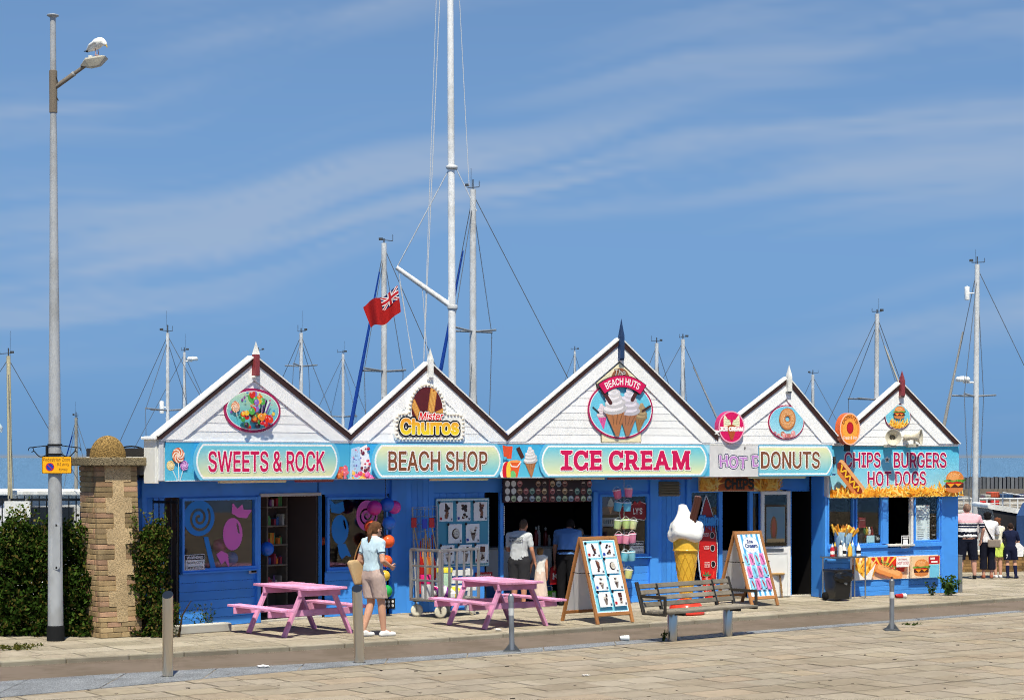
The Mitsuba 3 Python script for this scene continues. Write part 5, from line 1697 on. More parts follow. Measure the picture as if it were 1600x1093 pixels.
def menu(A, a, b, c, d):
    r = random.Random(8)
    y = d - 0.05
    while y > c + 0.05:
        if r.random() < 0.86:
            A.add(sbox(a + 0.03, y - 0.009, a + (b - a) * r.uniform(0.35, 0.62), y), (120, 128, 134)).add(sbox(b - 0.07, y - 0.009, b - 0.03, y), (120, 128, 134))
        y -= 0.034


sheet(f, 4, 'window_menu', 'long pale printed menu in the right-hand kiosk window', 'menu', (1430, 789, 1452, 850), -0.012, menu, (206, 222, 226))
sheet(f, 4, 'counter_notice', 'black and white notice propped in the open kiosk hatch', 'notice', (1408, 836, 1420.5, 856), 0.03,
      lambda A, a, b, c, d: [A.add(sbox(a + 0.01, c + 0.015, b - 0.01, d - 0.015), (40, 40, 42)), A.add(sbox(a + 0.04, c + 0.06, b - 0.04, c + 0.17), (236, 236, 236)), A.add(sbox(a + 0.03, d - 0.06, b - 0.03, d - 0.035), (236, 236, 236))][0], (226, 226, 226), thick=0.012)
sheet(f, 4, 'window_poster', 'small red poster behind the second kiosk window', 'poster', (1341, 808, 1352, 824), -0.06, lambda A, a, b, c, d: A.add(sbox(a + 0.02, d - 0.06, b - 0.02, d - 0.045), (200, 160, 150)), (150, 40, 48))
sheet(f, 4, 'window_poster', 'pale blue drinks poster in the second kiosk window', 'poster', (1354, 836, 1366, 855), -0.012, lambda A, a, b, c, d: A.add(sbox(a + 0.01, c + 0.02, b - 0.01, c + 0.1), (30, 110, 130)), (160, 200, 210))
k = thing('tea_sign', 'small black chalk sign beside the blue drinks poster', 'sign')
q = px_box(f, 1366.5, 835, 1375.5, 855, -0.012)
A = Art(f, -0.013, 0.002)
A.add(sbox(q[0], q[2], q[1], q[3]), (24, 28, 30)).add(fit(text_shape('Tea', False), q[0] + 0.02, q[1] - 0.03, q[3] - 0.1, q[3] - 0.03), (200, 210, 206)).out(k)

k = thing('food_banner', 'long printed banner of chips, hot dog and burger under the kiosk windows', 'banner')
q = px_box(f, 1331, 867, 1466, 904.5, 0.02)
a, b, c, d = q[0], q[1], f.uv(1400, 904, 0.02)[1], f.uv(1400, 868, 0.02)[1]
B(f).poly(sbox(a, c, b, d), 0.003, 0.018, (236, 226, 214)).out(part(k, 'panel'), 'm_print')
A = Art(f, 0.0185, 0.0008)
A.clip = sbox(a + 0.012, c + 0.012, b - 0.03, d - 0.012)
X = lambda t: a + (b - a) * t
Y = lambda t: c + (d - c) * t
A.add(sbox(X(0.0), Y(0), X(0.63), Y(1)), (238, 188, 150)).add(sbox(X(0), Y(0), X(0.2), Y(1)), (240, 232, 220))
A.add(Polygon([(X(0.2), Y(1)), (X(0.62), Y(1)), (X(0.6), Y(0.3)), (X(0.3), Y(0.45))]), (214, 60, 40))
for i in range(4):
    A.add(Polygon([(X(0.25 + 0.08 * i), Y(1)), (X(0.28 + 0.08 * i), Y(1)), (X(0.34 + 0.02 * i), Y(0.5)), (X(0.33 + 0.02 * i), Y(0.5))]), (250, 206, 80))
art_fries(A, X(0.0), X(0.2), Y(0.15), Y(1.1), 60, 77, 0.022)
A.add(Polygon([(X(0.0), Y(0)), (X(0.2), Y(0)), (X(0.25), Y(0.7)), (X(0.12), Y(0.08)), (X(0.04), Y(0.42)), (X(0), Y(0.5))]), (240, 236, 230))
A.add(bar(X(0.28), Y(0.50), X(0.52), Y(0.16), 0.085), (236, 150, 80)).add(bar(X(0.30), Y(0.56), X(0.51), Y(0.25), 0.05), (248, 178, 110))
r = random.Random(9)
for i in range(40):
    t = r.random()
    A.add(disc(X(0.30 + 0.18 * t), Y(0.78 - 0.26 * t + r.uniform(-0.08, 0.08)), 0.018, 0.012), r.choice([(120, 150, 60), (90, 120, 50), (190, 190, 110), (140, 100, 60)]))
A.add(sbox(X(0.48), Y(0.55), X(0.62), Y(0.98)).buffer(0.01), (246, 242, 238)).add(fit(text_shape('jumbo'), X(0.50), X(0.60), Y(0.8), Y(0.9)), (180, 40, 60)).add(fit(text_shape('HOT DOG'), X(0.49), X(0.615), Y(0.63), Y(0.76)), (196, 24, 44))
A.add(sbox(X(0.635), Y(0), X(0.99), Y(1)), grad(c, d, (246, 214, 180), (236, 200, 150)))
A.add(sbox(X(0.86), Y(0), X(0.98), Y(0.6)), (120, 200, 230)).add(sbox(X(0.85), Y(0.62), X(0.98), Y(0.96)), (190, 34, 40))
A.add(sbox(X(0.87), Y(0.81), X(0.925), Y(0.90)), (246, 236, 230)).add(sbox(X(0.88), Y(0.67), X(0.955), Y(0.75)), (246, 236, 230))
art_burger(A, X(0.765), Y(0.48), 0.37)
A.add(sbox(X(0.634), Y(0), X(0.636), Y(1)), (150, 130, 110))
A.out(part(k, 'print'))


# ---------------------------------------------------------------- picnic tables
PINK = (236, 164, 206)


def picnic(label, cx, cy, wdeg):
    k = thing('picnic_table', label, 'picnic table', 'pink picnic tables in front of the huts')
    f = ground_frame(cx, cy, wdeg)                # u across the table, v along it
    L = 0.77
    for i in range(6):
        u = -0.36 + 0.121 * i
        B(f).box((u, -L, 0.70), (u + 0.115, L, 0.735), shade(PINK, 0.94, 1.03)).out(part(k, 'top_plank'), 'm_paint', 0.6)
    for s in (-1, 1):
        for j in range(2):
            u = s * 0.70 - 0.12 + 0.123 * j
            B(f).box((u, -L, 0.40), (u + 0.115, L, 0.435), shade(PINK, 0.94, 1.03)).out(part(k, 'bench_plank'), 'm_paint', 0.6)
    for v in (-0.50, 0.50):
        for s in (-1, 1):
            B(f).beam((s * 0.60, v, 0.0), (s * 0.26, v, 0.70), 0.044, 0.095, shade(PINK, 0.9, 1.0), up=(0, 1, 0)).out(part(k, 'leg'), 'm_paint')
        B(f).box((-0.84, v + 0.025, 0.30), (0.84, v + 0.066, 0.395), tuple(c * 0.95 for c in PINK)).out(part(k, 'seat_bearer'), 'm_paint', 0.55)
        B(f).box((-0.37, v - 0.07, 0.60), (0.37, v - 0.03, 0.695), tuple(c * 0.95 for c in PINK)).out(part(k, 'top_bearer'), 'm_paint')
    return k


picnic('pink wooden picnic table in front of the sweet shop doorway', -3.255, 29.42, 39)
picnic('pink wooden picnic table in front of the sundae wall board', -0.235, 30.76, 35)

# ---------------------------------------------------------------- sandwich boards
WOODC = (178, 122, 74)


def a_board(label, fx, fy, wdeg, width, height, spread, draw):
    k = thing('sandwich_board', label, 'sandwich board', 'wooden sandwich boards on the pavement')
    f0 = upright(fx, fy, wdeg)                   # u across the front, w towards the viewer
    ang = math.degrees(math.asin(spread / 2 / height))
    for side in (0, 1):
        g = f0 if side == 0 else Frame(f0((width, 0, -spread)), -f0.A[:, 0], f0.A[:, 1])
        g = g.sub((0, 0, 0), rotm((1, 0, 0), -ang))
        hh = height
        leaf = part(k, 'front_leaf' if side == 0 else 'back_leaf')
        for x in (0, width - 0.055):
            B(g).box((x, 0, -0.02), (x + 0.055, hh, 0.02), shade(WOODC, 0.9, 1.08)).out(part(leaf, 'stile'), 'm_wood', 0.35)
        for y in (0.13, hh - 0.055):
            B(g).box((0.055, y, -0.019), (width - 0.055, y + 0.055, 0.019), shade(WOODC, 0.9, 1.08)).out(part(leaf, 'rail'), 'm_wood', 0.35)
        B(g).box((0.055, 0.185, -0.012), (width - 0.055, hh - 0.055, 0.006), (226, 226, 230)).out(part(leaf, 'panel'), 'm_print')
        if side == 0:
            A = Art(g, 0.0065, 0.0007)
            draw(A, 0.065, width - 0.065, 0.195, hh - 0.065)
            A.out(part(leaf, 'print'))
    for x in (0.02, width - 0.02):
        B(f0, (40, 38, 36)).tube([(x, height * 0.56, -spread * 0.22), (x, height * 0.55, -spread * 0.5), (x, height * 0.56, -spread * 0.78)], 0.007, n=6).out(part(k, 'stay'), 'm_matte')
    return k


def sundaes(A, a, b, c, d):
    A.add(sbox(a, c, b, d), (208, 236, 244)).add(sbox(a + 0.012, c + 0.012, b - 0.012, d - 0.012), (122, 200, 222))
    r = random.Random(31)
    kinds = (0, 1, 0, 2, 3, 3, 3, 4)
    for i in range(8):
        x, y = i % 2, i // 2
        W_, H_ = (b - a - 0.07), (d - c - 0.09)
        x0, y1 = a + 0.04 + x * (W_ / 2 + 0.01), d - 0.045 - y * (H_ / 4)
        card(A, x0, x0 + W_ / 2 - 0.03, y1 - H_ / 4 + 0.03, y1, kinds[i], r, [(170, 30, 40), (30, 70, 170), None, None, (30, 70, 170), None, None, (190, 30, 40)][i])


def lollies(A, a, b, c, d):
    A.add(sbox(a, c, b, d), (226, 244, 250))
    for i in range(4):
        x = a + (b - a) * (0.13 + 0.225 * i)
        A.add(sbox(x, c, x + 0.05, d), (74, 160, 218))
    r = random.Random(6)
    H_ = d - c
    A.add(disc((a + b) / 2, d - 0.17 * H_, (b - a) * 0.36, 0.135 * H_), (120, 160, 200)).add(disc((a + b) / 2, d - 0.17 * H_, (b - a) * 0.34, 0.128 * H_), (244, 248, 250))
    A.add(fit(text_shape('Ice').buffer(0.05), a + 0.35 * (b - a), a + 0.62 * (b - a), d - 0.15 * H_, d - 0.085 * H_), (36, 60, 120))
    A.add(fit(text_shape('Cream').buffer(0.05), a + 0.22 * (b - a), a + 0.78 * (b - a), d - 0.225 * H_, d - 0.155 * H_), (36, 60, 120))
    A.add(fit(text_shape('99', False), a + 0.42 * (b - a), a + 0.58 * (b - a), d - 0.275 * H_, d - 0.235 * H_), (230, 130, 90))
    for j in range(3):
        for i in range(4):
            x0 = a + (b - a) * (0.05 + 0.232 * i)
            y0 = c + H_ * (0.09 + 0.205 * (2 - j))
            p = (i + j) % 2
            w_, h_ = (b - a) * 0.19, H_ * 0.185
            A.add(sbox(x0, y0, x0 + w_, y0 + h_), (226, 132, 190) if p else (136, 206, 236))
            A.add(affinity.rotate(disc(x0 + w_ * 0.5, y0 + h_ * 0.55, w_ * 0.16, h_ * 0.34), 16), r.choice([(150, 60, 110), (90, 110, 140), (176, 40, 60), (110, 80, 90)]))
            A.add(bar(x0 + w_ * 0.5, y0 + h_ * 0.3, x0 + w_ * 0.62, y0 + h_ * 0.06, 0.004), (70, 50, 40)).add(disc(x0 + w_ * 0.86, y0 + h_ * 0.1, 0.014), (24, 24, 30))


a_board('wooden sandwich board with eight sundae pictures at the pavement edge', 1.36, 30.85, 38, 0.80, 1.46, 0.90, sundaes)
a_board('wooden sandwich board with blue stripes and pink lolly pictures behind the bench', (1174 - CX) * 34.5 / FOCAL, 34.5, 36, 0.68, 1.42, 0.95, lollies)

# ---------------------------------------------------------------- giant ice cream
k = thing('giant_ice_cream', 'giant plastic ice cream cone with chocolate flake on a round red base', 'giant ice cream')
x, y = ground(1072, 959)
f = Frame((x, y, 0))
B(f, (222, 62, 40)).lathe([(0.0, 0.0), (0.31, 0.0), (0.32, 0.03), (0.30, 0.07), (0.29, 0.09), (0.285, 0.13), (0.24, 0.20), (0.14, 0.25), (0.09, 0.27), (0, 0.275)], n=40).out(part(k, 'base'), 'm_gloss')
YEL = (236, 186, 60)
rad = lambda z: 0.095 + (0.205 - 0.095) * (z - 0.25) / 0.85
B(f, YEL).lathe([(0.05, 0.24)] + [(rad(z), z) for z in np.linspace(0.27, 1.08, 12)] + [(0.225, 1.085), (0.232, 1.10), (0.225, 1.115), (0.218, 1.12), (0.232, 1.34), (0.2, 1.36)], n=48).out(part(k, 'cone'), 'm_gloss')
for s in (-1, 1):
    for j in range(9):
        t = np.linspace(0, 1, 12)
        z = 0.30 + 0.76 * t
        a = s * (t * 1.9) + j * 2 * math.pi / 9
        B(f, (214, 158, 40)).tube(np.stack([rad(z) * np.cos(a), rad(z) * np.sin(a), z], 1), 0.008, n=5, cap=False).out(part(k, 'waffle_rib'), 'm_gloss')
th = np.linspace(0, 2 * math.pi, 60, endpoint=False)
rows = [(0.18, 1.29), (0.26, 1.27), (0.31, 1.31), (0.325, 1.37), (0.318, 1.43), (0.30, 1.46), (0.302, 1.50), (0.275, 1.55), (0.22, 1.60), (0.165, 1.66), (0.12, 1.73), (0.093, 1.80), (0.078, 1.85), (0.062, 1.875), (0.0, 1.885)]
v = []
for i, (r_, z) in enumerate(rows):
    wob = 1 + (0.05 if z < 1.66 else 0.02) * np.sin(5 * th + z * 9) * (r_ > 0.1)
    r_ = r_ * 0.95
    v.append(np.stack([r_ * wob * np.cos(th) - 0.06 * max(0, z - 1.5) / 0.36, r_ * wob * np.sin(th), z + 0.035 * np.sin(3 * th + 1.2) * (z < 1.6) + 0 * th], 1))
v = np.vstack(v)
n = len(th)
i, j = np.meshgrid(np.arange(len(rows) - 1), np.arange(n), indexing='ij')
q = np.stack([i * n + j, i * n + (j + 1) % n, (i + 1) * n + (j + 1) % n, (i + 1) * n + j], -1).reshape(-1, 4)
B(f, (244, 244, 242)).raw(v, np.vstack([q[:, [0, 1, 2]], q[:, [0, 2, 3]]]), flat=False).out(part(k, 'swirl'), 'm_gloss')
fa, fb = np.array([0.085, -0.10, 1.55]), np.array([0.20, -0.14, 2.02])
m = B(f, (78, 40, 30))
m.beam(fa, fb, 0.125, 0.10, up=(0, 1, 0), c=0.012)
for q in (-0.04, 0, 0.04):
    d_ = np.array([0.97, 0, -0.24]) * q
    m.beam(fa + d_ + (0, -0.05, 0), fb + d_ * 0.98 + (0, -0.05, 0), 0.022, 0.02, (70, 34, 26), up=(0, 1, 0))
m.beam(fb - (fb - fa) * 0.02, fb + (fb - fa) * 0.012, 0.085, 0.07, (150, 90, 72), up=(0, 1, 0), c=0.004)
m.out(part(k, 'flake'), 'm_gloss')

# ---------------------------------------------------------------- slush surfboard sign
f = HF[3]
k = thing('surfboard_sign', 'red surfboard-shaped slush sign leaning behind the giant cone', 'sign')
u, _ = HF[2].uv(1107, 850, WL + 0.22)
g = HF[2].sub((u, 0.0, WL + 0.22), rotm((1, 0, 0), -3))
hh = 1.98
pts = [(0, hh), (0.07, hh - 0.16), (0.15, hh - 0.42), (0.205, hh - 0.75), (0.225, hh - 1.05), (0.20, hh - 1.4), (0.15, 0.25), (0.10, 0.0)]
sh = Polygon(pts + [(-x, y) for x, y in pts[::-1]]).buffer(0.02).buffer(-0.02)
B(g).poly(sh, 0, 0.03, (236, 232, 228)).poly(sh.buffer(-0.012), 0.03, 0.032, (24, 20, 24)).out(part(k, 'board'), 'm_gloss')
A = Art(g, 0.0325, 0.001)
A.clip = sh.buffer(-0.024)
A.add(sh, grad(0.1, hh, (226, 36, 30), (150, 26, 26)))
for i in range(9):
    a_ = 0.5 + i * 0.27
    A.add(bar(0, 0.1, 0.7 * math.cos(a_), 0.1 + 0.7 * math.sin(a_), 0.012).intersection(sbox(-1, 0, 1, 0.55)), (244, 70, 50))
for y, s in ((1.22, ('MEDIUM', 'CUP')), (0.98, ('LARGE', 'CUP')), (0.68, ('TWISTER', 'FOUNTAIN', 'CUP'))):
    A.add(disc(0.095, y, 0.052, 0.062), (236, 226, 220)).add(disc(0.095, y, 0.044, 0.054), (30, 20, 22))
    for i, t in enumerate(s):
        A.add(fit(text_shape(t), -0.10, 0.02, y + 0.02 - 0.04 * i, y + 0.045 - 0.04 * i), (240, 232, 226))
A.add(disc(0.07, 0.36, 0.045, 0.055), (40, 20, 22))
for i, t in enumerate(('PALM TREE', 'YARD CUP')):
    A.add(fit(text_shape(t), -0.04, 0.12, 0.24 - 0.05 * i, 0.275 - 0.05 * i), (246, 240, 236))
A.add(bar(-0.06, 0.46, -0.06, 0.12, 0.022), (240, 236, 230)).add(bar(-0.06, 0.46, -0.06, 0.12, 0.014), (206, 40, 40))
for a_ in (20, 70, 110, 160):
    A.add(bar(-0.06, 0.46, -0.06 + 0.09 * math.cos(math.radians(a_)), 0.46 + 0.07 * math.sin(math.radians(a_)), 0.012), (60, 130, 80))
A.out(part(k, 'print'))
A = Art(g, 0.08, 0.003)
s = fit(affinity.skew(text_shape('Slush').buffer(0.06), 8), -0.235, 0.225, 1.40, 1.60)
drip = [sbox(x_, 1.36 - 0.03 * (i % 3), x_ + 0.018, 1.42) for i, x_ in enumerate(np.linspace(-0.2, 0.19, 9))]
A.add(unary_union([s.buffer(0.012)] + drip), (24, 60, 130)).add(unary_union([s] + [d_.buffer(-0.003) for d_ in drip]), (64, 150, 216)).out(part(k, 'lettering'))

# ---------------------------------------------------------------- bench, bollards, posts
k = thing('street_bench', 'weathered grey slatted bench on two round steel legs', 'bench')
p0, p1 = np.array(ground(1050, 1001)), np.array(ground(1138, 992))
mid = (p0 + p1) / 2
ang = 43
f = upright(*mid, ang)
f.o = f((0.02, 0, -0.02))
GREY = (142, 134, 122)
for u in (-0.62, 0.62):
    B(Frame(f((u, 0, 0)))).lathe([(0.075, -0.02), (0.075, 0.40), (0.0, 0.40)], n=24, col=(206, 202, 192)).out(part(k, 'leg'), 'm_steel')
    B(f, (64, 62, 60)).box((u - 0.03, 0.38, -0.24), (u + 0.03, 0.42, 0.24)).beam((u, 0.40, -0.20), (u, 0.82, -0.34), 0.05, 0.035, up=(1, 0, 0)).out(part(k, 'bracket'), 'm_galv')
for i in range(4):
    w = -0.17 + 0.118 * i
    B(f).box((-1.0, 0.42, w), (1.0, 0.455, w + 0.10), shade(GREY, 0.85, 1.05), 0.006).out(part(k, 'seat_slat'), 'm_wood')
for i in range(4):
    y = 0.50 + 0.088 * i
    w = -0.235 - 0.032 * i
    B(f).beam((-1.0, y + 0.03, w), (1.0, y + 0.03, w), 0.03, 0.068, shade(GREY, 0.85, 1.05), up=(0, 1, -0.36)).out(part(k, 'back_slat'), 'm_wood')
for u in (-1.02, 1.02):
    B(f, (84, 78, 70)).beam((u, 0.40, -0.2), (u, 0.86, -0.35), 0.035, 0.06, up=(1, 0, 0)).beam((u, 0.66, -0.28), (u, 0.66, 0.24), 0.022, 0.045, up=(0, 1, 0)).beam((u, 0.40, 0.22), (u, 0.67, 0.22), 0.045, 0.03, up=(1, 0, 0)).box((u - 0.02, 0.39, -0.22), (u + 0.02, 0.42, 0.24)).out(part(k, 'arm'), 'm_galv')


def bollard(label, px, py, h, rad, lean=0.0):
    k = thing('steel_bollard', label, 'bollard', 'stainless steel bollards at the road edge')
    x, y = ground(px, py)
    g = Frame((x, y, -0.05))
    g.A[:, 2] = [lean, 0, 1.0]
    n = 32
    q = np.arange(n) * 2 * math.pi / n
    ring = np.stack([rad * np.cos(q), rad * np.sin(q)], 1)
    top = h + 0.35 * rad + 0.75 * ring[:, 1] * 0.9
    v = np.vstack([np.c_[ring, 0 * q], np.c_[ring, top]])
    i = np.arange(n)
    B(g, (236, 226, 208)).raw(v, np.vstack([np.stack([i, (i + 1) % n, (i + 1) % n + n], 1), np.stack([i, (i + 1) % n + n, i + n], 1)]), flat=False).out(part(k, 'tube'), 'm_steel')
    v = np.vstack([np.c_[ring, top], [[0, 0, h + 0.35 * rad]]])
    B(g, (150, 146, 136)).raw(v, np.stack([i, (i + 1) % n, i * 0 + n], 1)).out(part(k, 'cap'), 'm_steel')
    B(g, (60, 60, 60)).lathe([(rad * 1.25, 0.045), (rad * 1.25, 0.057), (rad, 0.062)], n=32).out(part(k, 'collar'), 'm_galv')


bollard('upright stainless steel bollard at the left in front of the shrub', 262, 1056, 1.03, 0.066)
bollard('leaning stainless steel bollard beside the woman in pale blue', 562, 1035, 1.0, 0.068, -0.035)


def post(label, px, py, h, lean=0.0):
    k = thing('parking_post', label, 'post', 'grey fold-down posts on the plaza edge')
    x, y = ground(px, py)
    g = Frame((x, y, 0.0))
    g.A[:, 2] = [lean, 0, 1.0]
    c = (160, 165, 172)
    B(g, c).lathe([(0.036, 0.02), (0.036, h - 0.12), (0.041, h - 0.115), (0.041, h - 0.03), (0.03, h - 0.02), (0.022, h), (0, h)], n=20).out(part(k, 'tube'), 'm_galv')
    B(g, (200, 202, 204)).lathe([(0.0368, h - 0.30), (0.0368, h - 0.20)], n=20).out(part(k, 'sticker'), 'm_print')
    B(g, (104, 108, 114)).box((-0.12, -0.09, -0.003), (0.12, 0.09, 0.016)).out(part(k, 'base_plate'), 'm_galv')
    for s in (-1, 1):
        B(g, (104, 108, 114)).raw([(s * 0.036, -0.006, 0.015), (s * 0.11, -0.006, 0.015), (s * 0.036, -0.006, 0.11), (s * 0.036, 0.006, 0.015), (s * 0.11, 0.006, 0.015), (s * 0.036, 0.006, 0.11)],
                                  [[0, 1, 2], [3, 5, 4], [0, 2, 5], [0, 5, 3], [1, 4, 5], [1, 5, 2], [0, 3, 4], [0, 4, 1]]).out(part(k, 'gusset'), 'm_galv')
    B(g, (60, 62, 66)).tube([(0, -0.01, h), (0, -0.01, h + 0.035)], 0.012, n=8).out(part(k, 'lock'), 'm_galv')


post('grey fold-down post in front of the second picnic table', 800, 1017, 0.80, -0.02)
post('grey fold-down post in front of the chip kiosk', 1393.5, 984, 0.80)

# ---------------------------------------------------------------- trolley and its load
k = thing('cage_trolley', 'grey steel cage trolley on white wheels beside the wall board', 'trolley')
tx, ty, ta = -1.20, 32.02, 50.0
f = ground_frame(tx, ty, ta)        # u along the trolley, v across (away from the viewer)
TL, TW = 1.02, 0.70
ST = (176, 176, 178)
B(f, (120, 116, 110)).box((0, 0, 0.27), (TL, TW, 0.31)).out(part(k, 'deck'), 'm_paint', 0.7)


def cage(name, a, b, n, h):
    p = part(k, name)
    a, b = np.array(a, float), np.array(b, float)
    m = B(f, ST)
    for t in (a, b):
        B(f, ST).beam((*t, 0.31), (*t, h), 0.045, 0.045, up=(1, 0.3, 0)).out(part(p, 'post'), 'm_galv')
    for z in ((h,) if n > 3 else (h,)):
        B(f, ST).beam((*a, z), (*b, z), 0.045, 0.045).out(part(p, 'rail'), 'm_galv')
    for i in range(1, n):
        t = a + (b - a) * i / n
        B(f, ST).beam((*t, 0.31), (*t, h - 0.02), 0.036, 0.03, up=(1, 0.3, 0)).out(part(p, 'bar'), 'm_galv')
    for z in (0.62, 0.86):
        if name == 'end_cage':
            B(f, ST).beam((*a, z), (*b, z), 0.02, 0.036).out(part(p, 'crossbar'), 'm_galv')


cage('end_cage', (0.02, 0.02), (0.02, TW - 0.02), 4, 1.13)
cage('side_cage', (0.07, 0.02), (TL - 0.02, 0.02), 5, 1.13)
for i, (u, v) in enumerate(((0.1, 0.08), (0.1, TW - 0.08), (TL - 0.12, 0.08), (TL - 0.12, TW - 0.08))):
    c = part(k, 'castor')
    g = f.sub((u, v, 0.105), rotm((0, 0, 1), [-38, -52, 20, 40][i]))
    B(g, (226, 222, 204)).lathe([(0.0, -0.026), (0.075, -0.028), (0.10, -0.02), (0.105, 0), (0.10, 0.02), (0.075, 0.028), (0.0, 0.026)], n=28, axis='y').out(part(c, 'wheel'), 'm_paint')
    m = B(g, (110, 110, 108))
    for s in (-1, 1):
        m.beam((0, s * 0.036, 0), (-0.02, s * 0.036, 0.15), 0.006, 0.045, up=(0, 1, 0))
    m.box((-0.06, -0.042, 0.145), (0.05, 0.042, 0.165)).lathe([(0.018, -0.04), (0.018, 0.04)], n=10, axis='y')
    m.out(part(c, 'fork'), 'm_galv')


def on_deck(u, v, z=0.311):
    return f.sub((u, v, z))


TOYS = 'beach toys on the cage trolley'
k = thing('toy_bucket', 'white and pink tall bucket standing in the trolley cage', 'bucket', TOYS)
B(on_deck(0.14, 0.44), (236, 236, 238)).lathe([(0, 0), (0.085, 0), (0.095, 0.24)], n=20).lathe([(0.0955, 0.24), (0.10, 0.40), (0, 0.40)], col=(220, 40, 120), n=20).out(k, 'm_gloss')
k = thing('toy_bucket', 'yellow-rimmed pale green bucket at the middle of the trolley', 'bucket', TOYS)
B(on_deck(0.58, 0.42), (190, 230, 200)).lathe([(0, 0), (0.10, 0), (0.13, 0.42)], n=20).lathe([(0.14, 0.42), (0.14, 0.49), (0.12, 0.50), (0, 0.50)], col=(236, 220, 60), n=20).out(k, 'm_gloss')
r = random.Random(21)
for i in range(4):
    k = thing('beach_ball', ['purple and white striped beach ball low in the trolley', 'pink and white beach ball at the front of the trolley', 'yellow and white ball at the middle of the trolley', 'small red and white ball at the back of the trolley'][i], 'ball', TOYS)
    c = [(150, 60, 170), (224, 60, 140), (240, 210, 60), (214, 40, 40)][i]
    s = [0.11, 0.10, 0.10, 0.085][i]
    m = trimesh.creation.uv_sphere(s, count=[14, 18])
    o = [(0.32, 0.22), (0.36, 0.46), (0.62, 0.20), (0.80, 0.50)][i]
    fv = m.vertices[m.faces].mean(1)
    a = (np.degrees(np.arctan2(fv[:, 1], fv[:, 0])) // 60) % 2
    g = on_deck(*o, 0.311 + s)
    g.A = g.A @ rotm((1, 0.4, 0.2), 50 * i + 30)
    B(g).raw(m.vertices, m.faces[a == 0], c, flat=False).raw(m.vertices, m.faces[a == 1], (240, 240, 238), flat=False).out(k, 'm_gloss')
for i in range(3):
    k = thing('toy_packet', ['white toy packet with yellow card lying on the trolley', 'white toy packet with red card leaning on the trolley', 'white toy packet with blue card at the end of the trolley'][i], 'packet', TOYS)
    g = on_deck(0.46 + 0.17 * i, 0.10 + 0.1 * i, 0.312)
    g.A = g.A @ rotm((0, 0, 1), 20 + 30 * i)
    B(g, (230, 230, 232)).box((-0.1, -0.05, 0), (0.1, 0.05, 0.10 + 0.04 * i), c=0.02).box((-0.08, -0.054, 0.02), (0.06, -0.0505, 0.08), [(240, 210, 40), (200, 40, 50), (60, 100, 190)][i]).out(k, 'm_print')

# wire rack with spades and nets behind the trolley
f = HF[1]
k = thing('wire_rack', 'tall wire rack hung with red and blue spades and nets', 'rack')
a, b, c, d = px_box(f, 642, 799, 681, 940, WL + 0.22)
m = B(f, (150, 160, 172))
for z in np.arange(0.5, 1.84, 0.13):
    m.tube([(a + 0.03, z, WL + 0.24), (b, z, WL + 0.24)], 0.006, n=5)
for x_ in np.linspace(a + 0.03, b, 7):
    m.tube([(x_, 0.45, WL + 0.24), (x_, 1.82, WL + 0.24)], 0.006, n=5)
m.out(part(k, 'grid', kind='stuff'), 'm_paint')
B(f, (176, 180, 186)).tube([(a + 0.10, 0.02, WL + 0.26), (a, 1.83, WL + 0.26), (b, 1.84, WL + 0.26), (b + 0.02, 0.02, WL + 0.26)], 0.014, n=8).out(part(k, 'frame'), 'm_paint')
spec = [(647, 812, (190, 26, 34), 'red spade hanging at the left of the wire rack'), (664, 814, (36, 60, 190), 'blue spade hanging in the middle of the wire rack'), (675, 812, (200, 28, 36), 'red spade hanging at the right of the wire rack')]
for px, py, col, lab in spec:
    q = thing('toy_spade', lab, 'spade', 'spades and nets on the wire rack')
    u, v = f.uv(px, py, WL + 0.30)
    B(f, col).box((u - 0.05, v - 0.13, WL + 0.28), (u + 0.05, v + 0.04, WL + 0.30), c=0.012).out(part(q, 'blade'), 'm_gloss')
    B(f, (196, 170, 130)).tube([(u, v - 0.12, WL + 0.29), (u + 0.10, v - 0.55, WL + 0.30)], 0.011, n=8).out(part(q, 'handle'), 'm_paint')
for i in range(6):
    q = thing('fishing_net', ['red-handled net at the left of the bundle in the rack', 'cane-handled net, second of the bundle in the rack', 'cane-handled net, third of the bundle in the rack', 'orange-handled net in the bundle in the rack', 'cane-handled net near the right of the bundle in the rack', 'dark red net at the right end of the bundle in the rack'][i], 'net', 'spades and nets on the wire rack')
    u = f.uv(658 + 3.6 * i, 860, WL + 0.34)[0]
    c = [(200, 40, 36), (206, 160, 96), (214, 170, 110), (216, 110, 50), (206, 160, 96), (140, 36, 36)][i]
    B(f, c).tube([(u - 0.03 + 0.01 * i, 0.35, WL + 0.36), (u, 1.25 + 0.05 * (i % 3), WL + 0.32)], 0.013, n=8).out(part(q, 'handle'), 'm_paint')
    B(f, tuple(v_ * 0.8 for v_ in c)).lathe([(0.03, 0.55), (0.05, 0.65), (0.045, 0.85), (0.01, 0.98)], (u, 0, WL + 0.36), n=8, axis='y').out(part(q, 'net'), 'm_cloth')
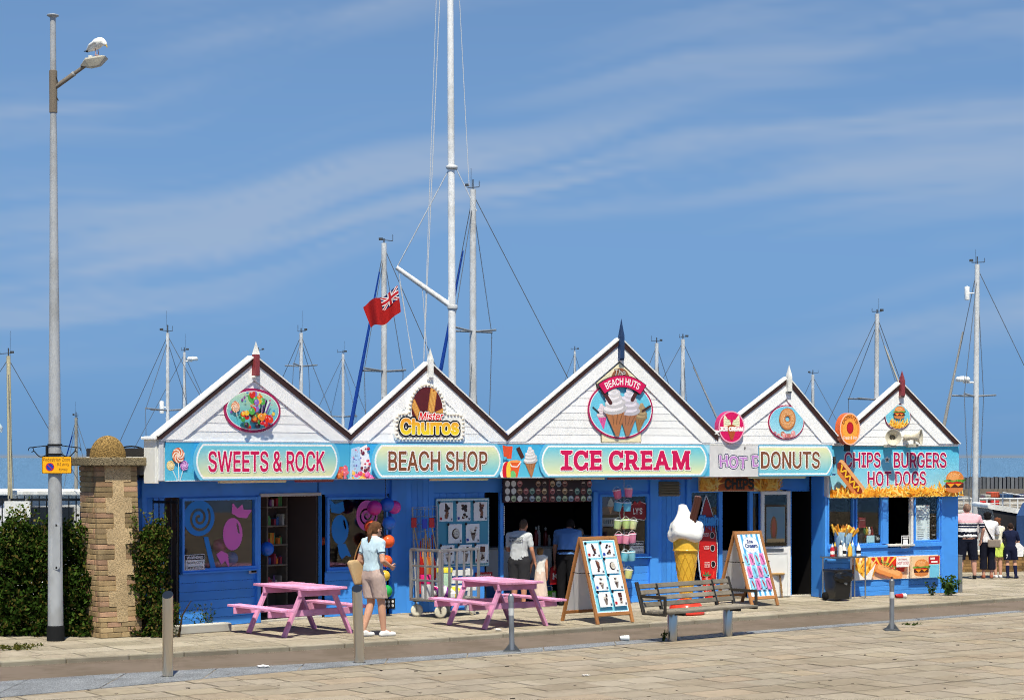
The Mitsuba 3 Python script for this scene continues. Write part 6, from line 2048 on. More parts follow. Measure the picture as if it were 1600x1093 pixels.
# white slatted crate bench behind the second table
k = thing('slatted_bench', 'low white slatted stand of goods below the sundae board', 'stand')
f = HF[1]
a, b = f.uv(694, 900, WL + 0.3)[0], f.uv(742, 900, WL + 0.3)[0]
for i in range(3):
    B(f).box((a, 0.36 + 0.13 * i, WL + 0.33 - 0.05 * i), (b, 0.46 + 0.13 * i, WL + 0.35 - 0.05 * i), (226, 226, 226)).out(part(k, 'slat'), 'm_white')
for x_ in (a + 0.05, b - 0.1):
    B(f).box((x_, 0, WL + 0.12), (x_ + 0.05, 0.74, WL + 0.228), (206, 206, 206)).out(part(k, 'leg'), 'm_white')
sheet(HF[1], 1, 'balloon_poster', 'black and white poster of faces low by the shop doorpost', 'poster', (597, 934, 617, 951), WL + 0.07, lambda A, a, b, c, d: [A.add(disc(a + (b - a) * (0.2 + 0.3 * (i % 3)), c + (d - c) * (0.3 + 0.4 * (i // 3)), 0.025), (230, 230, 230)) for i in range(6)], (40, 40, 42))

# ---------------------------------------------------------------- balloons
f = HF[1]
BAL = 'balls hanging in nets beside the shop window'
STRING = [(584, 793, 12, (196, 40, 140), 'purple ball, topmost left of the hanging bunch'), (604, 788, 11.5, (30, 90, 190), 'dark blue ball at the top of the hanging bunch'), (615, 792, 11, (206, 60, 150), 'pink ball at the top right of the hanging bunch'),
          (607, 817, 11, (40, 120, 220), 'bright blue ball, second down the hanging string'), (578, 822, 10.5, (226, 80, 40), 'dull orange ball left of the woman\'s hair'), (605, 845, 11, (236, 96, 40), 'orange ball beside the woman\'s shoulder'),
          (603, 876, 9.5, (236, 96, 40), 'orange ball at the woman\'s elbow'), (600, 899, 9, (220, 180, 60), 'yellow and blue ball beside the woman\'s shorts'), (602, 923, 10.5, (40, 170, 80), 'green ball at the foot of the hanging string')]
B(f, (60, 60, 60)).tube([(f.uv(602, 752, WL + 0.4)[0], Z0 + 0.02, WL + 0.40), (f.uv(602, 930, WL + 0.4)[0], 0.55, WL + 0.40)], 0.006, n=5).out(thing('hanging_cord', 'dark cord holding the string of coloured balls', 'cord'), 'm_matte')
for px, py, rp, c, lab in STRING:
    k = thing('play_ball', lab, 'ball', BAL)
    u, v = f.uv(px, py, WL + 0.42)
    B(f, c).ball((u, v, WL + 0.44), rp / 95, sub=3).out(k, 'm_gloss')
f = HF[0]
for px, py, rp, w_, c, lab in ((417, 857, 11.5, WL - 0.1, (30, 100, 200), 'blue ball hanging in the open shop doorway'), (493, 860, 9, WL - 0.3, (30, 120, 70), 'dark green ball deep in the shop doorway'), (343, 852, 11, WL - 0.2, (150, 30, 100), 'dark pink ball behind the sweet shop window'), (361, 872, 11, WL - 0.2, (20, 80, 150), 'dark blue ball behind the sweet shop window'), (503, 845, 7.5, WL - 0.4, (220, 90, 50), 'dull orange ball deep in the shop doorway')):
    k = thing('play_ball', lab, 'ball', 'balls inside the sweet shop')
    u, v = f.uv(px, py, w_)
    B(f, c).ball((u, v, w_), rp / 98, sub=3).out(k, 'm_gloss')

# ---------------------------------------------------------------- candyfloss buckets
f = HF[2]
k = thing('bucket_cord', 'thin pale cord the candyfloss buckets hang from', 'cord')
u, v = f.uv(975, 752, WL + 0.45)
B(f, (206, 206, 206)).tube([(u, Z0 + 0.02, WL + 0.45), (u, 0.62, WL + 0.45)], 0.005, n=5).out(k, 'm_matte')
CF = [(966, 771, (232, 110, 150), 'upper left pink bucket of the top pair'), (980, 769, (236, 130, 170), 'upper right pink bucket of the top pair'), (964, 791, (90, 180, 222), 'left blue bucket of the second row'), (978, 791, (100, 186, 226), 'right blue bucket of the second row'),
      (964, 819, (190, 214, 150), 'left pale green bucket of the third row'), (976, 818, (206, 236, 150), 'middle lime bucket of the third row'), (988, 819, (214, 226, 170), 'right pale green bucket of the third row'),
      (965, 841, (240, 130, 170), 'left pink bucket of the fourth row'), (977, 842, (246, 160, 190), 'front pink bucket of the fourth row'), (986, 840, (240, 150, 186), 'right pink bucket of the fourth row'), (975, 869, (120, 206, 232), 'front pale blue bucket of the fifth row'), (985, 868, (140, 214, 236), 'right pale blue bucket of the fifth row'), (981, 896, (226, 232, 150), 'lowest bucket, pale yellow')]
for i, (px, py, c, lab) in enumerate(CF):
    k = thing('candyfloss_bucket', lab + ' hanging at the counter window', 'bucket', 'candyfloss buckets hanging on a cord')
    u, v = f.uv(px, py, WL + 0.46)
    g = f.sub((u, v - 0.085, WL + 0.46 + 0.05 * (i % 2)), np.array([[1, 0, 0], [0, 0, 1], [0, -1, 0]], float) @ rotm((0, 1, 0), (i * 37) % 25 - 12))
    B(g, c).lathe([(0, 0.0), (0.062, 0), (0.078, 0.15), (0.084, 0.152), (0.084, 0.162), (0.06, 0.17), (0, 0.172)], n=16).out(part(k, 'tub'), 'm_gloss')
    B(g, (236, 236, 238)).lathe([(0.085, 0.150), (0.087, 0.155), (0.085, 0.165)], n=16).out(part(k, 'rim'), 'm_gloss')
    t = np.linspace(-1, 1, 9)
    B(g, (230, 230, 232)).tube(np.stack([0.075 * t, 0 * t, 0.16 + 0.06 * (1 - t * t)], 1), 0.004, n=5).out(part(k, 'handle'), 'm_gloss')

# ---------------------------------------------------------------- by the chip kiosk: bin, steel table, bottles, chip cone
f = HF[4]
k = thing('wheelie_bin', 'black wheelie bin under the steel side table', 'bin')
gx, gy = ground(1311, 938)
g = upright(gx, gy, 26.5)
g.A = g.A * 0.88
body = m3.Manifold.hull_points([(x_, z_, w_) for x_, w_ in ((-0.18, -0.22), (0.18, -0.22), (0.18, 0.12), (-0.18, 0.12)) for z_ in (0.04,)] + [(x_, 0.62, w_) for x_, w_ in ((-0.215, -0.26), (0.215, -0.26), (0.215, 0.16), (-0.215, 0.16))])
B(g, (22, 22, 24)).mesh(body).out(part(k, 'body'), 'm_gloss')
B(g, (26, 26, 28)).box((-0.23, 0.622, -0.28), (0.23, 0.67, 0.18), c=0.02).out(part(k, 'lid'), 'm_gloss')
r = np.random.default_rng(3)
bag = trimesh.creation.icosphere(3)
v = bag.vertices * np.array([0.235, 0.10, 0.03])
v += meshkit.noise(bag.vertices * 4)[:, None] * bag.vertices * 0.05
B(g, (14, 14, 16)).raw(v + np.array([0, 0.52, 0.165]), bag.faces, flat=False).out(part(k, 'bin_bag'), 'm_gloss')
B(g, (150, 150, 146)).poly(Polygon([(0.02, 0.42), (0.1, 0.38), (0.08, 0.34), (0.0, 0.38)]), 0.165, 0.168).out(part(k, 'sticker'), 'm_print')
for s in (-1, 1):
    B(g, (30, 30, 32)).lathe([(0, -0.02), (0.09, -0.02), (0.09, 0.02), (0, 0.02)], (s * 0.19, 0.09, -0.24), n=20, axis='x').out(part(k, 'wheel'), 'm_matte')
k = thing('steel_table', 'small stainless steel side table of sauce bottles over the bin', 'table')
gx, gy = ground(1328, 935)
t = upright(gx, gy, 26.5)
TZ = 0.80
B(t, (150, 152, 154)).box((-0.42, TZ - 0.025, -0.38), (0.40, TZ, 0.03)).out(part(k, 'top'), 'm_metal')
for x_ in (-0.38, 0.36):
    for w_ in ((0.0, -0.34) if x_ > 0 else (-0.34,)):
        B(t, (206, 208, 210)).tube([(x_, 0, w_), (x_, TZ - 0.02, w_)], 0.015, n=10).out(part(k, 'leg'), 'm_metal')
B(t, (206, 208, 210)).tube([(0.02, 0, 0.0), (0.02, TZ - 0.02, 0.0)], 0.017, n=10).out(part(k, 'leg'), 'm_metal')
BOT = [(-0.32, (190, 40, 50), (240, 236, 232), 'red sauce bottle at the left of the steel table'), (-0.23, (90, 40, 30), (230, 190, 60), 'brown sauce bottle, second on the steel table'), (-0.13, (226, 226, 222), (40, 40, 44), 'white vinegar bottle with dark cap on the steel table'), (-0.02, (236, 232, 226), (240, 240, 240), 'white sauce bottle with black label on the steel table'), (0.09, (236, 180, 60), (240, 220, 120), 'yellow mustard bottle on the steel table'), (0.18, (110, 170, 220), (236, 236, 236), 'pale blue bottle on the steel table'), (0.29, (238, 238, 234), (240, 240, 240), 'white mayonnaise bottle at the right of the steel table')]
for i, (x_, c, cap, lab) in enumerate(BOT):
    k = thing('sauce_bottle', lab, 'bottle', 'sauce bottles on the steel table')
    q = t.sub((x_, TZ, -0.12 - 0.04 * (i % 2)), np.array([[1, 0, 0], [0, 0, 1], [0, -1, 0]], float))
    hh = 0.24 + 0.02 * (i % 3)
    B(q, c).lathe([(0, 0), (0.042, 0), (0.045, 0.02), (0.043, hh * 0.6), (0.03, hh * 0.74), (0.018, hh * 0.80)], n=14).out(part(k, 'body'), 'm_gloss')
    B(q, cap).lathe([(0.022, hh * 0.78), (0.022, hh * 0.88), (0.008, hh * 0.92), (0.005, hh * 1.08), (0, hh * 1.08)], n=12).out(part(k, 'cap'), 'm_gloss')
    if i in (0, 1, 3, 6):
        B(q, (30, 30, 34) if i != 0 else (240, 236, 232)).lathe([(0.0462, 0.05), (0.0462, hh * 0.45)], n=14).out(part(k, 'label'), 'm_print')
k = thing('giant_chip_cone', 'giant paper cone of chips standing behind the sauce bottles', 'chip cone')
u, v = f.uv(1323, 873, 0.22)
q = f.sub((u - 0.02, TZ, 0.10), np.array([[1, 0, 0], [0, 0, 1], [0, -1, 0]], float) @ rotm((0, 1, 0), 4))
B(q, (150, 186, 214)).lathe([(0, 0), (0.10, 0), (0.165, 0.30), (0.185, 0.44), (0.17, 0.45), (0.16, 0.40), (0, 0.40)], n=24).out(part(k, 'wrapper'), 'm_print')
r = random.Random(14)
for i in range(46):
    a_, rr = r.uniform(0, 6.28), 0.19 * math.sqrt(r.random())
    d_ = np.array([math.cos(a_) * rr * 1.5 + r.uniform(-0.1, 0.1), math.sin(a_) * rr * 1.5 + r.uniform(-0.1, 0.1), 0.30 + r.uniform(0, 0.2)])
    p_ = np.array([math.cos(a_) * rr, math.sin(a_) * rr, 0.38])
    d_ = d_ / np.linalg.norm(d_) * r.uniform(0.14, 0.24)
    B(q).beam(p_, p_ + d_, 0.030, 0.030, r.choice([(236, 170, 50), (246, 196, 80), (214, 140, 36), (250, 214, 110)]), up=(1, 0.2, 0.1), c=0.005).out(part(k, 'chip'), 'm_gloss')
m = B(q)
for i in range(14):
    a_ = -1.2 + 2.6 * r.random()
    z = r.uniform(0.06, 0.28)
    rr = 0.10 + 0.065 * z / 0.30 + 0.002
    m.ball((rr * math.sin(a_), -rr * math.cos(a_), z), (0.02, 0.02, 0.028), r.choice([(230, 170, 150), (60, 110, 190), (40, 40, 50), (240, 240, 238)]), 1)
m.out(part(k, 'figures', kind='stuff'), 'm_print')
k = thing('serviette_holder', 'blue serviette holder beside the chip cone', 'holder')
B(t, (60, 120, 200)).box((0.02, TZ, -0.30), (0.20, TZ + 0.13, -0.20), c=0.01).box((0.04, TZ + 0.12, -0.28), (0.18, TZ + 0.2, -0.22), (240, 240, 238)).out(k, 'm_print')
# goods behind the kiosk glass
k = thing('hot_water_urn', 'dark steel urn behind the second kiosk window', 'urn')
u, v = f.uv(1344, 850, -0.18)
q = f.sub((u, 0.99, -0.2), np.array([[1, 0, 0], [0, 0, 1], [0, -1, 0]], float))
B(q, (90, 84, 78)).lathe([(0, 0), (0.10, 0), (0.10, 0.20), (0.08, 0.23), (0.02, 0.25), (0, 0.26)], n=20).out(k, 'm_metal')
for i, (px, c) in enumerate(((1350, (60, 150, 60)), (1354, (220, 190, 60)), (1358, (230, 226, 220)), (1362, (200, 40, 50)))):
    k = thing('sauce_bottle', ['green', 'yellow', 'white', 'red'][i] + ' bottle on the shelf behind the second kiosk window', 'bottle', 'bottles behind the kiosk window')
    u, v = f.uv(px, 829, -0.25)
    q = f.sub((u, 1.17, -0.25), np.array([[1, 0, 0], [0, 0, 1], [0, -1, 0]], float))
    B(q, c).lathe([(0, 0), (0.03, 0), (0.03, 0.10), (0.012, 0.13), (0.012, 0.16), (0, 0.16)], n=10).out(k, 'm_gloss')
k = thing('window_shelf', 'red shelf of bottles behind the second kiosk window', 'shelf')
u0, u1 = f.uv(1347, 830, -0.25)[0], f.uv(1366, 830, -0.25)[0]
B(f, (150, 40, 44)).box((u0, 1.13, -0.32), (u1, 1.169, -0.18)).out(k, 'm_print')
k = thing('wire_basket', 'white wire basket stack behind the right-hand kiosk window', 'basket')
u0, u1 = f.uv(1455, 830, -0.2)[0], f.uv(1464, 830, -0.2)[0]
m = B(f, (206, 206, 206))
for z in (1.15, 1.33, 1.52, 1.64):
    m.tube([(u0, z, -0.2), (u0, z, -0.12), (u1, z, -0.12), (u1, z, -0.2)], 0.008, n=5)
m.out(k, 'm_paint')

# stool behind the second board
k = thing('wooden_stool', 'turned wooden stool by the white door', 'stool')
gx, gy = ground(1213, 932.5)
B(Frame((gx, gy, 0)), (176, 142, 96)).lathe([(0, 0.43), (0.15, 0.43), (0.165, 0.445), (0.165, 0.46), (0.15, 0.475), (0, 0.475)], n=24).out(part(k, 'seat'), 'm_wood')
for i in range(4):
    a_ = i * math.pi / 2 + 0.6
    p_ = np.array([0.10 * math.cos(a_), 0.10 * math.sin(a_), 0.435]); e_ = np.array([0.17 * math.cos(a_), 0.17 * math.sin(a_), 0.0])
    ts = np.linspace(0, 1, 8)
    B(Frame((gx, gy, 0)), (150, 116, 74)).tube(p_ + (e_ - p_) * ts[:, None], [0.014, 0.02, 0.013, 0.022, 0.014, 0.022, 0.013, 0.011], n=8).out(part(k, 'leg'), 'm_wood')

# ---------------------------------------------------------------- litter
def crumple(name, label, px, py, size, col, seed, flat=0.35):
    k = thing(name, label, 'litter')
    x_, y_ = ground(px, py)
    m = trimesh.creation.icosphere(2)
    v_ = m.vertices * (0.6 + 0.8 * meshkit.noise(m.vertices * 2.2 + seed)[:, None]) * size * np.array([1, 0.7, flat])
    B(Frame((x_, y_, 0.004 - v_[:, 2].min())), col).raw(v_, m.faces).out(k, 'm_print')


crumple('paper_scrap', 'white paper scrap on the road in front of the first bollard', 411, 1043, 0.07, (236, 236, 236), 2, 0.25)
crumple('paper_scrap', 'white paper scrap at the foot of the second picnic table', 778, 985, 0.05, (226, 226, 224), 5)
crumple('paper_scrap', 'white crumbs of paper on the plaza in front of the bench', 915, 1055, 0.05, (220, 218, 214), 9, 0.12)
k = thing('drink_can', 'crushed red and white paper cup lying by the kiosk wall', 'litter')
gx, gy = ground(1408, 934)
q = Frame((gx, gy, 0.045), (0.9, 0.4, 0), (-0.4, 0.9, 0))
B(q, (176, 40, 44)).lathe([(0, -0.12), (0.035, -0.12), (0.045, 0.02)], n=14, axis='x').lathe([(0.045, 0.02), (0.047, 0.10), (0.03, 0.10)], col=(236, 226, 222), n=14, axis='x').out(k, 'm_print')
k = thing('plastic_cup', 'clear plastic cup lying on the road left of the bench', 'litter')
gx, gy = ground(975, 1001)
q = Frame((gx, gy, 0.045), (0.95, 0.3, 0), (-0.3, 0.95, 0))
B(q, (206, 210, 212)).lathe([(0, -0.06), (0.034, -0.06), (0.046, 0.07), (0.044, 0.07), (0.032, -0.055)], n=16, axis='x').out(k, 'm_gloss')

# ---------------------------------------------------------------- people
def sph(p, r, n=18):
    return m3.Manifold.sphere(1.0, n).scale([r] * 3 if np.isscalar(r) else list(r)).translate([float(x) for x in p])


def bone(a, ra, b, rb):
    return m3.Manifold.batch_hull([sph(a, ra), sph(b, rb)])


def union(ms):
    return m3.Manifold.batch_boolean(ms, m3.OpType.Add)


def lerp(a, b, t):
    return np.asarray(a, float) * (1 - t) + np.asarray(b, float) * t


def hand(w, d, side, h, curl=0.5):
    """Palm, four fingers of different lengths and a thumb from the side of the palm."""
    d = np.asarray(d, float) / np.linalg.norm(d)
    s = np.asarray(side, float)
    s = s - d * (s @ d)
    s /= np.linalg.norm(s)
    n = np.cross(s, d)
    k = w + d * 0.052 * h
    out = [m3.Manifold.batch_hull([sph(w + d * 0.006 * h, 0.013 * h, 12), sph(k + s * 0.017 * h, 0.0085 * h, 10), sph(k - s * 0.017 * h, 0.0085 * h, 10)])]
    for i, l in enumerate((0.038, 0.044, 0.041, 0.032)):
        a = k + s * (0.0185 - 0.0123 * i) * h
        p = [a]
        dd = d
        for j, f in enumerate((0.45, 0.32, 0.23)):
            c = curl * (0.35 + 0.35 * j)
            dd = d * math.cos(c) + n * math.sin(c)
            p.append(p[-1] + dd * l * f * h)
        r = [0.0056, 0.0052, 0.0048, 0.0042]
        out += [m3.Manifold.batch_hull([sph(p[j], r[j] * h, 10), sph(p[j + 1], r[j + 1] * h, 10)]) for j in range(3)]
    t0 = w + d * 0.018 * h + s * 0.014 * h
    t1 = t0 + (d * 0.6 + s * 0.75) * 0.024 * h
    t2 = t1 + (d * 0.95 + s * 0.2 + n * 0.2) * 0.022 * h
    out += [m3.Manifold.batch_hull([sph(t0, 0.0085 * h, 10), sph(t1, 0.0064 * h, 10)]), m3.Manifold.batch_hull([sph(t1, 0.0064 * h, 10), sph(t2, 0.005 * h, 10)])]
    return out


def creased(t, amp):
    """Cloth: soft folds across the surface."""
    v = np.array(t.vertices)
    q = v * np.array([16, 16, 9])
    d = np.abs(meshkit.fbm(q + 5 * meshkit.noise(v[:, [2, 0, 1]] * 7)[:, None], 3, 3) - 0.5) * 2
    return trimesh.Trimesh(v + t.vertex_normals * ((d - 0.35) * amp)[:, None], t.faces, process=False)


def person(label, x, y, rz, H, W=1.0, pose=None, skin=(206, 158, 132), top=None, bottom=None, shoes=(240, 240, 240), hair=((80, 56, 40), 'short'), socks=None, hands=(0.5, 0.5), group=None):
    """x right, y ahead, z up in the figure's own frame; joints for a height of 1."""
    k = thing('person', label, 'person', group)
    f = ground_frame(x, y, rz)
    J = dict(pelvis=(0, 0, 0.545), waist=(0, 0.0, 0.64), chest=(0, 0, 0.745), neck=(0, 0.0, 0.845), head=(0, 0.012, 0.925))
    for s, n in ((-1, 'l'), (1, 'r')):
        J.update({'hip' + n: (s * 0.05, 0, 0.515), 'knee' + n: (s * 0.056, 0.008, 0.285), 'ankle' + n: (s * 0.056, -0.005, 0.05), 'toe' + n: (s * 0.066, 0.085, 0.018),
                  'sho' + n: (s * 0.105 * W, 0, 0.805), 'elb' + n: (s * 0.128 * W, -0.012, 0.64), 'wri' + n: (s * 0.130 * W, 0.02, 0.505)})
    J.update(pose or {})
    J = {a: np.array(b, float) * H for a, b in J.items()}
    g = H

    def torso(e, shoulders=True):
        q = W
        m = [m3.Manifold.batch_hull([sph(J['pelvis'] + (s * 0.035 * q * g, 0, 0), (0.055 * q * g + e, 0.062 * q * g + e, 0.06 * g + e)) for s in (-1, 1)] + [sph(J['waist'] + (s * 0.028 * q * g, 0, 0), (0.05 * q * g + e, 0.056 * q * g + e, 0.04 * g + e)) for s in (-1, 1)]),
             m3.Manifold.batch_hull([sph(J['waist'] + (s * 0.028 * q * g, 0, 0), (0.05 * q * g + e, 0.056 * q * g + e, 0.04 * g + e)) for s in (-1, 1)] + [sph(J['chest'] + (s * 0.045 * q * g, 0, 0), (0.048 * q * g + e, 0.06 * q * g + e, 0.055 * g + e)) for s in (-1, 1)]),
             m3.Manifold.batch_hull([sph(J['chest'] + (s * 0.045 * q * g, 0, 0), (0.048 * q * g + e, 0.06 * q * g + e, 0.055 * g + e)) for s in (-1, 1)] + [sph(J['sho' + n], 0.030 * g + e) for n in 'lr'] + [sph(lerp(J['chest'], J['neck'], 0.8), 0.036 * g + e)])]
        return m

    body = torso(0) + [bone(lerp(J['chest'], J['neck'], 0.7), 0.036 * g, lerp(J['neck'], J['head'], 0.5), 0.031 * g)]
    hd = J['head']
    up = J['head'] - J['neck']
    head = [sph(hd, (0.044 * g, 0.054 * g, 0.062 * g), 24), sph(hd + np.array([0, 0.018, -0.036]) * g, (0.032 * g, 0.034 * g, 0.034 * g)), sph(hd + np.array([0, 0.056, -0.012]) * g, (0.008 * g, 0.012 * g, 0.012 * g), 12), sph(hd + np.array([0, 0.048, -0.052]) * g, (0.014 * g, 0.012 * g, 0.012 * g), 12)]
    for s in (-1, 1):
        head.append(sph(hd + np.array([s * 0.045, -0.004, -0.012]) * g, (0.006 * g, 0.012 * g, 0.018 * g), 12))
    body += head
    for n, s in (('l', -1), ('r', 1)):
        body += [bone(J['hip' + n], 0.050 * g * min(W, 1.2), J['knee' + n], 0.033 * g), bone(J['knee' + n], 0.033 * g, lerp(J['knee' + n], J['ankle' + n], 0.35), 0.034 * g * (0.8 + 0.2 * W)), bone(lerp(J['knee' + n], J['ankle' + n], 0.35), 0.034 * g * (0.8 + 0.2 * W), J['ankle' + n], 0.021 * g), bone(J['ankle' + n], 0.021 * g, J['toe' + n], 0.013 * g),
                 bone(J['sho' + n], 0.030 * g, J['elb' + n], 0.023 * g), bone(J['elb' + n], 0.024 * g, J['wri' + n], 0.015 * g)]
        d = J['wri' + n] - J['elb' + n]
        body += hand(J['wri' + n], d, (-s * 0.2, 1, 0.0), g, hands[0 if n == 'l' else 1])
    B(f, skin).mesh(soft(union(body), 0.016 * g, 6), flat=False).out(part(k, 'body'), 'm_skin')
    # face
    m = B(f, (40, 34, 34))
    for s in (-1, 1):
        m.ball(hd + np.array([s * 0.017, 0.050, 0.004]) * g, np.array([0.006, 0.003, 0.004]) * g, (236, 232, 228), 1).ball(hd + np.array([s * 0.017, 0.0525, 0.004]) * g, np.array([0.003, 0.002, 0.003]) * g, (50, 40, 36), 1)
    m.ball(hd + np.array([0, 0.050, -0.034]) * g, np.array([0.013, 0.004, 0.003]) * g, (168, 92, 84), 1)
    m.out(part(k, 'face', kind='stuff'), 'm_skin')
    # clothes
    if top:
        ms = torso(0.012 * g)
        for n in 'lr':
            t = top.get('sleeve', 0.55)
            if t > 0:
                ms.append(bone(J['sho' + n], 0.034 * g + 0.008, lerp(J['sho' + n], J['elb' + n], min(t, 1)), 0.033 * g))
            if t > 1:
                ms.append(bone(J['elb' + n], 0.032 * g, lerp(J['elb' + n], J['wri' + n], t - 1), 0.024 * g))
        if top.get('flare'):
            ms.append(m3.Manifold.batch_hull([sph(J['waist'], (0.085 * W * g, 0.066 * W * g, 0.04 * g)), sph(J['pelvis'] + (0, 0, -0.01 * g), (0.105 * W * g, 0.082 * W * g, 0.05 * g))]))
        sh = union(ms).trim_by_plane([0, 0, 1], top['hem'] * g).trim_by_plane([0, 0.25, -1], -(0.868 * g if 'neck' not in top else top['neck'] * g))
        bands = top.get('bands')
        m = B(f, top['col'])
        if bands:
            sm = sh.refine_to_length(0.03)
            prev = top['hem'] - 0.1
            for zt, c in bands:
                piece = sm.trim_by_plane([0, 0, 1], prev * g).trim_by_plane([0, 0, -1], -zt * g)
                m.mesh(piece, c, flat=False)
                prev = zt
        else:
            m.mesh(creased(soft(sh, 0.016 * g, 5), 0.013 * g), flat=False)
        m.out(part(k, 'shirt'), 'm_cloth')
    if bottom:
        kind, col, hem = bottom['kind'], bottom['col'], bottom['hem']
        e = bottom.get('ease', 0.012) * g
        w0 = [sph(J['pelvis'] + (s * 0.035 * W * g, 0, (0.065 if W > 1.2 else 0.035) * g), (0.056 * W * g + 0.008 + 0.010 * (W > 1.2), 0.064 * W * g + 0.008 + 0.010 * (W > 1.2), 0.035 * g)) for s in (-1, 1)]
        ms = []
        if kind == 'skirt':
            ms.append(m3.Manifold.batch_hull(w0 + [sph((0, 0, hem * g), (0.125 * g, 0.105 * g, 0.02 * g)), sph(J['pelvis'] * (1, 1, 0) + (0, 0, hem * g), (0.13 * g, 0.11 * g, 0.02 * g))]))
        else:
            ms.append(m3.Manifold.batch_hull(w0 + [sph(J['hip' + n], 0.052 * g * min(W, 1.2) + e) for n in 'lr']))
            for n in 'lr':
                h_, kn, an = J['hip' + n], J['knee' + n], J['ankle' + n]
                ms.append(bone(h_, 0.052 * g * min(W, 1.2) + e, kn, 0.036 * g + e * 1.3))
                if hem < 0.28:
                    ms.append(bone(kn, 0.036 * g + e * 1.3, an, 0.030 * g + e * (2.4 if bottom.get('wide') else 0.8)))
        B(f, col).mesh(creased(soft(union(ms).trim_by_plane([0, 0, 1], hem * g), 0.016 * g, 4), 0.011 * g), flat=False).out(part(k, {'skirt': 'skirt', 'shorts': 'shorts', 'trousers': 'trousers'}[kind]), 'm_cloth')
    for n in 'lr':
        a, t = J['ankle' + n], J['toe' + n]
        d = (t - a) * (1, 1, 0)
        d /= np.linalg.norm(d)
        heel = a * (1, 1, 0) - d * 0.018 * g + (0, 0, a[2] - 0.03 * g)
        fo = t + d * 0.012 * g
        if shoes is not None:
            sh = m3.Manifold.batch_hull([sph(heel, 0.024 * g), sph(lerp(heel, fo, 0.45) + (0, 0, 0.006 * g), 0.026 * g), sph(a + d * 0.005 * g - (0, 0, 0.012 * g), 0.027 * g)]) + m3.Manifold.batch_hull([sph(lerp(heel, fo, 0.45), 0.025 * g), sph(fo, 0.019 * g)])
            B(f, shoes).mesh(soft(sh.trim_by_plane([0, 0, 1], 0.002), 0.02 * g, 3), flat=False).out(part(k, 'shoe'), 'm_cloth')
        if socks is not None:
            B(f, socks[0]).mesh(soft(bone(lerp(J['knee' + n], a, socks[1]), 0.036 * g, a, 0.025 * g), 0.02 * g, 3), flat=False).out(part(k, 'sock'), 'm_cloth')
    col, style = hair
    cap = sph(hd + np.array([0, -0.006, 0.006]) * g, (0.0485 * g, 0.058 * g, 0.064 * g), 24)
    cut = {'short': (0.0, -0.55, 0.84, -0.024), 'bob': (0.0, -0.9, 0.43, -0.03), 'tail': (0.0, -0.75, 0.66, -0.026), 'bald': (0, -0.85, 0.5, 0.024)}[style]
    cap = cap.trim_by_plane(list(cut[:3]), float(np.dot(cut[:3], hd)) + cut[3] * g)
    hs = [cap]
    if style == 'bob':
        hs.append(sph(hd + np.array([0, -0.02, -0.022]) * g, (0.05 * g, 0.045 * g, 0.052 * g), 20))
        hs += [sph(hd + np.array([s * 0.03, -0.03, 0.03]) * g, 0.03 * g, 14) for s in (-1, 0, 1)]
    if style == 'tail':
        hs += [bone(hd + np.array([0, -0.056, 0.004]) * g, 0.022 * g, hd + np.array([0.004, -0.075, -0.04]) * g, 0.02 * g), bone(hd + np.array([0.004, -0.075, -0.04]) * g, 0.02 * g, hd + np.array([0.0, -0.068, -0.115]) * g, 0.009 * g)]
    t = soft(union(hs), 0.014 * g, 3)
    v = np.array(t.vertices)
    v += (meshkit.noise(v * 70)[:, None] - 0.5) * 0.010 * g * np.array([1, 1, 0.4])
    B(f, lambda p: np.array(col) * (0.75 + 0.5 * float(meshkit.noise(np.asarray(p)[None] * np.array([90, 90, 14]))[0]))).raw(v, t.faces, flat=False).out(part(k, 'hair'), 'm_cloth')
    return k, f, {a: b for a, b in J.items()}


# the woman with the shoulder bag
x, y = ground(583, 994)
k, f, J = person('woman in pale blue T-shirt and beige shorts with her back turned, hair tied', x, y, -46, 1.75, 0.96,
                 dict(kneel=(-0.045, 0.015, 0.285), anklel=(-0.045, -0.075, 0.055), toel=(-0.04, 0.015, 0.018), kneer=(0.05, 0.05, 0.29), ankler=(0.05, 0.075, 0.05), toer=(0.065, 0.165, 0.018),
                      elbr=(0.150, -0.02, 0.655), wrir=(0.105, 0.105, 0.605), elbl=(-0.150, -0.03, 0.65), wril=(-0.10, 0.09, 0.60), head=(0.004, 0.025, 0.922)),
                 (206, 156, 130), dict(col=(196, 222, 236), hem=0.56, sleeve=0.55), dict(kind='shorts', col=(190, 168, 160), hem=0.325, ease=0.02), (236, 236, 234), ((96, 66, 46), 'tail'))
m = B(f, (60, 66, 76))
for n in 'lr':
    a = lerp(J['sho' + n], J['elb' + n], 0.56)
    q = (J['elb' + n] - J['sho' + n]); q /= np.linalg.norm(q)
    e = np.cross(q, (0, 1, 0)); e /= np.linalg.norm(e)
    h = np.cross(q, e)
    t = np.linspace(0, 2 * math.pi, 15)
    m.tube(a + 0.060 * (np.cos(t)[:, None] * e + np.sin(t)[:, None] * h), 0.006, n=5, cap=False)
m.out(part(k, 'sleeve_trim', kind='stuff'), 'm_cloth')
bag = thing('shoulder_bag', 'tan canvas shoulder bag hanging at the woman\'s left side', 'bag')
g = f.sub((-0.235, -0.03, 0.78), rotm((0, 0, 1), 12) @ rotm((0, 1, 0), -10))
hull = m3.Manifold.batch_hull([sph((0, s * 0.17, 0.02), 0.03) for s in (-0.8, 0.8)] + [sph((0.0, s * 0.20, 0.32), 0.05) for s in (-1, 1)])
B(g, (186, 158, 120)).mesh(soft(hull, 0.03, 3), flat=False).out(part(bag, 'body'), 'm_cloth')
sho = np.array(J['shol']) + (0.0, 0, 0.045)
w = lambda p: f.A.T @ (g(p) - f.o)
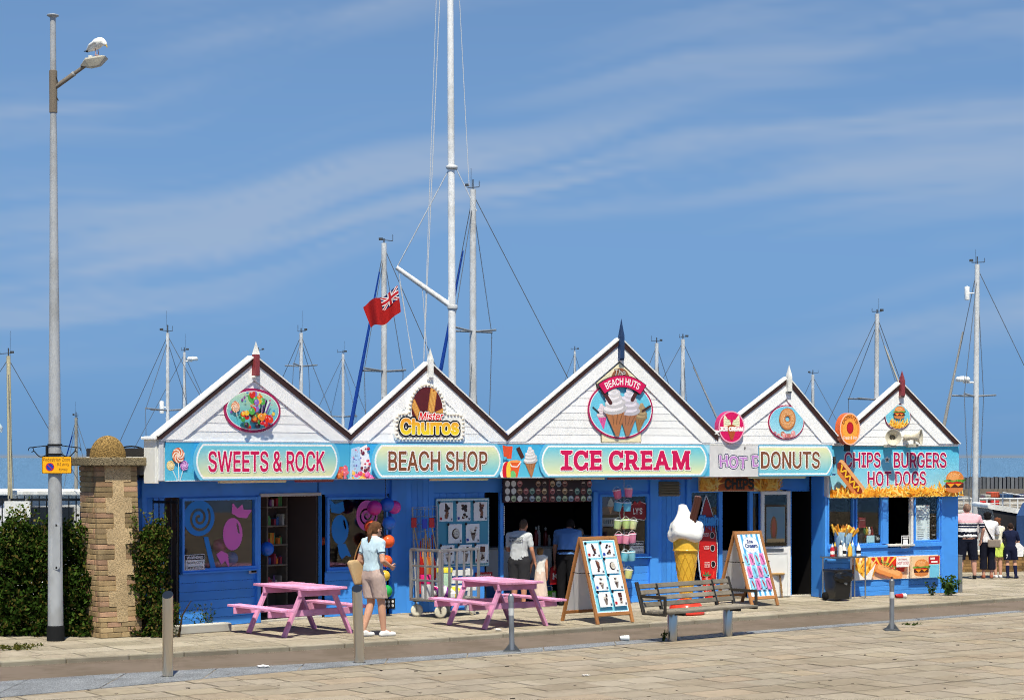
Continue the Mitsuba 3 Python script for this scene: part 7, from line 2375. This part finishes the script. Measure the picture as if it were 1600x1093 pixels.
for s in (-1, 1):
    p0, p1 = w((0, s * 0.11, 0.33)), sho + (-0.02, s * 0.02, 0.02)
    pm = (p0 + p1) / 2 + (-0.045, s * 0.03, 0.02)
    t = np.linspace(0, 1, 10)[:, None]
    B(f, (150, 112, 70)).tube((1 - t) ** 2 * p0 + 2 * t * (1 - t) * pm + t * t * p1, 0.010, n=6).out(part(bag, 'strap'), 'm_cloth')
B(g, (206, 40, 36)).ball((0.0, 0.05, 0.36), (0.035, 0.05, 0.045)).ball((0.01, 0.12, 0.345), (0.03, 0.04, 0.03), (30, 40, 90)).out(part(bag, 'contents', kind='stuff'), 'm_cloth')

# at the ice cream counter
x, y = ground(811, 949.5)
k, f, J = person('man in grey printed T-shirt and dark shorts at the ice cream counter', x, y, -20, 1.60, 1.12,
                 dict(neck=(0.012, 0.03, 0.842), head=(0.035, 0.06, 0.922), elbr=(0.155, -0.01, 0.65), wrir=(0.175, 0.03, 0.525), elbl=(-0.15, 0.04, 0.65), wril=(-0.11, 0.15, 0.62)),
                 (198, 140, 112), dict(col=(196, 200, 204), hem=0.50, sleeve=0.7), dict(kind='shorts', col=(52, 52, 56), hem=0.28, ease=0.024), (70, 64, 60), ((92, 74, 62), 'bald'))
A = Art(f.sub((0, 0, 0), np.stack([[1, 0, 0], [0, 0, 1], [0, -1, 0]], 1).astype(float)), 0.133, 0.004)
s1, s2 = text_shape('COMPANY'), text_shape('& SPIRIT')
A.add(fit(s1, -0.14, 0.13, 1.24, 1.275), (44, 48, 60)).add(fit(s2, -0.14, 0.13, 1.185, 1.22), (44, 48, 60)).out(part(k, 'shirt_print'), 'm_cloth')
man = f(np.array(J['wrir']))
x, y = ground(844, 946.5)
k, f, J2 = person('small child in white top and pale skirt holding the man\'s hand', x, y, -5, 1.09, 0.86,
                  dict(wril=(-0.16, 0.02, 0.60), elbl=(-0.15, -0.02, 0.68), head=(0, 0.015, 0.905)), (206, 150, 120), dict(col=(236, 234, 230), hem=0.47, sleeve=0.0, flare=True),
                  dict(kind='skirt', col=(226, 204, 192), hem=0.16), (150, 110, 90), ((140, 104, 66), 'bob'))
x, y = ground(885, 945)
k, f, J = person('man in blue T-shirt and black trousers leaning over the counter', x, y, -8, 1.70, 1.08,
                 dict(waist=(0, 0.03, 0.635), chest=(0, 0.10, 0.715), neck=(0.01, 0.17, 0.79), head=(0.02, 0.22, 0.85), shol=(-0.112, 0.13, 0.765), shor=(0.112, 0.13, 0.765), elbl=(-0.14, 0.12, 0.60), wril=(-0.13, 0.06, 0.46), elbr=(0.14, 0.22, 0.64), wrir=(0.10, 0.33, 0.64)),
                 (190, 134, 108), dict(col=(104, 146, 206), hem=0.545, sleeve=0.65, neck=0.90), dict(kind='trousers', col=(24, 24, 28), hem=0.06), (40, 40, 42), ((40, 34, 32), 'short'))
hand_p = f(np.array(J['wril']) + (0, 0, -0.12))
k = thing('carrier_bag', 'red plastic carrier bag in the hand of the man in blue', 'bag')
B(Frame(hand_p, (0.9, 0.4, 0), (0, 0, 1))).poly(Polygon([(-0.10, -0.28), (0.12, -0.26), (0.10, 0.0), (0.03, 0.03), (-0.02, 0.03), (-0.08, 0.0)]).buffer(0.015), -0.03, 0.03, (176, 26, 38)).poly(fit(text_shape('K'), -0.06, 0.06, -0.2, -0.08), 0.03, 0.033, (236, 226, 220)).out(k, 'm_gloss')
x, y = ground(917, 940)
person('person in pale blue top bent low at the right of the counter', x, y + 0.25, 5, 1.56, 1.0,
       dict(waist=(0, 0.04, 0.62), chest=(-0.02, 0.12, 0.69), neck=(-0.04, 0.20, 0.745), head=(-0.05, 0.25, 0.80), shol=(-0.13, 0.15, 0.74), shor=(0.09, 0.16, 0.74), elbl=(-0.14, 0.24, 0.62), wril=(-0.10, 0.34, 0.63), elbr=(0.12, 0.25, 0.62), wrir=(0.08, 0.34, 0.63)),
       (204, 160, 136), dict(col=(150, 176, 206), hem=0.53, sleeve=0.6, neck=0.86), dict(kind='trousers', col=(60, 62, 72), hem=0.06), (60, 60, 60), ((206, 196, 180), 'short'))
k = thing('shopping_bag', 'lime green shopping bag standing under the ice cream counter', 'bag')
x, y = ground(859, 943)
g = upright(x, y, 20)
B(g, (104, 196, 60)).box((-0.13, 0, -0.12), (0.14, 0.24, -0.02), c=0.015).poly(fit(text_shape('og!'), -0.11, 0.02, 0.06, 0.17), -0.02, -0.017, (236, 244, 230)).poly(sbox(0.05, 0.02, 0.12, 0.21), -0.02, -0.017, (226, 240, 220)).out(part(k, 'body'), 'm_gloss')
B(g, (240, 244, 240)).tube([(-0.05, 0.24, -0.03), (-0.04, 0.32, -0.03), (0.05, 0.32, -0.03), (0.06, 0.24, -0.03)], 0.008, n=6).out(part(k, 'handle'), 'm_cloth')

# the family looking over the harbour wall
FAM = 'family at the harbour wall'
x, y = ground(1511, 904)
NAVYC, PK, WH = (40, 46, 70), (226, 176, 186), (236, 236, 238)
person('heavy man in pink shirt with navy stripes and navy shorts by the kiosk corner', x, y, 0, 1.68, 1.42,
       dict(ankler=(0.10, 0.0, 0.05), toer=(0.115, 0.09, 0.018), kneer=(0.085, 0.005, 0.285), anklel=(-0.09, -0.01, 0.05), toel=(-0.10, 0.08, 0.018), kneel=(-0.08, 0.005, 0.285), elbl=(-0.21, 0.0, 0.65), wril=(-0.20, 0.07, 0.53), elbr=(0.215, 0.0, 0.65), wrir=(0.20, 0.05, 0.52)),
       (212, 160, 140), dict(col=PK, hem=0.555, sleeve=0.75, bands=[(0.667, WH), (0.69, NAVYC), (0.70, WH), (0.725, NAVYC), (0.735, WH), (0.98, PK)]), dict(kind='shorts', col=(24, 28, 44), hem=0.25, ease=0.02), (30, 30, 32), ((130, 104, 90), 'short'), group=FAM)
x, y = ground(1543, 903)
k, f, J = person('woman in white T-shirt and wide black trousers with black hair at the harbour wall', x, y, -8, 1.50, 1.12,
                 dict(head=(0.0, 0.02, 0.92), elbl=(-0.15, 0.03, 0.66), wril=(-0.13, 0.14, 0.62), elbr=(0.15, 0.04, 0.66), wrir=(0.12, 0.15, 0.63)), (204, 152, 130), dict(col=(232, 230, 234), hem=0.53, sleeve=0.95),
                 dict(kind='trousers', col=(26, 28, 42), hem=0.13, wide=True), (150, 90, 70), ((26, 24, 26), 'bob'), group=FAM)
bag = thing('crossbody_bag', 'grey crossbody bag on the hip of the woman in white', 'bag')
B(f, (140, 128, 118)).mesh(soft(m3.Manifold.batch_hull([sph((0.13 + 0.11 * s, -0.13, z), 0.03) for s in (-1, 1) for z in (0.72, 0.84)]), 0.03, 2), flat=False).out(part(bag, 'body'), 'm_cloth')
B(f, (30, 28, 30)).tube([(-0.10, -0.04, 1.25), (-0.06, -0.115, 1.15), (0.02, -0.125, 1.0), (0.10, -0.14, 0.86)], 0.016, n=6).out(part(bag, 'strap'), 'm_cloth')
x, y = ground(1559, 902.5)
person('child in cream vest and neon yellow shorts beside the woman in white', x, y + 0.05, 10, 1.36, 0.9,
       dict(kneel=(-0.04, 0.02, 0.285), anklel=(-0.03, -0.01, 0.05), toel=(-0.06, 0.07, 0.018), elbr=(0.14, 0.06, 0.74), wrir=(0.08, 0.1, 0.86), elbl=(-0.13, 0.05, 0.66), wril=(-0.1, 0.14, 0.64)), (208, 158, 134), dict(col=(232, 228, 208), hem=0.50, sleeve=0.35),
       dict(kind='shorts', col=(214, 234, 110), hem=0.34, ease=0.024), (236, 236, 236), ((110, 70, 50), 'bob'), group=FAM)
x, y = ground(1580, 903)
k, f, J = person('boy in navy football kit and long navy socks leaning at the harbour wall', x, y + 0.05, -14, 1.24, 0.95,
                 dict(anklel=(-0.05, -0.04, 0.05), toel=(-0.02, 0.04, 0.018), ankler=(0.09, -0.02, 0.05), toer=(0.12, 0.06, 0.018), kneer=(0.07, 0.02, 0.29), elbl=(-0.14, 0.06, 0.72), wril=(-0.14, 0.14, 0.78), elbr=(0.14, 0.04, 0.66), wrir=(0.12, 0.14, 0.64)),
                 (206, 156, 130), dict(col=(28, 34, 62), hem=0.49, sleeve=0.85), dict(kind='shorts', col=(24, 28, 52), hem=0.33, ease=0.026), (30, 34, 60), ((54, 40, 34), 'short'), socks=((28, 32, 64), 0.3), group=FAM)
A = Art(f.sub((0, 0, 0), np.stack([[1, 0, 0], [0, 0, 1], [0, -1, 0]], 1).astype(float)), 0.105, 0.004)
A.add(fit(text_shape('7'), -0.10, -0.06, 0.44, 0.53), (226, 226, 232)).out(part(k, 'shorts_number'), 'm_cloth')
k = thing('carrier_bag', 'white carrier bag hanging behind the boy in navy', 'bag')
B(Frame((x + 0.16, y + 0.0, 0.62), (1, 0, 0), (0, 0, 1)), (232, 232, 234)).poly(Polygon([(-0.08, -0.12), (0.08, -0.12), (0.10, 0.06), (0.02, 0.14), (-0.03, 0.14), (-0.08, 0.05)]).buffer(0.02), -0.04, 0.02).out(k, 'm_cloth')

# ---------------------------------------------------------------- flagstaff, flag and the boats in the harbour
FD = 42.0
k = thing('flagstaff', 'tall white flagstaff with slanting gaff rising behind the churros gable', 'flagstaff')
p0 = at(708.5, 713, FD); p0[2] = -0.05
p1 = at(703.5, 0, FD)
p1 = p0 + (p1 - p0) * 1.45
t = np.linspace(0, 1, 8)[:, None]
PW = (236, 238, 240)
B(col=PW).tube(p0 + (p1 - p0) * t, np.linspace(0.092, 0.060, 8), n=20).out(part(k, 'pole'), 'm_paint')
hub, tip = at(707, 480, FD), at(619.5, 418, FD)
B(col=PW).tube([hub, tip], [0.066, 0.05], n=14).out(part(k, 'gaff'), 'm_paint')
c = at(706, 262, FD)
B(Frame(c), (206, 208, 210)).lathe([(0.10, -0.04), (0.13, -0.02), (0.13, 0.03), (0.09, 0.05)], n=20).out(part(k, 'band'), 'm_paint')
B(Frame(hub), (206, 208, 210)).lathe([(0.10, -0.05), (0.115, -0.03), (0.115, 0.03), (0.10, 0.05)], n=20).out(part(k, 'band'), 'm_paint')
for q0, q1, r in (((687, 0), (659, 640), 0.010), ((683, -40), (662, 560), 0.008), ((703, 262), (620, 418), 0.012), ((712, 262), (745, 330), 0.010), ((718, 0), (733, 290), 0.008), ((624, 440), (650, 590), 0.008), ((623, 425), (644, 560), 0.008), ((660, 452), (668, 560), 0.008)):
    B(col=(196, 200, 206)).tube([at(*q0, FD), at(*q1, FD)], r, n=5).out(part(k, 'halyard'), 'm_matte')

fk = thing('flag', 'red ensign flag flying from the end of the white gaff', 'flag')
tl, tr_, bl, br = at(567, 476, FD - 0.1), at(621.5, 446, FD - 0.1), at(579, 513, FD - 0.1), at(626.5, 487, FD - 0.1)


def flagmap(v):
    """s from hoist 0 to fly 1.6, t from foot 0 to top 1."""
    s, t_ = v[:, :1] / 1.6, v[:, 1:2]
    s = np.clip(s, 0, 1)
    p = (br * (1 - s) + bl * s) * (1 - t_) + (tr_ * (1 - s) + tl * s) * t_
    w_ = 0.09 * np.sin(s * 11 + 1.2 * t_) * (0.3 + s) + v[:, 2:] * 1.0
    drop = -0.10 * np.sin(s * math.pi) * 0.5 + 0.06 * np.sin(s * 9 + t_ * 1.5) * s
    return p + np.concatenate([0 * w_, -w_, drop], 1)


def flagpiece(m, shape, z, col):
    for g in getattr(shape, 'geoms', [shape]):
        if g.geom_type != 'Polygon' or g.area < 1e-6:
            continue
        e = trimesh.creation.extrude_polygon(g, 0.004, engine='earcut')
        v, f_ = trimesh.remesh.subdivide_to_size(e.vertices, e.faces, 0.07, max_iter=12)
        v = v + np.array([0, 0, z])
        mm = trimesh.Trimesh(v, f_)
        m.raw(flagmap(np.array(mm.vertices)), mm.faces, col, flat=True)


m = B()
cant = sbox(0, 0.5, 0.8, 1)
field = sbox(0, 0, 1.6, 1).difference(cant)
flagpiece(m, field, 0, (168, 34, 34))
m.out(part(fk, 'field'), 'm_cloth')
m = B()
X_ = unary_union([LineString([(0, 0.5), (0.8, 1)]).buffer(0.06), LineString([(0, 1), (0.8, 0.5)]).buffer(0.06)]).intersection(cant)
Xr = unary_union([LineString([(0, 0.5), (0.8, 1)]).buffer(0.022), LineString([(0, 1), (0.8, 0.5)]).buffer(0.022)]).intersection(cant)
cw = sbox(0, 0.66, 0.8, 0.84).union(sbox(0.31, 0.5, 0.49, 1))
cr = sbox(0, 0.70, 0.8, 0.80).union(sbox(0.35, 0.5, 0.45, 1))
flagpiece(m, cant, 0, (30, 38, 90))
flagpiece(m, X_, 0.006, (230, 228, 228)); flagpiece(m, Xr, 0.012, (190, 40, 48)); flagpiece(m, cw, 0.018, (230, 228, 228)); flagpiece(m, cr, 0.024, (190, 40, 48))
m.out(part(fk, 'canton'), 'm_cloth')

MASTC = (206, 209, 213)


def sailboat(label, px, top, D, wpx, L=8.5, bow=-1, jib=None, spreaders=(), hull=(232, 234, 236), mast=MASTC, fittings=(), lean=0.0, turn=0.0, jt=0.9, jx=0.44, group='sailing boats in the harbour'):
    k = thing('sailing_boat', label, 'sailing boat', group)
    s = FOCAL / D
    mx = (px - CX) / s
    zt = EYE + (HZ - top) / s
    ca, sa = math.cos(turn), math.sin(turn)
    f = Frame((mx, D, -2.6), (bow * ca, sa, 0), (-sa * bow, ca * bow * (1 if bow > 0 else 1), 0)) if False else Frame((mx, D, -2.6), (bow * ca, sa, 0), (-bow * sa if bow > 0 else sa, ca, 0), (0, 0, 1))
    bm = L * 0.16
    # hull: stations from stern to bow
    st = []
    for t_ in np.linspace(0, 1, 11):
        u = -0.55 * L + L * t_
        w = bm * (1 - 0.28 * (1 - t_) ** 2) * math.sqrt(max(0.0, 1 - max(0, (t_ - 0.4) / 0.6) ** 2.2))
        sh = 1.05 + 0.25 * (t_ - 0.4) ** 2 * 2
        st.append([(u, -w, sh), (u, -w * 0.86, 0.35), (u, -0.02, -0.35), (u, 0.02, -0.35), (u, w * 0.86, 0.35), (u, w, sh)])
    v = np.array(st).reshape(-1, 3)
    i, j = np.meshgrid(np.arange(10), np.arange(5), indexing='ij')
    q = np.stack([i * 6 + j, i * 6 + j + 1, (i + 1) * 6 + j + 1, (i + 1) * 6 + j], -1).reshape(-1, 4)
    B(f, hull).raw(v, np.vstack([q[:, [0, 1, 2]], q[:, [0, 2, 3]]]), flat=False).raw(v[[0, 1, 2, 3, 4, 5]], [[0, 1, 2], [0, 2, 3], [0, 3, 4], [0, 4, 5]]).out(part(k, 'hull'), 'm_paint')
    dk = [a[0] for a in st] + [a[5] for a in st[::-1]]
    B(f, (216, 214, 206)).raw(dk, [[0, a, a + 1] for a in range(1, len(dk) - 1)]).out(part(k, 'deck'), 'm_paint')
    B(f, (236, 236, 236)).box((-0.15 * L, -bm * 0.55, 1.0), (0.22 * L, bm * 0.55, 1.5), c=0.08).box((-0.1 * L, -bm * 0.56, 1.18), (0.17 * L, bm * 0.56, 1.38), (30, 34, 42), c=0.05).out(part(k, 'cabin'), 'm_paint')
    tz = zt + 2.6
    r = wpx / s / 2
    B(f, mast).tube([(0, 0, 1.0), (-bow * lean * 0.5, 0, tz * 0.5), (-bow * lean, 0, tz)], [r, r * 0.96, r * 0.8], n=12).out(part(k, 'mast'), 'm_paint')
    B(f, (210, 212, 214)).tube([(-0.1, 0, 2.1), (-0.42 * L, 0, 2.05)], 0.07, n=8).tube([(-0.2, 0, 2.24), (-0.4 * L, 0, 2.2)], 0.14, (40, 60, 120) if jib else (120, 130, 140), n=8).out(part(k, 'boom'), 'm_paint')
    T_ = np.array([-bow * lean, 0, tz])
    for e in (((jx + 0.01) * L, 0, 1.25), (-0.54 * L, 0, 1.15)):
        B(f, (86, 92, 100)).tube([T_ * (1, 1, 0.99), e], max(0.011, 0.30 / s), n=5).out(part(k, 'stay'), 'm_matte')
    for s_ in (-1, 1):
        wide = bm * 0.9
        pts = [T_ * (1, 1, 0.97)]
        for sp_ in spreaders:
            zz = EYE + (HZ - sp_) / s + 2.6
            pts.append((0.15 * s_ * 0 - 0.45 * s_ * 0.8, s_ * wide * 0.8, zz))
        pts.append((-0.12 * s_, s_ * wide, 1.1))
        B(f, (96, 102, 110)).tube(pts, max(0.010, 0.26 / s), n=5).out(part(k, 'shroud'), 'm_matte')
        B(f, (110, 116, 122)).tube([(0, 0, tz * 0.66), (-0.35 * s_, s_ * wide, 1.1)], max(0.009, 0.22 / s), n=5).out(part(k, 'shroud'), 'm_matte')
        for sp_ in spreaders:
            zz = EYE + (HZ - sp_) / s + 2.6
            B(f, (130, 134, 140)).tube([(0, 0, zz), (-0.45 * s_ * 0.8, s_ * wide * 0.8, zz + 0.05)], 0.028, n=6).tube([(0, 0, zz), (0.62 * s_, s_ * 0.1, zz + 0.03)], 0.028, n=6).out(part(k, 'spreader'), 'm_paint')
    if jib:
        a, b = np.array([jx * (1 - jt) * L, 0, tz * jt]), np.array([jx * L, 0, 1.5])
        tt = np.linspace(0, 1, 10)
        B(f, jib).tube(a + (b - a) * tt[:, None], [0.02, 0.03, 0.04, 0.05, 0.055, 0.06, 0.062, 0.065, 0.06, 0.03] if D < 70 else np.linspace(0.02, 0.055, 10), n=8).out(part(k, 'furled_sail'), 'm_cloth')
    # masthead gear
    m = B(f, (70, 74, 80))
    q = max(0.014, 0.45 / s)
    rr = random.Random(px * 7 + top)
    a_, b_ = rr.uniform(0.10, 0.26), rr.uniform(0.08, 0.24)
    m.tube([T_ + (-a_, 0, 0.06), T_ + (b_, 0, 0.06 + rr.uniform(-0.02, 0.06))], q * 0.8, n=5).tube([T_, T_ + (0, 0, rr.uniform(0.12, 0.26))], q * 1.4, n=6).tube([T_ + (-a_, 0, 0.06), T_ + (-a_, 0, rr.uniform(0.12, 0.3))], q * 0.6, n=5).box(T_ + (b_ - 0.05, -0.02, 0.08), T_ + (b_ + 0.06, 0.02, 0.15))
    if rr.random() < 0.5:
        m.tube([T_ + (0.05, 0, 0.0), T_ + (0.05, 0, rr.uniform(0.4, 0.8))], q * 0.35, n=4)
    m.out(part(k, 'masthead_gear', kind='stuff'), 'm_matte')
    for kind, py in fittings:
        zz = EYE + (HZ - py) / s + 2.6
        if kind == 'reflector':
            B(f, (238, 240, 240)).lathe([(0, -0.21), (0.075, -0.19), (0.075, 0.19), (0, 0.21)], (0.20, 0, zz), n=14).tube([(0, 0, zz), (0.20, 0, zz)], 0.02).out(part(k, 'radar_reflector'), 'm_gloss')
        else:
            B(f, (230, 232, 232)).lathe([(0, -0.08), (0.20, -0.07), (0.22, 0.0), (0.17, 0.07), (0, 0.09)], (0.32, 0, zz), n=18).tube([(0, 0, zz - 0.1), (0.32, 0, zz - 0.09)], 0.03).out(part(k, 'radar_dome'), 'm_gloss')
    return k


BLUEC = (28, 66, 150)
sailboat('sailing boat with tan mast at the far left above the hedge', 18.5, 556, 58, 8, 8.5, 1, None, (), mast=(196, 184, 150), turn=0.15, lean=0.1)
sailboat('sailing boat with blue furled sail just right of the lamp post', 119, 652, 74, 6, 7.5, -1, BLUEC, (), mast=(150, 148, 140), turn=0.9)
sailboat('sailing boat with white reflector on its mast left of the first gable', 262, 520, 62, 6.5, 8.5, -1, None, (641,), fittings=(('reflector', 636),), turn=0.2)
sailboat('sailing boat with radar low on its thin mast over the left roof slope', 288, 550, 74, 5, 8, 1, None, (), fittings=(('dome', 560),), turn=0.4)
sailboat('sailing boat with only its masthead over the peak of the first gable', 404, 549, 86, 4, 8, 1, None, (), turn=0.5)
sailboat('sailing boat with stout mast between the first and second gables', 470.5, 520, 68, 7, 8.5, 1, None, (572,), turn=-0.5)
sailboat('sailing boat with thin grey mast left of the blue furled sail', 536, 553, 80, 5.5, 7.5, 1, None, (651,), turn=0.3)
sailboat('sailing boat with long blue furled sail and mast beside the red flag', 600, 380, 52, 10.5, 8.0, -1, BLUEC, (580,), turn=0.12, jx=0.225, jt=0.93)
sailboat('sailing boat with the tallest grey mast right of the white flagstaff', 739, 296, 50, 12, 10.5, -1, BLUEC, (518,), turn=0.1, jx=0.19, jt=0.87)
sailboat('sailing boat with slight masthead left of the tallest gable', 898, 548, 92, 4, 7.5, 1, None, (), turn=0.6)
sailboat('sailing boat with wind vane at its masthead right of the navy finial', 1026, 536, 70, 7.5, 8.0, 1, None, (), turn=0.7)
sailboat('sailing boat with pale mast over the right slope of the tallest gable', 1067, 530, 66, 8, 8.5, 1, (150, 152, 156), (), turn=0.25)
sailboat('sailing boat with thin mast behind the donut gable', 1270, 585, 84, 6, 8, -1, None, (), turn=0.5)
sailboat('sailing boat with leaning mast and grey furled sail behind the last gable', 1366, 490, 58, 8.5, 8.0, 1, (196, 190, 176), (624,), lean=-0.10, turn=0.35)
sailboat('sailing boat with radar and reflector on its mast at the far right', 1522, 413, 56, 9.5, 8.5, -1, (150, 150, 148), (619,), fittings=(('reflector', 458), ('dome', 592)), lean=-0.09, turn=0.15, jt=0.82, jx=0.21, mast=(206, 209, 212))


def cruiser(label, x, y, L, turn, hull, cabin, tall=1.0):
    k = thing('motor_boat', label, 'motor boat', 'motor boats in the harbour')
    f = ground_frame(x, y, turn, -2.6)
    f.A[:, 2] *= tall
    st = []
    bm = L * 0.17
    for t_ in np.linspace(0, 1, 9):
        u = -0.5 * L + L * t_
        w = bm * math.sqrt(max(0.0, 1 - max(0, (t_ - 0.35) / 0.65) ** 2.4))
        st.append([(u, -w, 1.5 + 0.5 * t_ * t_), (u, -w * 0.8, 0.3), (u, 0, -0.3), (u, w * 0.8, 0.3), (u, w, 1.5 + 0.5 * t_ * t_)])
    v = np.array(st).reshape(-1, 3)
    i, j = np.meshgrid(np.arange(8), np.arange(4), indexing='ij')
    q = np.stack([i * 5 + j, i * 5 + j + 1, (i + 1) * 5 + j + 1, (i + 1) * 5 + j], -1).reshape(-1, 4)
    B(f, hull).raw(v, np.vstack([q[:, [0, 1, 2]], q[:, [0, 2, 3]]]), flat=False).raw(v[:5], [[0, 1, 2], [0, 2, 4], [2, 3, 4]]).out(part(k, 'hull'), 'm_paint')
    dk = [a[0] for a in st] + [a[4] for a in st[::-1]]
    B(f, (222, 222, 220)).raw(dk, [[0, a, a + 1] for a in range(1, len(dk) - 1)]).out(part(k, 'deck'), 'm_paint')
    cb = m3.Manifold.hull_points([(-0.30 * L, s * bm * 0.72, 1.5) for s in (-1, 1)] + [(0.28 * L, s * bm * 0.6, 1.6) for s in (-1, 1)] + [(-0.28 * L, s * bm * 0.62, 2.9) for s in (-1, 1)] + [(0.10 * L, s * bm * 0.55, 2.9) for s in (-1, 1)])
    B(f, cabin).mesh(cb).out(part(k, 'cabin'), 'm_paint')
    for s in (-1, 1):
        for u0, u1 in ((-0.24, -0.10), (-0.08, 0.05)):
            B(f, (24, 28, 34)).box((u0 * L, s * bm * 0.70, 2.0), (u1 * L, s * bm * 0.62, 2.65)).out(part(k, 'window'), 'm_gloss')
    B(f, (232, 232, 230)).box((-0.33 * L, -bm * 0.7, 2.9), (0.14 * L, bm * 0.7, 3.0), c=0.03).out(part(k, 'roof'), 'm_paint')
    for a, b in zip(st[4:-1], st[5:]):
        for e in (0, 4):
            B(f, (206, 208, 210)).tube([np.array(a[e]) + (0, 0, 0.5), np.array(b[e]) + (0, 0, 0.5)], 0.02, n=5).tube([np.array(a[e]), np.array(a[e]) + (0, 0, 0.5)], 0.018, n=5).out(part(k, 'guard_rail'), 'm_metal')
    return k, f


k, f = cruiser('white motor boat with long pale roof behind the railing at the left', -14.2, 60, 11, 176, (220, 222, 224), (206, 208, 210), 1.42)
k, f = cruiser('motor boat with dark wheelhouse and white radar at the left edge', -19.8, 74, 9, 170, (70, 76, 86), (44, 52, 64), 1.35)
B(f, (232, 234, 236)).lathe([(0, 0.0), (0.42, 0.02), (0.45, 0.15), (0.3, 0.32), (0, 0.36)], (0.3, 0, 4.6), n=18).tube([(0.3, 0, 3.0), (0.3, 0, 4.6)], 0.09).out(part(k, 'radar'), 'm_paint')
k, f = cruiser('grey motor boat half hidden behind the brick pillar', -11.8, 66, 8, 20, (170, 176, 184), (190, 194, 198), 1.3)
k = thing('motor_boat', 'dark hulled motor boat with sloping white gunwale beside the boy in navy', 'motor boat', 'motor boats in the harbour')
f = ground_frame(*at(1550, 713, 51)[:2], -4, 0.0)
prof = Polygon([(0.0, 1.36), (0.25, 0.2), (0.9, -1.2), (1.6, -2.8), (9, -2.8), (9, 0.95), (4, 1.0), (1.2, 1.14)])
m = B(Frame(f.o, f.A[:, 0], (0, 0, 1)), (36, 38, 44))
m.poly(prof, -2.4, 0.0)
m.out(part(k, 'hull'), 'm_paint')
g = Frame(f.o, f.A[:, 0], (0, 0, 1))
B(g, (240, 242, 242)).poly(LineString([(-0.05, 1.38), (1.2, 1.17), (4, 1.03), (9, 0.98)]).buffer(0.07), -2.45, 0.05).out(part(k, 'gunwale'), 'm_paint')
for u0 in (1.0, 1.9, 2.8):
    B(g, (16, 18, 22)).poly(Polygon([(u0, 0.35), (u0 + 0.7, 0.35), (u0 + 0.62, 0.72), (u0 + 0.02, 0.76)]), 0.0, 0.02).out(part(k, 'window'), 'm_gloss')
for u0, v0 in ((0.3, 1.33), (1.1, 1.2), (1.9, 1.12), (2.7, 1.08)):
    B(g, (214, 216, 218)).tube([(u0, v0, -0.1), (u0, v0 + 0.42, -0.1)], 0.018, n=6).out(part(k, 'stanchion'), 'm_metal')
B(g, (214, 216, 218)).tube([(0.3, 1.75, -0.1), (1.1, 1.62, -0.1), (1.9, 1.54, -0.1), (2.7, 1.5, -0.1)], 0.016, n=6).out(part(k, 'guard_rail'), 'm_metal')
B(g, (226, 214, 190)).tube([(0.05, 1.4, -0.2), (0.75, -0.3, 0.06)], 0.03, n=6).out(part(k, 'rope'), 'm_cloth')
k = thing('boat_cover', 'dark blue canvas boat cover at the right edge of the picture', 'boat cover')
q0 = at(1590, 858, 48.4)
B(Frame(q0), (44, 68, 108)).mesh(m3.Manifold.hull_points([(0, 0, -1.0), (0.6, 2.5, -1.0), (3, 0, -1.0), (3, 2.5, -1.0), (0.0, 0.1, 0.85), (0.65, 2.4, 0.85), (3, 0.1, 0.9), (3, 2.4, 0.9), (0.45, 1.2, 1.15), (3, 1.2, 1.15)])).out(k, 'm_cloth')

# white pontoon rail and gear across the water
k = thing('pontoon_railing', 'white railing along the pontoon beyond the harbour wall', 'railing')
for zz in (779, 786):
    a, b = at(1480, zz, 62), at(1640, zz - 1, 62)
    B(col=(216, 218, 220)).tube([a, b], 0.03 if zz == 779 else 0.014, n=6).out(part(k, 'rail'), 'm_paint')
for i in range(13):
    a = at(1482 + 12 * i, 779, 62)
    B(col=(216, 218, 220)).tube([a, a * (1, 1, 0) + (0, 0, 0.9)], 0.022, n=6).out(part(k, 'post'), 'm_paint')
k = thing('pontoon', 'pale floating pontoon under the white railing', 'pontoon')
a, b = at(1470, 800, 62), at(1650, 800, 62)
B(col=(188, 186, 180)).box((a[0], 61.6, -2.5), (b[0], 64.5, 0.92)).out(k, 'm_paint')
for i, (px0, px1, py0, py1, col, lab) in enumerate(((1543, 1556, 768, 776, (206, 90, 60), 'orange crate on the far quay left of the blue container'), (1557, 1577, 771, 778, (50, 78, 116), 'blue container on the far quay behind the woman in white'), (1583, 1600, 771, 778, (34, 44, 84), 'dark blue container with white panel at the right edge of the far quay'),
                                          (1525, 1536, 782, 788, (200, 50, 50), 'red crate left of the far right mast'), (1543, 1556, 781, 788, (206, 54, 52), 'red crate on the far quay below the orange one'), (1498, 1512, 775, 782, (150, 150, 150), 'grey crate on the far quay above the man in pink'), (1534, 1543, 772, 779, (170, 168, 160), 'pale crate on the far quay beside the orange one'))):
    k = thing('quay_container', lab, 'container', 'containers on the far quay')
    a, b = at(px0, py1, 108), at(px1, py0, 108)
    B(col=col).box((a[0], 107.2, a[2]), (b[0], 108.4, b[2]), c=0.03).out(part(k, 'body'), 'm_paint')
    m = B(col=tuple(c_ * 0.85 for c_ in col))
    for j in range(4):
        u_ = a[0] + (b[0] - a[0]) * (j + 0.5) / 4
        m.box((u_ - 0.02, 107.15, a[2] + 0.03), (u_ + 0.02, 107.199, b[2] - 0.03))
    m.out(part(k, 'rib', kind='stuff'), 'm_paint')
k = thing('far_quay', 'grey rubble quay below the breakwater', 'quay')
za = at(1500, 789, 108)[2]
B(col=(128, 124, 118)).sharp((12, 104, -3), (70, 117.9, za)).out(k, 'm_stone')
